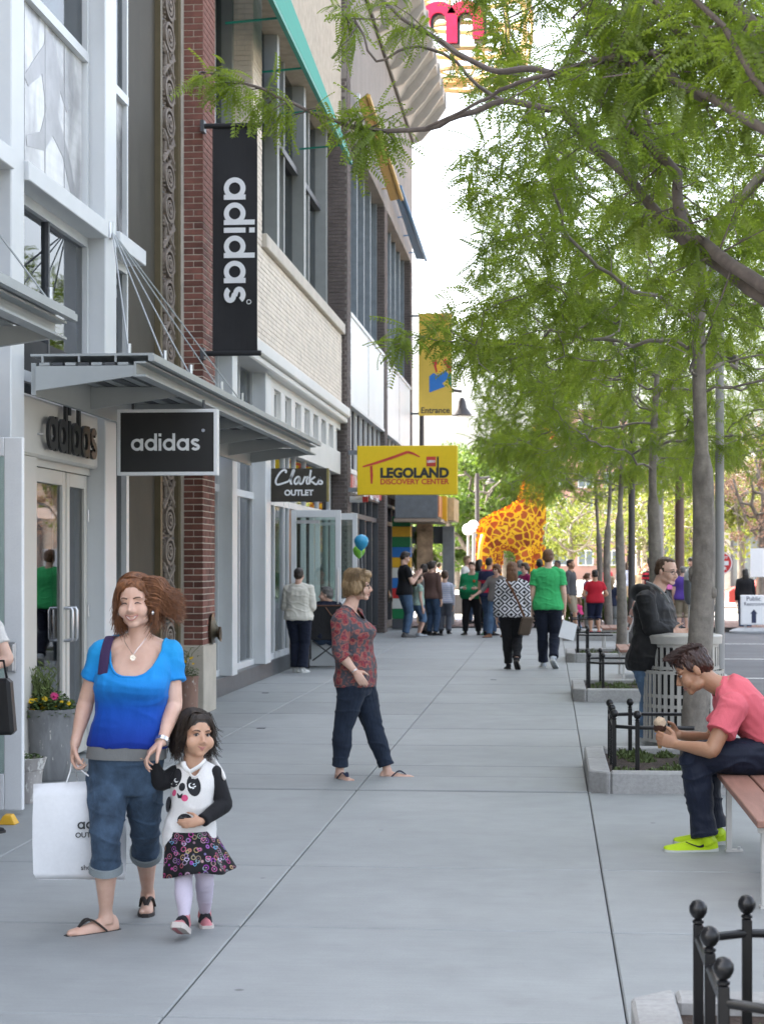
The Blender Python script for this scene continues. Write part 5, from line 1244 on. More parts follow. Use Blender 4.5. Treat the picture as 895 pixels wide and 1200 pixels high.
# ================================================================ the giraffe sculpture
def vox(mb, name, mat, parent, voxel, smooth_it=4, fac=.5, post=None, fix=True, blocks=0):
    """join the solids of a builder into one continuous skin"""
    me = bpy.data.meshes.new(name); me.from_pydata(mb.v, [], mb.f)
    bm = bmesh.new(); bm.from_mesh(me); bmesh.ops.recalc_face_normals(bm, faces=bm.faces); bm.to_mesh(me); bm.free()
    o = bpy.data.objects.new(name, me); COL.objects.link(o)
    md = o.modifiers.new('r', 'REMESH'); md.mode = 'VOXEL'; md.voxel_size = voxel; md.use_smooth_shade = True
    if blocks: md = o.modifiers.new('b', 'REMESH'); md.mode = 'BLOCKS'; md.octree_depth = blocks; md.scale = .96; md.use_remove_disconnected = False; md.use_smooth_shade = False
    if smooth_it: s_ = o.modifiers.new('s', 'SMOOTH'); s_.factor = fac; s_.iterations = smooth_it
    me2 = bpy.data.meshes.new_from_object(o.evaluated_get(bpy.context.evaluated_depsgraph_get())); me2.name = name
    bpy.data.objects.remove(o); bpy.data.meshes.remove(me)
    if post: post(me2)
    me2.materials.clear()
    for m in (mat if isinstance(mat, (list, tuple)) else [mat]): me2.materials.append(m)
    me2.polygons.foreach_set('use_smooth', np.full(len(me2.polygons), not blocks, dtype=bool))
    return link(name, me2, parent)
def giraffe_mat():
    m, t, b, o = newmat('giraffe_plastic'); v = coords(t, 'obj', (1, 1, 1))
    n = nn(t, 'ShaderNodeTexNoise'); n.inputs['Scale'].default_value = 2.2; t.links.new(v, n.inputs['Vector'])
    add = nn(t, 'ShaderNodeMix', data_type='RGBA', blend_type='LINEAR_LIGHT'); add.inputs[0].default_value = .10; t.links.new(v, add.inputs[6]); t.links.new(n.outputs['Color'], add.inputs[7])
    vo = nn(t, 'ShaderNodeTexVoronoi'); vo.feature = 'DISTANCE_TO_EDGE'; vo.inputs['Scale'].default_value = 4.3; t.links.new(add.outputs[2], vo.inputs['Vector'])
    v2 = nn(t, 'ShaderNodeTexVoronoi'); v2.inputs['Scale'].default_value = 4.3; t.links.new(add.outputs[2], v2.inputs['Vector'])
    patch = ramp(t, nn_sep(t, v2.outputs['Color']), [(.3, (.36, .075, .008)), (.55, (.44, .10, .012)), (.8, (.26, .048, .006))])
    c = mixc(t, ramp(t, vo.outputs['Distance'], [(.09, (0, 0, 0)), (.11, (1, 1, 1))]), (.76, .47, .010), patch)
    t.links.new(c, b.inputs['Base Color']); b.inputs['Roughness'].default_value = .5
    br = nn(t, 'ShaderNodeTexBrick'); br.inputs['Scale'].default_value = 9; br.inputs['Mortar Size'].default_value = .03; t.links.new(v, br.inputs['Vector']); bump(t, b, br.outputs['Fac'], .35, -.02); return m
def nn_sep(t, c):
    s_ = nn(t, 'ShaderNodeSeparateColor'); t.links.new(c, s_.inputs[0]); return s_.outputs[0]
gm = giraffe_mat(); gy = M('giraffe_yellow', (.86, .46, .015), .3, var=.08, scale=12)
GD = 60.0; g0 = P(597, 720, GD)
gt = thing('giraffe_sculpture', 'tall orange and yellow giraffe sculpture of plastic blocks beyond the crowd', 'sculpture', (g0.x, g0.y, 0))
def gp_(px, py, dd=0): return P(px, py, GD + dd)
mb = MB(); k = GD / FPX
def ellk(px, py, rx, ry, rz, dd=0): mb.ell(gp_(px, py, dd), (rx * k, rz * k, ry * k), 18, 12)
# trunk of the body: rump left, withers right, rising to the neck
mb.tube([gp_(566, 634), gp_(574, 628), gp_(588, 622), (gp_(602, 617)), gp_(614, 612), gp_(624, 612), gp_(631, 616)], [(15 * k, 15 * k), (22 * k, 20 * k), (24 * k, 22 * k), (25 * k, 22 * k), (28 * k, 22 * k), (25 * k, 20 * k), (14 * k, 15 * k)], 20)
ellk(572, 640, 15, 26, 17); ellk(622, 624, 15, 26, 18); ellk(606, 626, 24, 22, 19)
mb.tube([gp_(618, 610), gp_(622, 588), gp_(625, 565), gp_(628, 540), gp_(630, 520), gp_(631, 506)], [22 * k, 17 * k, 12.5 * k, 9.5 * k, 8.5 * k, 8 * k], 16)
mb.tube([gp_(627, 506), gp_(636, 503), gp_(648, 510), gp_(655, 515)], [7 * k, 8.5 * k, 6 * k, 4 * k], 12)                 # head
for dd in (-.18, .18): mb.tube([gp_(631, 500, dd), gp_(631, 490, dd)], [1.6 * k, 1.9 * k], 8); mb.tube([gp_(628, 503, dd * 1.6), gp_(622, 500, dd * 3)], [2.2 * k, .8 * k], 8)
for (px, dd, kx) in ((569, -.32, -2), (578, .34, 2), (613, -.32, 1), (627, .34, 3)):
    mb.tube([gp_(px, 640, dd), gp_(px + kx, 660, dd), gp_(px + kx * .6, 678, dd), gp_(px + kx * .8, 698, dd), gp_(px + kx, 714, dd), gp_(px + kx, 717.4, dd)], [12 * k, 9.5 * k, 7.5 * k, 6 * k, 6.5 * k, 7 * k], 14)
gb = vox(mb, 'body', gm, gt, .05, 0, blocks=7)
MB().tube([gp_(566, 628, -.50), gp_(563, 640, -.72), gp_(561, 660, -.74), gp_(560, 676, -.70)], [3.2 * k, 2.8 * k, 2.6 * k, 3.6 * k], 8).build('tail', gy, gt, smooth=True)
MB().tube([gp_(609, 596), gp_(614, 574), gp_(619, 550), gp_(623, 525), gp_(626, 505)], [(2.6 * k, 1.6 * k)] * 5, 6).build('mane', M('mane_brown', (.30, .07, .015), .4), gt, smooth=True)
for dd in (-.25,): MB().ell(gp_(640, 506, dd - .02), 1.4 * k, 8, 6).build('eye', signk, gt)
# ================================================================ far side of the street and background
pink_brick = M('far_pink_brick', (.40, .235, .19), .9, var=.08, scale=.4, fine=.1); far_white = M('far_white', (.60, .60, .58), .7, var=.04)
far_glass = M('far_window_glass', (.16, .20, .22), .15, var=.3, scale=.3); sandst = M('far_sandstone', (.50, .43, .34), .85, var=.06, scale=.5)
c = P(672, 700, 210); X0 = c.x - 3.2; Y0 = c.y
ap = thing('apartment_building', 'pink brick apartment block with rows of white framed windows far behind the trees', 'building', (c.x, Y0, 0))
MB().box(X0, X0 + 9.2, Y0, Y0 + 16, -.3, 19).build('wall', pink_brick, ap); MB().box(X0 - .4, X0 + 9.6, Y0 - .4, Y0 + 16.4, 19.0, 19.9).build('roof', far_white, ap)
wm = None; pm_ = None
for fl in range(6):
    for q in range(3):
        x = X0 + 1.6 + q * 2.95; z = 1.3 + fl * 2.95
        if wm is None:
            f = MB(); f.box(-.9, .9, -.15, -.02, 0, .12); f.box(-.9, .9, -.15, -.02, 1.65, 1.8); f.box(-.9, -.78, -.15, -.02, .12, 1.65); f.box(.78, .9, -.15, -.02, .12, 1.65); f.box(-.05, .05, -.13, -.02, .12, 1.65)
            w = f.build('window', far_white, ap); wm = w.data; pn = MB().box(-.78, .78, -.08, -.01, .12, 1.65).build('pane', far_glass, w); pm_ = pn.data
        else: w = link('window', wm, ap); pn = link('pane', pm_, w)
        w.location = (x, Y0, z)
for q in range(1):                             # pale stacked bays
    x = X0 - .6
    for fl in range(6): MB().box(x - .1, x + 1.4, Y0 - 1.0, Y0 - .03, 1.0 + fl * 2.95, 1.15 + fl * 2.95).build('balcony', far_white, ap)
# shops across the road
def far_shop(x0, x1, y, h, wallm, label, nb, seed, depth=10, side=False):
    b = thing('far_shop', label, 'building', ((x0 + x1) / 2, y, -.02)); r = random.Random(seed)
    MB().box(x0, x1, y, y + depth, -.3, h).build('wall', wallm, b); MB().box(x0 - .25, x1 + .25, y - .3, y + depth, h, h + .35).build('cornice', far_white, b)
    MB().box(x0 - .05, x1 + .05, y - .12, y - .001, h * .60, h * .68).build('band', far_white, b)
    w = (x1 - x0) / nb
    for k in range(nb):
        a = x0 + w * k + w * .1; e = a + w * .8
        f = MB(); f.box(a, a + .1, y - .1, y - .002, .0, h * .55); f.box(e - .1, e, y - .1, y - .002, .0, h * .55); f.box(a + .1, e - .1, y - .1, y - .002, h * .55 - .12, h * .55); f.box(a + .1, e - .1, y - .1, y - .002, 0, .35)
        o = f.build('shop_window', dark_steel, b); MB().box(a + .1, e - .1, y - .05, y - .003, .35, h * .55 - .12).build('pane', far_glass, o)
        if r.random() < .7: MB().hexa([(a, y - 1.1, h * .52), (e, y - 1.1, h * .52), (e, y - .11, h * .60), (a, y - .11, h * .60), (a, y - 1.1, h * .52 + .03), (e, y - 1.1, h * .52 + .03), (e, y - .11, h * .60 + .03), (a, y - .11, h * .60 + .03)]).build('awning', r.choice([dark_steel, grey_paint, rust_paint]), b)
        f = MB(); f.box(a + w * .1, e - w * .1, y - .08, y - .002, h * .73, h * .93); o = f.build('window', far_white, b); MB().box(a + w * .14, e - w * .14, y - .1, y - .081, h * .75, h * .91).build('pane', far_glass, o)
a = P(752, 650, 96); far_shop(a.x, a.x + 8.5, a.y, 6.4, sandst, 'pale low shop across the crossing between the trunks', 3, 3)
a = P(846, 650, 80); far_shop(a.x, a.x + 14, a.y, 6.0, M('far_grey_wall', (.42, .40, .36), .9), 'grey fronted shop behind the yellow green tree at the right edge', 4, 4)
# the sunlit brick building on the right of the road, seen only in the shop windows
orange_brick = M('opposite_orange_brick', (.46, .21, .11), .9, var=.10, scale=.6, fine=.12)
op = thing('opposite_building', 'orange brick building across the road mirrored in the shop door', 'building', (24, 85, -.1))
MB().box(17, 30, 60, 118, -.3, 8.5).build('wall', orange_brick, op); MB().box(16.7, 30, 59.7, 118.3, 8.5, 9.0).build('cornice', far_white, op)
for k in range(9):
    y = 62 + k * 6.1
    f = MB(); f.box(16.9, 16.998, y, y + .12, .2, 3.0); f.box(16.9, 16.998, y + 2.68, y + 2.8, .2, 3.0); f.box(16.9, 16.998, y + .12, y + 2.68, 2.88, 3.0); o = f.build('shop_window', far_white, op); MB().box(16.95, 16.997, y + .12, y + 2.68, .2, 2.88).build('pane', far_glass, o)
    o = MB().box(16.9, 16.998, y + .4, y + 2.2, 5.0, 7.0).build('window', far_white, op); MB().box(16.85, 16.899, y + .55, y + 2.05, 5.15, 6.85).build('pane', far_glass, o)
# easels, white stalls, low walls, hedge
wood_e = M('easel_wood', (.55, .42, .28), .7)
c = G(853, 706, -.1); e_ = thing('easel', 'pale wooden trestle easel with a pinkish picture beside the round traffic sign', 'easel', (c.x, c.y, -.1))
for s_ in (-1, 1): MB().bar((c.x + s_ * .38, c.y, -.1), (c.x + s_ * .06, c.y + .05, 1.15), .06, .05).build('leg', wood_e, e_)
MB().bar((c.x, c.y + .6, -.1), (c.x, c.y + .1, 1.15), .06, .05).build('leg', wood_e, e_); MB().box(c.x - .62, c.x + .42, c.y - .04, c.y - .0, .95, 2.0).build('picture', M('mural_print', (.48, .40, .42), .7, var=.5, scale=4), e_)
c = P(887, 666, 47); e_ = thing('placard', 'tall blank white placard held up behind the dark haired person at the right', 'placard', (c.x, c.y, -.1)); MB().box(c.x - .17, c.x + .22, c.y - .02, c.y + .02, 1.25, 1.98).build('sheet', white_l, e_); MB().box(c.x - .02, c.x + .02, c.y + .025, c.y + .06, -.1, 1.9).build('stick', wood_e, e_)
o = MB().box(-1.6, 1.6, -.1, .1, -.1, .55).build('low_barrier', dark_steel, None, bevel=.02); c = G(573, 716); o.location = (c.x, c.y, 0); tag(o, 'low dark street barrier behind the queue of children', 'barrier')
hb = thing('clipped_hedge', 'low bright green hedge behind the distant planters', 'hedge', (3.0, 58, -.02)); rng = np.random.default_rng(8); n = 9000
c = P(745, 730, 50); p = np.stack([c.x - 1.9 + 3.8 * rng.random(n), c.y + .9 * rng.random(n), .02 + .62 * rng.random(n) ** .7], 1); a = rng.normal(0, 1, (n, 3)); a /= np.linalg.norm(a, axis=1)[:, None]; b = np.cross(a, rng.normal(0, 1, (n, 3))); b /= np.linalg.norm(b, axis=1)[:, None]
V = np.stack([p - a * .06, p + b * .04, p + a * .06, p - b * .04], 1).reshape(-1, 3); np_mesh('foliage', V, np.arange(n * 4).reshape(-1, 4), leaf_d, hb)
c = P(678, 720, 47); t_ = thing('bollard', 'grey stone bollard behind the second crowd at the end of the row', 'bollard', (c.x, c.y, 0)); 
for px, d in ((690, 46.3),):
    q = P(px, 720, d); MB().lathe([(.12, -.02), (.12, .9), (.10, .96), (.0, .98)], (q.x, q.y, 0), 14).build('post', grey_paint, t_, smooth=True)
for k, (px, d) in enumerate(((772, 58), (640, 62))):
    c = P(px, 700, d); o = MB().box(-1.2, 1.2, -.3, .3, -.1, .5).build('stone_wall', sandst, None, bevel=.02); o.location = (c.x, c.y, 0); tag(o, ['low sandstone wall behind the man in purple', 'low sandstone seat wall behind the crowd at the giraffe'][k], 'wall')
# cars parked far down the road on the right
def car(px, d, col, label, rz=0):
    c = P(px, 700, d); t_ = thing('parked_car', label, 'car', (c.x, c.y, -.1), rz); x, y = c.x, c.y; L, W = 4.3, 1.75
    prof = [(-2.15, .35), (-2.15, .75), (-2.0, .85), (-1.25, .95), (-.75, 1.42), (.75, 1.46), (1.35, 1.0), (2.05, .92), (2.15, .6), (2.15, .35)]
    R = []
    for k, s_ in ((-1, .94), (-.92, 1), (.92, 1), (1, .94)):
        R.append([(x + a, y + k * W / 2 * (1 if b < 1.0 else .86), -.1 + (b if abs(k) < .95 else .35 + (b - .35) * s_)) for a, b in prof])
    mb = MB(); mb.rings(R); mb.build('body', M('car_paint_' + str(col), col, .25, var=.02), t_, smooth=True)
    for s_ in (-1, 1):
        yy = y + s_ * W * .435; MB().prism([(x - 1.05, .92), (x - .68, 1.28), (x + .65, 1.31), (x + 1.1, .95)], 'y', yy - .012 * s_, yy + .03 * s_).build('side_window', far_glass, t_)
        for q in (-1.3, 1.35):
            w = MB().tube([(x + q, y + s_ * (W / 2 - .17), .22), (x + q, y + s_ * (W / 2 + .01), .22)], .32, 16).build('wheel', joint, t_); MB().tube([(x + q, y + s_ * (W / 2 + .012), .22), (x + q, y + s_ * (W / 2 + .02), .22)], .19, 12).build('rim', chrome, w)
    return t_
car(925, 64, (.45, .06, .05), 'red car far across the crossing at the right')
# ================================================================ people
RX = Vector((cos(TH), sin(TH), 0)); FD = Vector((-sin(TH), cos(TH), 0)); UP = Vector((0, 0, 1))
def skin(name, c):
    m, t, b, o = newmat(name); v = coords(t, 'pos'); n1 = noise(t, v, 14, 4, .6); n2 = noise(t, v, 120, 2, .6)
    c1 = ramp(t, n1, [(.3, (c[0] * .90, c[1] * .80, c[2] * .76)), (.7, (c[0] * 1.04, c[1] * 1.03, c[2] * 1.02))])
    t.links.new(c1, b.inputs['Base Color']); b.inputs['Roughness'].default_value = .48
    b.inputs['Subsurface Weight'].default_value = .12; b.inputs['Subsurface Radius'].default_value = (.012, .005, .003); b.inputs['Subsurface Scale'].default_value = .5
    bump(t, b, n2, .06, .002); return m
SK = {'fair': skin('skin_fair', (.66, .44, .345)), 'tan': skin('skin_tan', (.55, .335, .225)), 'olive': skin('skin_olive', (.40, .225, .135)), 'brown': skin('skin_brown', (.20, .105, .065))}
def cloth(name, col, var=.12, fold=.5, rough=.85, scale=3, fs=9, weave=True):
    m, t, b, o = newmat(name); v = coords(t, 'pos'); n1 = noise(t, v, scale, 4, .6); n2 = noise(t, coords(t, 'pos', (1, 1, .45)), fs, 4, .55, .8); n3 = noise(t, v, 260, 2, .7)
    c = ramp(t, n1, [(.3, tuple(x * (1 - var) for x in col)), (.7, tuple(min(1, x * (1 + var)) for x in col))])
    q = nn(t, 'ShaderNodeMix', data_type='RGBA', blend_type='MULTIPLY'); q.inputs[0].default_value = 1; t.links.new(c, q.inputs[6]); t.links.new(ramp(t, n3, [(.3, (.94,) * 3), (.7, (1.05,) * 3)]), q.inputs[7])
    t.links.new(q.outputs[2], b.inputs['Base Color']); b.inputs['Roughness'].default_value = rough; b.inputs['Sheen Weight'].default_value = .04; b.inputs['Specular IOR Level'].default_value = .25
    bump(t, b, n2, fold, .02); return m, t, b, q
def cl(name, col, **k): return MATS[name] if name in MATS else cloth(name, col, **k)[0]
def setcol(m4, out):                           # replace the base colour of a cloth by a pattern, keeping its thread variation
    m, t, b, q = m4; t.links.new(out, q.inputs[6]); return m
denim = cl('denim_blue', (.040, .070, .125), var=.3, fold=.6, scale=9); denim_l = cl('denim_mid', (.07, .12, .20), var=.3, fold=.6, scale=8); denim_f = cl('denim_faded', (.10, .165, .26), var=.35, fold=.6, scale=8)
navy_c = cl('navy_cloth', (.012, .016, .032), fold=.6); black_c = cl('black_cloth', (.010, .010, .012), fold=.6)
hair_m = {}
def hairmat(name, a, b_):
    m, t, b, o = newmat(name); v = coords(t, 'pos', (1, 1, .25)); n1 = noise(t, v, 70, 4, .6, .6); n2 = noise(t, coords(t, 'pos'), 9, 3, .6)
    c = ramp(t, n1, [(.3, a), (.7, b_)]); q = nn(t, 'ShaderNodeMix', data_type='RGBA', blend_type='MULTIPLY'); q.inputs[0].default_value = 1; t.links.new(c, q.inputs[6]); t.links.new(ramp(t, n2, [(.3, (.75,) * 3), (.7, (1.2,) * 3)]), q.inputs[7])
    t.links.new(q.outputs[2], b.inputs['Base Color']); b.inputs['Roughness'].default_value = .42; b.inputs['Specular IOR Level'].default_value = .45; bump(t, b, n1, .5, .006); hair_m[name] = m
for nm, a, b_ in (('auburn', (.085, .032, .016), (.30, .125, .052)), ('black', (.006, .005, .005), (.022, .016, .013)), ('dark', (.014, .009, .006), (.04, .025, .016)), ('brown', (.035, .018, .009), (.085, .045, .022)), ('blond', (.19, .12, .055), (.34, .23, .12)), ('grey', (.08, .075, .07), (.18, .17, .16)), ('ginger', (.09, .04, .018), (.19, .09, .04)), ('deepbrown', (.018, .007, .005), (.055, .022, .015))): hairmat(nm, a, b_)
eye_w = M('eye_white', (.46, .43, .41), .25, var=.02); eye_d = M('iris_dark', (.02, .013, .010), .2); brow_m = M('brow_hair', (.10, .06, .04), .8); lip_m = M('lip', (.42, .17, .15), .45); teeth_m = M('teeth', (.72, .70, .66), .3, var=.02); lash_m = M('lash_dark', (.025, .016, .014), .6)
lens_m = M('dark_lens', (.01, .01, .012), .15); silver = M('silver_jewellery', (.62, .62, .62), .25, metal=.9); rubber = M('dark_rubber', (.028, .022, .020), .6)
def orth(a, b): b = b - a * a.dot(b); return b.normalized()
def lerp_pts(pts, n):
    """resample a list of (Vector, radius) densely along a smooth path"""
    out = []
    for i in range(len(pts) - 1):
        a, b, c, d = pts[max(i - 1, 0)], pts[i], pts[i + 1], pts[min(i + 2, len(pts) - 1)]
        for k in range(n):
            u = k / n; p = .5 * (2 * b[0] + (c[0] - a[0]) * u + (2 * a[0] - 5 * b[0] + 4 * c[0] - d[0]) * u * u + (3 * b[0] - a[0] - 3 * c[0] + d[0]) * u ** 3)
            out.append((p, b[1] + (c[1] - b[1]) * u))
    out.append(pts[-1]); return out
def limb_tube(mb, pts, n=14, sub=3):
    q = lerp_pts(pts, sub); mb.tube([p for p, r in q], [r for p, r in q], n)
    for p, r in (q[0], q[-1]): mb.ell(p, r * .98, 12, 8)
def ik(a, b, l1, l2, bend):
    d = b - a; L = min(d.length, (l1 + l2) * .999); u = d.normalized(); x = (l1 * l1 - l2 * l2 + L * L) / (2 * L); h = sqrt(max(0, l1 * l1 - x * x)); return a + u * x + orth(u, bend) * h
def hand_geo(mb, wr, d, n, th, s, curl=.5, rmin=0.0, spread=.0, thumb=None):
    d = d.normalized(); w = orth(d, th); n0 = d.cross(w); n = n0 if n0.dot(n) > 0 else -n0
    R = lambda r: max(r * s, rmin)
    mb.tube([wr - d * .012 * s, wr + d * .02 * s, wr + d * .055 * s, wr + d * .088 * s], [(R(.026), R(.019)), (R(.030), R(.019)), (R(.039), R(.0165)), (R(.038), R(.012))], 14, flat=w)
    for k in range(4):
        p = wr + (d * (.084 - .005 * abs(k - 1.2)) + w * (.029 - .0193 * k)) * s; A = 0; pts = [(p - d * .012 * s, R(.0092))]; f = (.94, 1.06, 1.0, .80)[k]
        for l, bnd, r in ((.043, .55, .0092), (.027, 1.0, .0083), (.022, .65, .0072)):
            A += curl * bnd * (1 + .10 * (k - 1.5)); pts.append((p, R(r))); p = p + (d * cos(A) + n * sin(A) + w * spread * (1.5 - k) * .2) * l * f * s
        pts.append((p, R(.0060)))
        mb.tube([q[0] for q in pts], [q[1] for q in pts], 8); mb.ell(p, R(.0060), 8, 6)
    th1 = thumb or (d * .62 + w * .74 + n * .34); p = wr + (d * .018 + w * .022 + n * .004) * s; pts = [(p, R(.014))]
    for l, v, r in ((.042, th1, .0125), (.032, th1 * .5 + d * .6 + n * .25 * (1 + curl), .0105), (.026, th1 * .25 + d * .7 + n * .4 * (1 + curl), .0085)): p = p + v.normalized() * l * s; pts.append((p, R(r)))
    mb.tube([q[0] for q in pts], [q[1] for q in pts], 8); mb.ell(p, R(.0085), 8, 6)
FOOT = [(-.26, .20, .30, .10), (-.20, .28, .52, .06), (-.05, .32, .62, 0), (.15, .33, .50, 0), (.38, .36, .36, 0), (.58, .39, .27, 0), (.74, .32, .20, .02), (.80, .18, .14, .05)]
def foot_rings(A, D, L, drop, infl=0.0, n=14, lowcut=1.0):
    """rings of a foot: A ankle, D toe direction; drop = ankle height over the sole"""
    D = D.normalized(); S = D.cross(UP).normalized(); U = S.cross(D).normalized(); base = A - U * drop; R = []
    for u, w, h, lift in FOOT:
        c = base + D * u * L; hw = w * L * .36 + infl; hh = min(h * L * .50, drop * 1.25) * lowcut + infl; ring = []
        for k in range(n):
            a = 2 * pi * k / n; x = cos(a) * hw; z = sin(a); z = hh * z if z > 0 else 0.0
            if sin(a) < 0: x = cos(a) * hw * .94
            ring.append(c + S * x + U * (z + lift * L * .35 + (-.001 * k if sin(a) < 0 else 0)))
        R.append(ring)
    return R, D, S, U, base
def shoe(A, D, L, drop, mat, sole_mat, parent, H, style='trainer', extra=None):
    R, D, S, U, base = foot_rings(A, D, L, drop, .006, 16)
    mb = MB().rings(R)
    if style in ('trainer', 'boot'):
        top = .02 if style == 'trainer' else .22
        mb.tube([A - U * drop * .45 - D * .02, A + U * .012, A + U * top * 1.0 - D * .005], [(L * .17, L * .20), (L * .145, L * .17), (L * .15, L * .17)], 14)
    o = vox(mb, 'shoe', mat, parent, max(.005, L / 45), 3) if H > 0 else None
    so = MB(); out = []
    for u, w, h, lift in FOOT: out.append((base + D * u * L + U * lift * L * .35, w * L * .36 + .010))
    Rr = []
    for c, hw in out: Rr.append([c - S * hw - U * .012, c + S * hw - U * .012, c + S * hw + U * .012, c - S * hw + U * .012])
    so.rings(Rr).build('sole', sole_mat, o, smooth=True)
    return o, D, S, U, base
def flipflop(A, D, L, drop, parent, strap=rubber):
    R, D, S, U, base = foot_rings(A, D, L, drop)
    Rr = []
    for u, w, h, lift in [(-.29, .16, 0, .01)] + FOOT + [(.86, .10, 0, .05)]:
        c = base + D * u * L; hw = w * L * .38 + .006; Rr.append([c - S * hw - U * .020, c + S * hw - U * .020, c + S * (hw - .002) + U * .001, c - S * (hw - .002) + U * .001])
    o = MB().rings(Rr).build('sandal', rubber, parent, smooth=True)
    for s_ in (-1, 1):
        p0 = base + D * .58 * L + U * .030; p1 = base + D * .36 * L + S * s_ * .085 * L + U * .058; p2 = base + D * .05 * L + S * s_ * .135 * L + U * .004
        q = lerp_pts([(p0, 0), (p1, 0), (p2, 0)], 5); MB().tube([p for p, r in q], [(.010, .004)] * len(q), 6, flat=S).build('strap', strap, o, smooth=True)
    return o
TS = [(-.19, .060, .045, 0), (-.13, .085, .060, -.004), (-.04, .099, .068, -.006), (.07, .103, .069, -.003), (.2, .097, .064, .002), (.38, .087, .060, .004), (.55, .090, .063, .004), (.70, .096, .066, .003), (.83, .094, .060, -.002), (.92, .080, .046, -.006), (.98, .052, .038, -.006), (1.04, .036, .034, -.004)]
class Person:
    def __init__(s, name_label, px, py, top, phi=0, hphi=None, z0=0.0, skin='fair', w=1.0, belly=0.0, bust=0.0, child=0.0, lod=1, group=None, d=None, pitch=0, roll=0, lean=(0, 0), J=None, arms=('down', 'down'), legs='stand', sit=None, hw=1.0, hsc=1.0, headpx=None):
        s.label = name_label; s.d = d or FPX * (CAMH - z0) / (py - HOR); s.base = P(px, py, s.d); s.base.z = z0; s.lod = lod
        s.H = H = (CAMH - (top - HOR) / FPX * s.d) - z0; s.sk = SK[skin]; s.child = child
        if sit: s.H = H = sit
        s.vs = (.0055, .011, .016)[2 - lod] if False else {3: .0055, 2: .0075, 1: .012, 0: .018}[lod]; s.rmin = s.vs * .75
        ph = radians(phi); s.F = RX * sin(ph) - FD * cos(ph); s.R = s.F.cross(UP)
        hp = radians(phi if hphi is None else hphi); s.HF = RX * sin(hp) - FD * cos(hp)
        s.w, s.belly, s.bust = w, belly, bust
        HH = H * (.131 + .055 * child) * hsc; s.hs = HH / .225
        j = {}; b = s.base; lx = lean[0] * s.F + lean[1] * s.R
        j['pel'] = b + UP * H * (.52 - .03 * child); j['neck'] = b + UP * (H - HH * 1.27) + lx; hd = j['neck'] + UP * HH * .70 + s.HF * .015 * H / 1.7 + lx * .25; j['head'] = hd
        if J:
            for k in ('pel', 'neck', 'head'):
                if k in J: j[k] = P(J[k][0], J[k][1], s.d + J[k][2])
        sp = (j['neck'] - j['pel']).normalized(); s.sp = sp; s.TF = orth(sp, s.F); s.TR = s.TF.cross(sp).normalized()
        shw = .100 * H * w ** .6 * (1 - .10 * child) * hw
        for sd, sg in (('R', 1), ('L', -1)):
            j['sh' + sd] = j['neck'] - sp * .042 * H + s.TR * sg * shw; j['hip' + sd] = j['pel'] + s.R * sg * .052 * H * w ** .7
        st = {'stand': ((.0, 0, .06), (.02, 0, .06)), 'walk': ((.16, 0, .035), (-.17, .25, .035)), 'walk2': ((-.16, .25, .035), (.16, 0, .035)), 'apart': ((.02, 0, .09), (0, 0, .09))}.get(legs, legs)
        s.toe = {}; s.lift = {}
        for (sd, sg), (fw, lf, sp_) in zip((('R', 1), ('L', -1)), st):
            j['an' + sd] = b + s.F * fw * H + s.R * sg * sp_ * H + UP * (.042 * H + lf * .15 * H); s.toe[sd] = (s.F + s.R * sg * .18 - UP * lf * 1.4).normalized(); s.lift[sd] = lf
            if not (J and 'kn' + sd in J): j['kn' + sd] = ik(j['hip' + sd], j['an' + sd], .243 * H, .245 * H, s.F)
        ua, fa = .172 * H, .150 * H; s.hd = {}; s.hn = {}; s.ht = {}; s.curl = {'R': .45, 'L': .45}
        for (sd, sg), m_ in zip((('R', 1), ('L', -1)), arms):
            sh = j['sh' + sd]; o = s.R * sg; F = s.F
            spec = {'down': (-UP + o * .17 - F * .06, -UP * .95 + F * .22 + o * .02), 'back': (-UP - F * .35 + o * .12, -UP + F * .1), 'fwd': (-UP + F * .30 + o * .12, -UP * .8 + F * .5),
                    'phone': (-UP * .9 + F * .3 + o * .15, UP * .62 + F * .62 - o * .35), 'bent': (-UP * .95 + o * .16, F * .9 + UP * .06 - o * .35), 'chin': (-UP * .85 + F * .45 - o * .1, UP * .85 + F * .3 - o * .35),
                    'reach': (-UP * .7 + F * .45 + o * .35, -UP * .45 + F * .8 + o * .2), 'hip': (-UP * .85 + o * .45, -UP * .45 - o * .7 + F * .45), 'out': (-UP * .75 + o * .5 + F * .2, -UP * .5 + o * .5 + F * .5)}[m_]
            j['el' + sd] = sh + spec[0].normalized() * ua; j['wr' + sd] = j['el' + sd] + spec[1].normalized() * fa
            s.ht[sd] = F if m_ in ('down', 'back', 'fwd') else UP; s.hn[sd] = -o
        if J:
            for k, v in J.items():
                if k[:2] in ('sh', 'el', 'wr', 'hi', 'kn', 'an'): j[k] = P(v[0], v[1], s.d + v[2])
        for sd in 'RL': s.hd[sd] = (j['wr' + sd] - j['el' + sd]).normalized()
        s.j = j; s.pitch, s.roll = pitch, roll
        s.root = thing('person', name_label, 'person', (b.x, b.y, z0), 0, group)
        # head frame
        hf = s.HF; hr = hf.cross(UP); q = Matrix.Rotation(radians(-pitch), 3, hr) ; hf2 = q @ hf; hu = q @ UP; q2 = Matrix.Rotation(radians(roll), 3, hf2); s.hF, s.hU, s.hR = hf2, q2 @ hu, q2 @ hr
    def hp(s, x, y, z):                         # head point: x to the person's right, y forward, z up (metres on a 0.225 m head), origin at eye level
        k = s.hs; return s.j['head'] + (s.hR * x + s.hF * y + s.hU * z) * k
    def hrot(s): return Matrix((s.hR, s.hF, s.hU)).transposed()
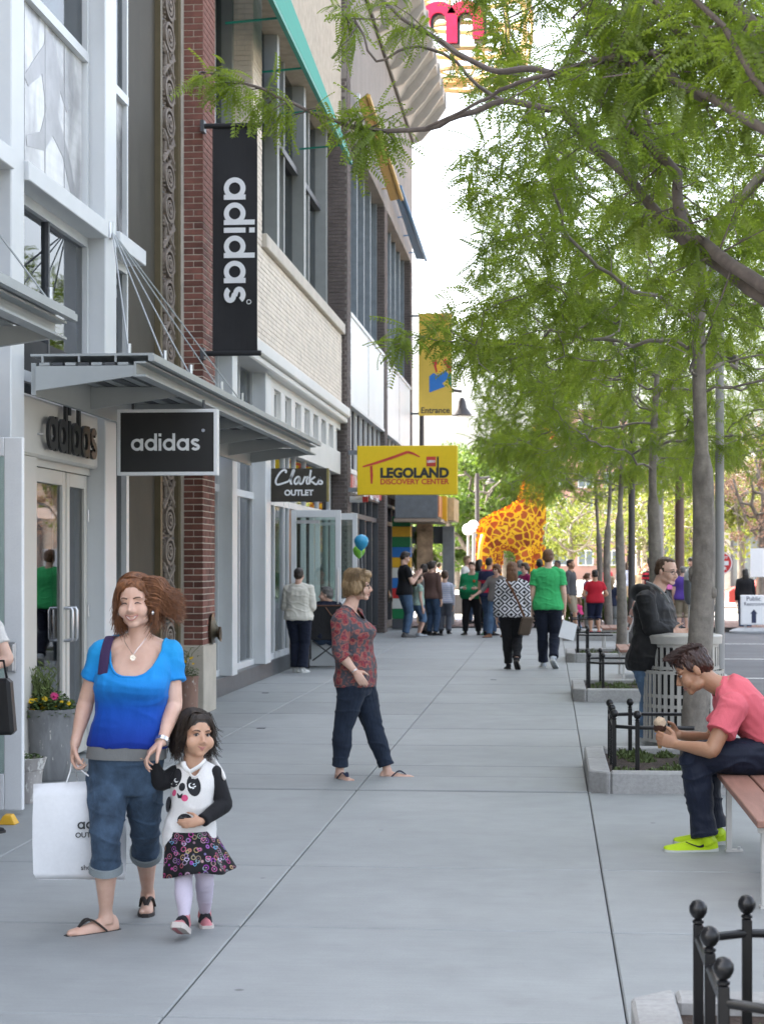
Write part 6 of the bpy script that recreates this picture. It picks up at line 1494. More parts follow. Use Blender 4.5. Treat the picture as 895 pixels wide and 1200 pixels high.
    def sect(s, t, infl=0.0, hem=0.0):
        """torso cross-section at t (0 pelvis, 1 neck)"""
        H = s.H
        for i in range(len(TS) - 1):
            if TS[i][0] <= t <= TS[i + 1][0]: u = (t - TS[i][0]) / (TS[i + 1][0] - TS[i][0]); a, b, o = [TS[i][k] + (TS[i + 1][k] - TS[i][k]) * u for k in (1, 2, 3)]; break
        g = math.exp(-((t - .27) / .22) ** 2); wf = 1 + (s.w - 1) * (1 if t < .8 else max(.3, 1 - (t - .8) * 4))
        a = a * wf + s.belly * .25 * g; b = b * (1 + (s.w - 1) * .7 * (1 if t < .8 else .3)) + s.belly * .5 * g; o = o + s.belly * .5 * g
        g2 = math.exp(-((t - .66) / .10) ** 2); b += s.bust * .45 * g2; o += s.bust * .5 * g2
        a *= 1 - .12 * s.child * (1 if t > .3 else .3)
        c = s.j['pel'].lerp(s.j['neck'], t); u = max(0, min(1, t)); r = (s.R * (1 - u) + s.TR * u).normalized(); f = (s.F * (1 - u) + s.TF * u).normalized()
        return c + f * o * H, r, f, a * H + infl, b * H + infl
    def torso_rings(s, t0, t1, infl, n=20, m=13, flare=0.0):
        R = []
        for i in range(m):
            t = t0 + (t1 - t0) * i / (m - 1); e = infl + flare * max(0, (.45 - t)) ; c, r, f, a, b = s.sect(max(TS[0][0], min(TS[-1][0], t)), e if t < .9 else e * .8)
            if t < TS[0][0]: c = s.j['pel'].lerp(s.j['neck'], t)
            ring = []
            for k in range(n):
                q = 2 * pi * k / n; cx, sy = cos(q), sin(q); p_ = 2 / 2.35; ring.append(c + r * a * abs(cx) ** p_ * (1 if cx >= 0 else -1) + f * b * abs(sy) ** p_ * (1 if sy >= 0 else -1))
            R.append(ring)
        return R
    def arm_pts(s, sd, infl=0, upto=1.0, k=1.0):
        H = s.H; j = s.j; a, e, w = j['sh' + sd], j['el' + sd], j['wr' + sd]; wf = s.w ** .5 * k
        full = [(0, .0335), (.2, .0300), (.42, .0265), (.5, .0245), (.58, .0255), (.72, .0225), (.88, .0172), (1.0, .0158)]; out = []
        for u, r in full:
            if u > upto + 1e-6: break
            out.append((a.lerp(e, u * 2) if u <= .5 else e.lerp(w, u * 2 - 1), r * H * wf + infl))
        lu = out and [u for u, r in full if u <= upto + 1e-6][-1]
        if upto - lu > .03:
            r = [rr for u, rr in full if u <= upto + 1e-6][-1]; out.append((a.lerp(e, upto * 2) if upto <= .5 else e.lerp(w, upto * 2 - 1), r * H * wf + infl * 1.1))
        return out
    def leg_pts(s, sd, infl=0, upto=1.0, cuff=None, slim=1.0):
        H = s.H; j = s.j; a, e, w = j['hip' + sd], j['kn' + sd], j['an' + sd]; wf = s.w ** .6
        full = [(0, .056), (.15, .052), (.35, .043), (.5, .0345), (.58, .035), (.70, .0355), (.85, .026), (.95, .0205), (1.0, .0205)]; out = []
        for u, r in full:
            if u > upto + 1e-6: break
            rr = r * H * wf + infl
            if cuff and u > .5: rr = max(rr, cuff * min(1, .75 + (u - .5) * .5))
            out.append((a.lerp(e, u * 2) if u <= .5 else e.lerp(w, u * 2 - 1), rr * (slim if u > .3 else 1)))
        lu = [u for u, r in full if u <= upto + 1e-6][-1]
        if upto - lu > .02: out.append((e.lerp(w, upto * 2 - 1) if upto > .5 else a.lerp(e, upto * 2), out[-1][1]))
        return out
    # ------------------------------------------------ the body: one continuous skin
    def body(s, bare_feet=False, hands=True, ears=True, nose=1.0, chin=0.0):
        mb = MB(); H = s.H; j = s.j; k = s.hs; rot = s.hrot()
        E = lambda c, r: mb.ell(s.hp(*c), tuple(x * k for x in r), 16, 12, rot)
        E((0, -.012, .030), (.0745, .094, .085)); E((0, .030, -.030), (.060, .060, .075)); E((0, .034, -.066), (.051 + .008 * s.child, .052, .043)); E((0, .067, -.096), (.025 + chin * .01, .020, .018)); E((0, .02, -.075), (.055 + chin * .01, .055, .035))
        for sg in (-1, 1):
            E((sg * (.034 + .006 * s.child), .058, -.036 - .004 * s.child), (.033 + .003 * s.child, .031, .035 + .002 * s.child)); E((sg * .031, .066, .020), (.026, .016, .010))
            if ears: E((sg * .075, -.010, -.012), (.010, .018, .028))
            E((sg * .011, .094, -.040), (.0095, .011, .009))
        mb.tube([s.hp(0, .078, .012), s.hp(0, .092, -.010), s.hp(0, .100 + .010 * nose, -.034), s.hp(0, .094, -.044)], [.008 * k, .010 * k, .0135 * k * nose, .008 * k], 10)
        mb.tube([s.hp(-.022, .077, -.066), s.hp(-.008, .087, -.063), s.hp(.008, .087, -.063), s.hp(.022, .077, -.066)], [.004 * k, .0065 * k, .0065 * k, .004 * k], 8)
        mb.tube([s.hp(-.02, .076, -.074), s.hp(0, .086, -.076), s.hp(.02, .076, -.074)], [.004 * k, .0075 * k, .004 * k], 8)
        nb = j['neck']; nr = .050 * k * (1 + (s.w - 1) * .6)
        limb_tube(mb, [(s.hp(0, -.026, -.040), nr * 1.02), (s.hp(0, -.030, -.09).lerp(nb, .25), nr), (nb - s.sp * .02 * H, nr * 1.12)], 16, 4)
        mb.rings(s.torso_rings(-.17, 1.03, -.008))
        for sd, sg in (('R', 1), ('L', -1)):
            mb.tube([nb + s.sp * .012 * H, nb.lerp(j['sh' + sd], .5) + s.sp * .006 * H, j['sh' + sd]], [.024 * H, .026 * H, .031 * H], 12)
            limb_tube(mb, s.arm_pts(sd, -.001)); 
            if hands: hand_geo(mb, j['wr' + sd], s.hd[sd], s.hn[sd], s.ht[sd], H / 1.72 * (1.0 + .12 * s.child), s.curl[sd], s.rmin)
            limb_tube(mb, s.leg_pts(sd, -.002))
            R, D, S, U, base = foot_rings(j['an' + sd], s.toe[sd], .148 * H, .042 * H); mb.rings(R)
            mb.tube([j['an' + sd] + U * .01, j['an' + sd] - U * .022 * H], [.021 * H, .023 * H], 12)
            if bare_feet:
                for q in range(5):
                    p = base + D * (.70 - .045 * q) * .148 * H + S * (-(.085 - .043 * q) if sd == 'L' else (.085 - .043 * q)) * .148 * H * -1 + U * .010; mb.tube([p, p + D * (.028 - .002 * q)], [(.0085 if q else .012)] * 2, 8); mb.ell(p + D * .028, .008 if q else .011, 8, 6)
        s.bodyo = vox(mb, 'body', s.sk, s.root, s.vs, 3, .5); return s.bodyo
    def face(s, smile=0, curve=0.0, squint=False, glasses=None, brow=brow_m, level=2, lashes=True, mouth=True):
        k = s.hs; b = s.bodyo
        for sg in (-1, 1):
            if not squint:
                MB().ell(s.hp(sg * .031, .0735, -.001), (.0128 * k, .0095 * k, .0062 * k * (1 + .25 * s.child)), 12, 8, s.hrot()).build('eye', eye_w, b, smooth='all')
                MB().ell(s.hp(sg * .031 + .002, .0805, -.001), (.0066 * k, .0040 * k, .0061 * k), 10, 8, s.hrot()).build('iris', eye_d, b, smooth='all')
            lz = .0045 if not squint else -.003
            MB().tube([s.hp(sg * .016, .0815, lz - .003), s.hp(sg * .025, .0855, lz + .003), s.hp(sg * .035, .0845, lz + .003), s.hp(sg * .047, .0755, lz - .004)], [.0012 * k, .0026 * k, .0028 * k, .0012 * k], 6).build('eyelid', lash_m, b, smooth='all')
            MB().tube([s.hp(sg * .014, .0875, .0185), s.hp(sg * .028, .0885, .0235), s.hp(sg * .040, .081, .0235), s.hp(sg * .051, .070, .017)], [(.0016 * k, .0034 * k), (.002 * k, .004 * k), (.0018 * k, .003 * k), (.001 * k, .0015 * k)], 6, flat=tuple(s.hF)).build('eyebrow', brow, b, smooth='all')
        if not mouth: pass
        elif smile:
            a = .031 * smile
            MB().prism([(0, 0), (1, 0), (0, 1)], 'z', 0, .0001) if False else None
            up = [s.hp(x, .0875 - 6.5 * x * x * 1.6, -.0605 + 7.5 * x * x) for x in np.linspace(-a, a, 9)]; lo = [s.hp(x, .0865 - 6.5 * x * x * 1.6, -.0775 + 24 * x * x) for x in np.linspace(-a, a, 9)]
            mb = MB(); n = 9; off = s.hF * .0030 * k
            mb.add([p + off for p in up] + [p + off for p in lo], [(i, i + 1, n + i + 1, n + i) for i in range(n - 1)]); mb.build('teeth', teeth_m, b, fix=False)
            MB().tube([p + off * 1.3 for p in up], [.0012 * k] + [.0024 * k] * 7 + [.0012 * k], 6).build('upper_lip', lip_m, b, smooth='all'); MB().tube([p + off * 1.3 for p in lo], [.0012 * k] + [.0032 * k] * 7 + [.0012 * k], 6).build('lower_lip', lip_m, b, smooth='all')
        else:
            MB().tube([s.hp(-.025, .080, -.067 + curve), s.hp(-.008, .0915, -.0645), s.hp(.008, .0915, -.0645), s.hp(.025, .080, -.067 + curve)], [.0016 * k, .0038 * k, .0038 * k, .0016 * k], 6).build('upper_lip', lip_m, b, smooth='all')
            MB().tube([s.hp(-.022, .079, -.072 + curve), s.hp(0, .0915, -.0752), s.hp(.022, .079, -.072 + curve)], [.001 * k, .0048 * k, .001 * k], 6).build('lower_lip', lip_m, b, smooth='all')
        if glasses:
            g = None
            for sg in (-1, 1):
                q = [s.hp(sg * .033 + .024 * cos(a), .094 - abs(.024 * cos(a)) * .2, -.004 + .017 * sin(a)) for a in [2 * pi * i / 16 for i in range(17)]]
                if glasses == 'dark': m2 = MB().ell(s.hp(sg * .033, .091, -.004), (.025 * k, .005 * k, .019 * k), 12, 6, s.hrot()); g = m2.build('lens', lens_m, b, smooth='all')
                else: MB().tube(q, .0018 * k, 5, caps=False).build('spectacle_rim', lash_m, b)
                MB().tube([s.hp(sg * .056, .086, .0), s.hp(sg * .079, .01, -.002)], .0018 * k, 5).build('spectacle_arm', lash_m, b)
            MB().tube([s.hp(-.010, .097, .0), s.hp(.010, .097, .0)], .0018 * k, 5).build('spectacle_bridge', lash_m, b)
    # ------------------------------------------------ clothes
    def top(s, mat, sleeve=.3, hem=-.02, infl=.013, neck='round', name='shirt', flare=.0, sl_infl=.010, bag=1.0, name2=None, depth=.10, wide=.040, cuffmat=None):
        mb = MB(); j = s.j; H = s.H; infl = max(infl, s.vs * 1.0); sl_infl = max(sl_infl, s.vs * .9)
        mb.rings(s.torso_rings(hem, 1.005, infl, m=18, flare=flare))
        for sd in 'RL':
            mb.tube([j['neck'] - s.sp * .006 * H, j['neck'].lerp(j['sh' + sd], .55) + s.sp * .002 * H, j['sh' + sd]], [.027 * H + infl * .35, .029 * H + infl * .45, .031 * H + infl * .45], 14)
            if sleeve > 0 and not name2:
                pts = s.arm_pts(sd, sl_infl, sleeve); pts[-1] = (pts[-1][0], pts[-1][1] * 1.06); q = lerp_pts(pts, 3); mb.tube([p for p, r in q], [r for p, r in q], 16)
                mb.ell(pts[0][0], pts[0][1] * .97, 12, 8)
        nb = j['neck']; TF, TR, sp = s.TF, s.TR, s.sp
        def cut(me):
            """open the garment at the neck and at the hem"""
            n = len(me.vertices); co = np.empty(n * 3, np.float32); me.vertices.foreach_get('co', co); co = co.reshape(-1, 3); rel = co - np.array(nb); z = rel @ np.array(sp); f = rel @ np.array(TF); x = np.abs(rel @ np.array(TR))
            if neck == 'scoop': kill = (z > np.where(f > 0, -.010 * H - depth * H * np.sqrt(np.clip(1 - (x / (wide * 1.35 * H)) ** 2.4, 0, 1)), .012 * H)) & (x < wide * 1.35 * H)
            elif neck == 'v': kill = (z > .012 * H - np.where(f > 0, depth * H * np.clip(1 - x / (wide * 1.2 * H), 0, 1), 0)) & (x < wide * 1.15 * H)
            else: kill = (z > np.where(f > 0, -.010 * H, .024 * H)) & (x < .037 * H)
            bm = bmesh.new(); bm.from_mesh(me); bm.verts.ensure_lookup_table(); dl = [bm.verts[i] for i in np.nonzero(kill)[0]]; bmesh.ops.delete(bm, geom=dl, context='VERTS')
            bl = [v for v in bm.verts if v.is_boundary]
            for _ in range(22): bmesh.ops.smooth_vert(bm, verts=bl, factor=.5, use_axis_x=True, use_axis_y=True, use_axis_z=True)
            # gathered folds
            bm.normal_update()
            if s.lod >= 2:
                for v in bm.verts:
                    p = v.co; nz = mnoise.noise(Vector((p.x * 9, p.y * 9, p.z * 4.5 + s.base.x * 3))) + .5 * mnoise.noise(Vector((p.x * 22, p.y * 22, p.z * 13))); rd = max(0, 1 - abs(mnoise.noise(Vector((p.x * 6 + p.z * 4, p.y * 6, p.z * 10 + s.base.y)))) * 3.5) ** 1.6; v.co = p + v.normal * (nz * .0055 + rd * .0055) * bag
            bm.to_mesh(me); bm.free()
        s.topo = vox(mb, name, mat, s.root, s.vs * 1.05, 4, .5, cut)
        if s.lod >= 3:                          # a turned edge round the neck opening
            bm = bmesh.new(); bm.from_mesh(s.topo.data); left = {e for e in bm.edges if e.is_boundary}; best = []
            while left:
                e = left.pop(); lp = [e.verts[0], e.verts[1]]
                while True:
                    nx = [f for f in lp[-1].link_edges if f in left]
                    if not nx: break
                    left.discard(nx[0]); lp.append(nx[0].other_vert(lp[-1]))
                if len(lp) > len(best): best = lp
            if len(best) > 20:
                pts = [v.co.copy() for v in best]; n_ = len(pts)
                for _ in range(12): pts = [(pts[(i - 1) % n_] + pts[i] * 2 + pts[(i + 1) % n_]) / 4 for i in range(n_)]
                pts = pts[::3]; MB().tube(pts + [pts[0], pts[1]], .0058, 8, caps=False).build('neckband', mat, s.topo, smooth='all')
            bm.free()
        if name2:                               # separate sleeves of another cloth
            for sd in 'RL':
                m2 = MB(); pts = s.arm_pts(sd, sl_infl, sleeve); q = lerp_pts(pts, 3); m2.tube([p for p, r in q], [r for p, r in q], 16); m2.ell(pts[0][0], pts[0][1] * 1.03, 12, 8); vox(m2, 'sleeve', name2, s.topo, s.vs, 3)
        return s.topo
    def trousers(s, mat, upto=.97, infl=.012, cuff=None, rise=.16, name='trousers', slim=1.0, seat=0.0, fold=1.0):
        infl = max(infl, s.vs * .8)
        mb = MB(); mb.rings(s.torso_rings(-.17, rise, infl * .8, m=9))
        for sd in 'RL':
            pts = s.leg_pts(sd, infl, upto, cuff, slim); q = lerp_pts(pts, 3); mb.tube([p for p, r in q], [r for p, r in q], 18); mb.ell(pts[0][0], pts[0][1] * 1.02, 14, 10)
            if seat: mb.ell(s.j['hip' + sd] - s.F * .02 * s.H - UP * .01, .06 * s.H, 12, 8)
        def wr(me):
            if s.lod < 2: return
            n = len(me.vertices); bm = bmesh.new(); bm.from_mesh(me); bm.normal_update()
            for v in bm.verts:
                p = v.co; nz = mnoise.noise(Vector((p.x * 8, p.y * 8, p.z * 16))) + .5 * mnoise.noise(Vector((p.x * 20, p.y * 20, p.z * 30))); rd = max(0, 1 - abs(mnoise.noise(Vector((p.x * 4 + p.z * 2, p.y * 4, p.z * 9 + s.base.y)))) * 5) ** 2; v.co = p + v.normal * (nz * .0042 + rd * .0055) * fold
            bm.to_mesh(me); bm.free()
        s.botto = vox(mb, name, mat, s.root, s.vs * 1.1, 3, .5, wr); return s.botto
    def shoes(s, mat, sole=None, style='trainer'):
        out = []
        for sd in 'RL': out.append(shoe(s.j['an' + sd], s.toe[sd], .155 * s.H * (1 + .1 * s.child), .042 * s.H, mat, sole or white_l, s.root, s.H, style))
        return out
    # ------------------------------------------------ hair
    def hair(s, kind, mat, part=None):
        k = s.hs; rot = s.hrot(); mb = MB(); mat = hair_m[mat]
        E = lambda c, r: mb.ell(s.hp(*c), tuple(x * k for x in r), 16, 12, rot)
        if kind == 'short': E((0, -.018, .048), (.080, .094, .078)); E((0, -.050, .0), (.073, .062, .075)); [E((sg * .066, -.022, .010), (.015, .040, .036)) for sg in (-1, 1)]; E((0, .035, .098), (.056, .048, .026))
        elif kind == 'crop': E((0, -.020, .042), (.079, .092, .078)); E((0, -.052, .0), (.070, .058, .065)); E((0, .02, .094), (.058, .055, .022))
        elif kind == 'bald': E((0, -.058, .005), (.074, .060, .064)); E((0, -.034, .050), (.074, .076, .068)); [E((sg * .064, -.030, .008), (.015, .045, .038)) for sg in (-1, 1)]
        elif kind == 'receding': E((0, -.026, .044), (.078, .086, .076)); E((0, -.054, .0), (.072, .058, .068)); [E((sg * .066, -.022, .012), (.013, .044, .034)) for sg in (-1, 1)]; E((0, .012, .092), (.052, .050, .022))
        elif kind == 'spiky':
            E((0, -.016, .046), (.080, .095, .079)); E((0, -.052, .004), (.070, .058, .066)); E((0, .052, .092), (.060, .044, .026)); [E((sg * .068, -.012, .020), (.012, .044, .036)) for sg in (-1, 1)]
        elif kind == 'bob':
            E((0, -.015, .052), (.094, .104, .086)); E((0, -.060, -.005), (.094, .075, .095)); [E((sg * .076, -.010, -.012), (.028, .060, .070)) for sg in (-1, 1)]; E((0, .058, .088), (.064, .042, .034)); E((.0, -.075, -.05), (.075, .05, .06))
        elif kind in ('long', 'pony', 'bun'):
            E((0, -.015, .048), (.084, .098, .080)); E((0, -.055, .0), (.078, .065, .085)); [E((sg * .070, -.012, .0), (.018, .050, .055)) for sg in (-1, 1)]; E((0, .045, .092), (.060, .045, .026))
            if kind == 'long': mb.tube([s.hp(0, -.05, .03), s.hp(0, -.085, -.06), s.hp(.0, -.085, -.15), s.hp(0, -.075, -.25), s.hp(0, -.07, -.30)], [(.078 * k, .05 * k), (.090 * k, .042 * k), (.092 * k, .036 * k), (.075 * k, .028 * k), (.04 * k, .015 * k)], 16, flat=tuple(s.hR))
            if kind == 'pony': mb.tube([s.hp(0, -.10, .04), s.hp(0, -.135, .0), s.hp(0, -.13, -.08), s.hp(0, -.12, -.15)], [.022 * k, .03 * k, .026 * k, .01 * k], 10)
            if kind == 'bun': E((0, -.115, .05), (.04, .035, .04))
        seed = s.base.x * 7
        def shag(me):
            amp = (.0045 if s.lod >= 2 else .006) * k; bm = bmesh.new(); bm.from_mesh(me); bm.normal_update()
            for v in bm.verts:
                r = v.co - s.j['head']; q = Vector((r.dot(s.hR), r.dot(s.hF), r.dot(s.hU) * .35)) * 55; nz = mnoise.noise(q + Vector((seed, 0, 0))) + .6 * mnoise.noise(q * 2.3); v.co = v.co + v.normal * nz * amp * (1.5 if kind in ('spiky', 'bob') else 1)
            bm.to_mesh(me); bm.free()
        s.hairo = vox(mb, 'hair', mat, s.root, max(.004, s.vs * .75), 2, .5, shag); return s.hairo
    def scalp(s, mb, r, n, sg, part=.010, L=(.02, .06), rw=(.003, .006)):
        """fine strands combed from the parting over the scalp to one side"""
        k = s.hs
        for i in range(n):
            y = r.uniform(-.085, .060); sh = sqrt(max(.05, 1 - (y / .103) ** 2)); th1 = radians(r.uniform(62, 98)); q = []; j1 = r.uniform(.985, 1.045); dy = r.uniform(-.03, -.002) if y > .02 else r.uniform(-.012, .012)
            for m in range(5):
                th = th1 * m / 4; q.append(s.hp(part * (1 - m / 4) + sg * .0875 * sh * sin(th) * j1, y * 1.0 - .012 + dy * m / 4, .046 + .086 * sh * cos(th) * j1))
            q.append(q[-1] - s.hU * r.uniform(*L) * k + s.hR * r.uniform(-.012, .008) * sg * k)
            s.lock(mb, q, r.uniform(*rw) * k, .0008, 4)
    def lock(s, mb, pts, r0, r1=.001, n=5):
        q = lerp_pts([(p, 0) for p in pts], 4); m = len(q); mb.tube([p for p, r in q], [((r0 + (r1 - r0) * (i / (m - 1)) ** 1.5), (r0 + (r1 - r0) * (i / (m - 1)) ** 1.5) * .45) for i in range(m)], n)
# ================================================================ the cast
# ---- cloth patterns
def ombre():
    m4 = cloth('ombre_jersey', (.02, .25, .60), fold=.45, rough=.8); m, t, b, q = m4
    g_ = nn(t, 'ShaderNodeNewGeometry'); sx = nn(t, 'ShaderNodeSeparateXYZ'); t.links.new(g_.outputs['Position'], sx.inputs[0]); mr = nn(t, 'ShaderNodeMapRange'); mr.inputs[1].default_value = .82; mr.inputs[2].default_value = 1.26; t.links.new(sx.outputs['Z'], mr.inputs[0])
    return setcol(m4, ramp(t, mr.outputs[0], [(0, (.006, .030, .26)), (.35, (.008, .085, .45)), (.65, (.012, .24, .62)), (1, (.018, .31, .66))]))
def floral():
    m4 = cloth('floral_jersey', (.2, .05, .06), fold=.5); m, t, b, q = m4; v = coords(t, 'pos', (1, 1, 1))
    n = nn(t, 'ShaderNodeTexNoise'); n.inputs['Scale'].default_value = 30; n.inputs['Detail'].default_value = 2; t.links.new(v, n.inputs['Vector'])
    ad = nn(t, 'ShaderNodeMix', data_type='RGBA', blend_type='LINEAR_LIGHT'); ad.inputs[0].default_value = .022; t.links.new(v, ad.inputs[6]); t.links.new(n.outputs['Color'], ad.inputs[7])
    vo = nn(t, 'ShaderNodeTexVoronoi'); vo.inputs['Scale'].default_value = 16; t.links.new(ad.outputs[2], vo.inputs['Vector'])
    c = ramp(t, vo.outputs['Distance'], [(.10, (.10, .018, .05)), (.22, (.32, .05, .045)), (.34, (.12, .03, .06)), (.46, (.36, .115, .085)), (.52, (.085, .075, .085)), (.75, (.075, .075, .09))])
    v2 = nn(t, 'ShaderNodeTexVoronoi'); v2.inputs['Scale'].default_value = 38; t.links.new(ad.outputs[2], v2.inputs['Vector'])
    return setcol(m4, mixc(t, ramp(t, v2.outputs['Distance'], [(.25, (.55,) * 3), (.45, (0, 0, 0))]), c, (.34, .13, .10)))
def diamonds():
    m4 = cloth('diamond_knit', (.5, .5, .5), fold=.4); m, t, b, q = m4
    tc = nn(t, 'ShaderNodeNewGeometry'); sx = nn(t, 'ShaderNodeSeparateXYZ'); t.links.new(tc.outputs['Position'], sx.inputs[0])
    def tri(o, s_):
        a = nn(t, 'ShaderNodeMath', operation='MULTIPLY'); a.inputs[1].default_value = s_; t.links.new(o, a.inputs[0]); p = nn(t, 'ShaderNodeMath', operation='PINGPONG'); p.inputs[1].default_value = 1; t.links.new(a.outputs[0], p.inputs[0]); return p.outputs[0]
    a = nn(t, 'ShaderNodeMath', operation='ADD'); t.links.new(tri(sx.outputs['X'], 10.5), a.inputs[0]); t.links.new(tri(sx.outputs['Z'], 12), a.inputs[1])
    s_ = nn(t, 'ShaderNodeMath', operation='MULTIPLY'); s_.inputs[1].default_value = 1.5; t.links.new(a.outputs[0], s_.inputs[0]); f = nn(t, 'ShaderNodeMath', operation='FRACT'); t.links.new(s_.outputs[0], f.inputs[0])
    return setcol(m4, ramp(t, f.outputs[0], [(.46, (.014, .014, .018)), (.54, (.62, .62, .64))]))
def stripes(name, a, b_, k, w=.5, extra=None):
    m4 = cloth(name, a, fold=.4); m, t, b, q = m4; g_ = nn(t, 'ShaderNodeNewGeometry'); sx = nn(t, 'ShaderNodeSeparateXYZ'); t.links.new(g_.outputs['Position'], sx.inputs[0]); mu = nn(t, 'ShaderNodeMath', operation='MULTIPLY'); mu.inputs[1].default_value = k; t.links.new(sx.outputs['Z'], mu.inputs[0]); f = nn(t, 'ShaderNodeMath', operation='FRACT'); t.links.new(mu.outputs[0], f.inputs[0])
    return setcol(m4, ramp(t, f.outputs[0], [(w - .04, a), (w + .04, b_)] if not extra else extra))
def blotch(name, cols, sc):
    m4 = cloth(name, cols[0], fold=.4); m, t, b, q = m4; n1 = noise(t, coords(t, 'pos'), sc, 3, .6, 1); st = [(.3 + .4 * i / (len(cols) - 1), c) for i, c in enumerate(cols)]; return setcol(m4, ramp(t, n1, st))
heather = cl('grey_jersey', (.20, .205, .205)); white_c = cl('white_cloth', (.72, .70, .68), fold=.5, var=.04)
GW = 'shoppers walking on the pavement'; GQ = 'people queueing at the entrance'; GC = 'people in the distant crowd'
# ================= 1 the woman in blue
p = Person('smiling woman in bright blue tee and rolled denim capris holding a child by the hand', 150, 1086, 672, phi=-6, hphi=-9, w=.97, bust=.042, belly=.02, lod=3, d=8.07, skin='fair', group=GW, pitch=2, roll=3, hsc=1.06,
           J={'pel': (147, 905, 0), 'neck': (163, 752, 0), 'head': (159.5, 705.5, -.035), 'shR': (121, 765, .0), 'shL': (198, 766, .02), 'elR': (101, 822, .03), 'wrR': (88, 872, -.03), 'elL': (204, 826, -.01), 'wrL': (190, 869, -.14),
              'hipR': (127, 915, 0), 'hipL': (167, 915, .02), 'knR': (124, 985, -.12), 'anR': (124, 1073, -.02), 'knL': (170, 970, .12), 'anL': (173, 1046, .46)})
p.toe['R'] = (-RX * .80 - FD * .62).normalized(); p.toe['L'] = (RX * .08 - FD * 1.0).normalized()
p.hd['R'] = (-UP + RX * -.12).normalized(); p.hn['R'] = RX; p.ht['R'] = -FD; p.curl['R'] = 1.25
p.hd['L'] = (-RX * .72 - UP * .66 - FD * .2).normalized(); p.hn['L'] = -FD * .3 + RX * -.2 - UP * .2 + FD * .9; p.ht['L'] = -FD - UP * .1; p.curl['L'] = .75
p.body(bare_feet=True, chin=.4); p.face(smile=1.0, squint=True)
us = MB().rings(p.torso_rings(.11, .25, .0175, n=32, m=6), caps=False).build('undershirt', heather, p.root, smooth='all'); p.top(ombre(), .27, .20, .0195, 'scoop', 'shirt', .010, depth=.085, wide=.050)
tr = p.trousers(cl('capri_denim', (.045, .075, .12), var=.4, fold=.9, scale=12), .70, .010, .060, .16, 'trousers')
for sd in 'RL':
    q = p.leg_pts(sd, .016, .70, .066); c0 = q[-1][0]; u = (p.j['kn' + sd] - p.j['an' + sd]).normalized(); r = q[-1][1] * 1.05; MB().tube([c0 - u * .005, c0 + u * .028], [r, r * .99], 20).build('cuff', cl('denim_inside', (.23, .26, .27), var=.2), tr, smooth=True)
    flipflop(p.j['an' + sd], p.toe[sd], .148 * p.H, .042 * p.H, p.root)
for sg in (-1, 1): MB().ell(p.hp(sg * .079, .012, -.052), .0125 * p.hs, 12, 8).build('earring', silver, p.root, smooth='all')
ch = lerp_pts([(p.hp(sg, y, z), 0) for sg, y, z in ((-.062, .0, -.125), (-.045, .052, -.17), (-.012, .085, -.215), (.0, .093, -.232), (.014, .085, -.215), (.05, .05, -.17), (.062, 0, -.125))], 4)
MB().tube([q for q, r in ch], .0012, 4).build('necklace', silver, p.root); q = p.hp(.0, .097, -.245); MB().tube([q + p.F * .0, q + p.F * .008], .013, 12).build('pendant', silver, p.root)
h = p.hair('long', 'auburn'); bpy.data.objects.remove(h)
mb = MB(); k = p.hs; rot = p.hrot()
for c, r in (((0, -.02, .050), (.086, .094, .076)), ((0, -.06, .0), (.082, .06, .09)), ((.070, -.018, .0), (.020, .050, .07)), ((-.070, -.018, .01), (.020, .048, .06)), ((.0, .020, .086), (.062, .046, .030))): mb.ell(p.hp(*c), tuple(x * k for x in r), 16, 12, rot)
ho = vox(mb, 'hair', hair_m['auburn'], p.root, .004, 2)
mb = MB(); r = random.Random(12)
for i in range(1300):                          # locks blown to the picture's right, person's left
    a = r.uniform(-.2, 1); x0 = -.02 - .065 * r.random(); y0 = r.uniform(-.07, .05); z0 = .085 - .13 * r.random() ** 1.2; L = r.uniform(.55, 1.0)
    up = r.uniform(-.35, .15) + z0 * 1.2
    p.lock(mb, [p.hp(x0 * .7, y0, z0 + .028), p.hp(x0 - .035, y0 - .015, z0 + .015), p.hp(-.115 - .035 * L, y0 - .03, z0 * .8 - .02 + up * .05), p.hp(-.125 - .085 * L, y0 - .035 + r.uniform(-.03, .03), z0 * .6 - .045 + up * .11 + r.uniform(-.02, .02))], r.uniform(.0016, .0045) * k, .0005, 3)
for i in range(800):                          # hanging locks on the other side and behind the neck
    sg = 1 if r.random() < .6 else -1; x0 = sg * (.055 + .03 * r.random()); y0 = r.uniform(-.08, .035); z0 = .08 - .10 * r.random(); L = r.uniform(.7, 1.1)
    p.lock(mb, [p.hp(x0 * .8, y0, z0 + .03), p.hp(x0 * 1.16, y0 - .01, z0 - .03), p.hp(x0 * 1.20 + .006 * sg, y0 - .01, z0 - .08 * L), p.hp(x0 * 1.10 + r.uniform(-.03, .04), y0 + r.uniform(-.02, .02), z0 - .148 * L)], r.uniform(.0016, .0045) * k, .0006, 3)
p.scalp(mb, r, 520, 1, rw=(.0015, .0035)); p.scalp(mb, r, 520, -1, rw=(.0015, .0035))
for i in range(60):                           # fringe swept from the crown over the brow
    x0 = r.uniform(-.03, .03); e = r.choice((-1, 1)); p.lock(mb, [p.hp(.01 + x0 * .4, .03, .112), p.hp(e * .03 + x0, .066, .090), p.hp(e * .062, .060, .050 + r.uniform(-.01, .01)), p.hp(e * .082, .022, .0 + r.uniform(-.02, .02))], r.uniform(.003, .006) * k, .0008, 4)
mb.build('hair_locks', hair_m['auburn'], ho, smooth='all')
WB = p
# watch and rings
w = p.j['wrL']; d_ = p.hd['L']; MB().tube([w - (w - p.j['elL']).normalized() * .012, w + (w - p.j['elL']).normalized() * .006], .0315, 16).build('wrist_watch', silver, p.root, smooth=True)
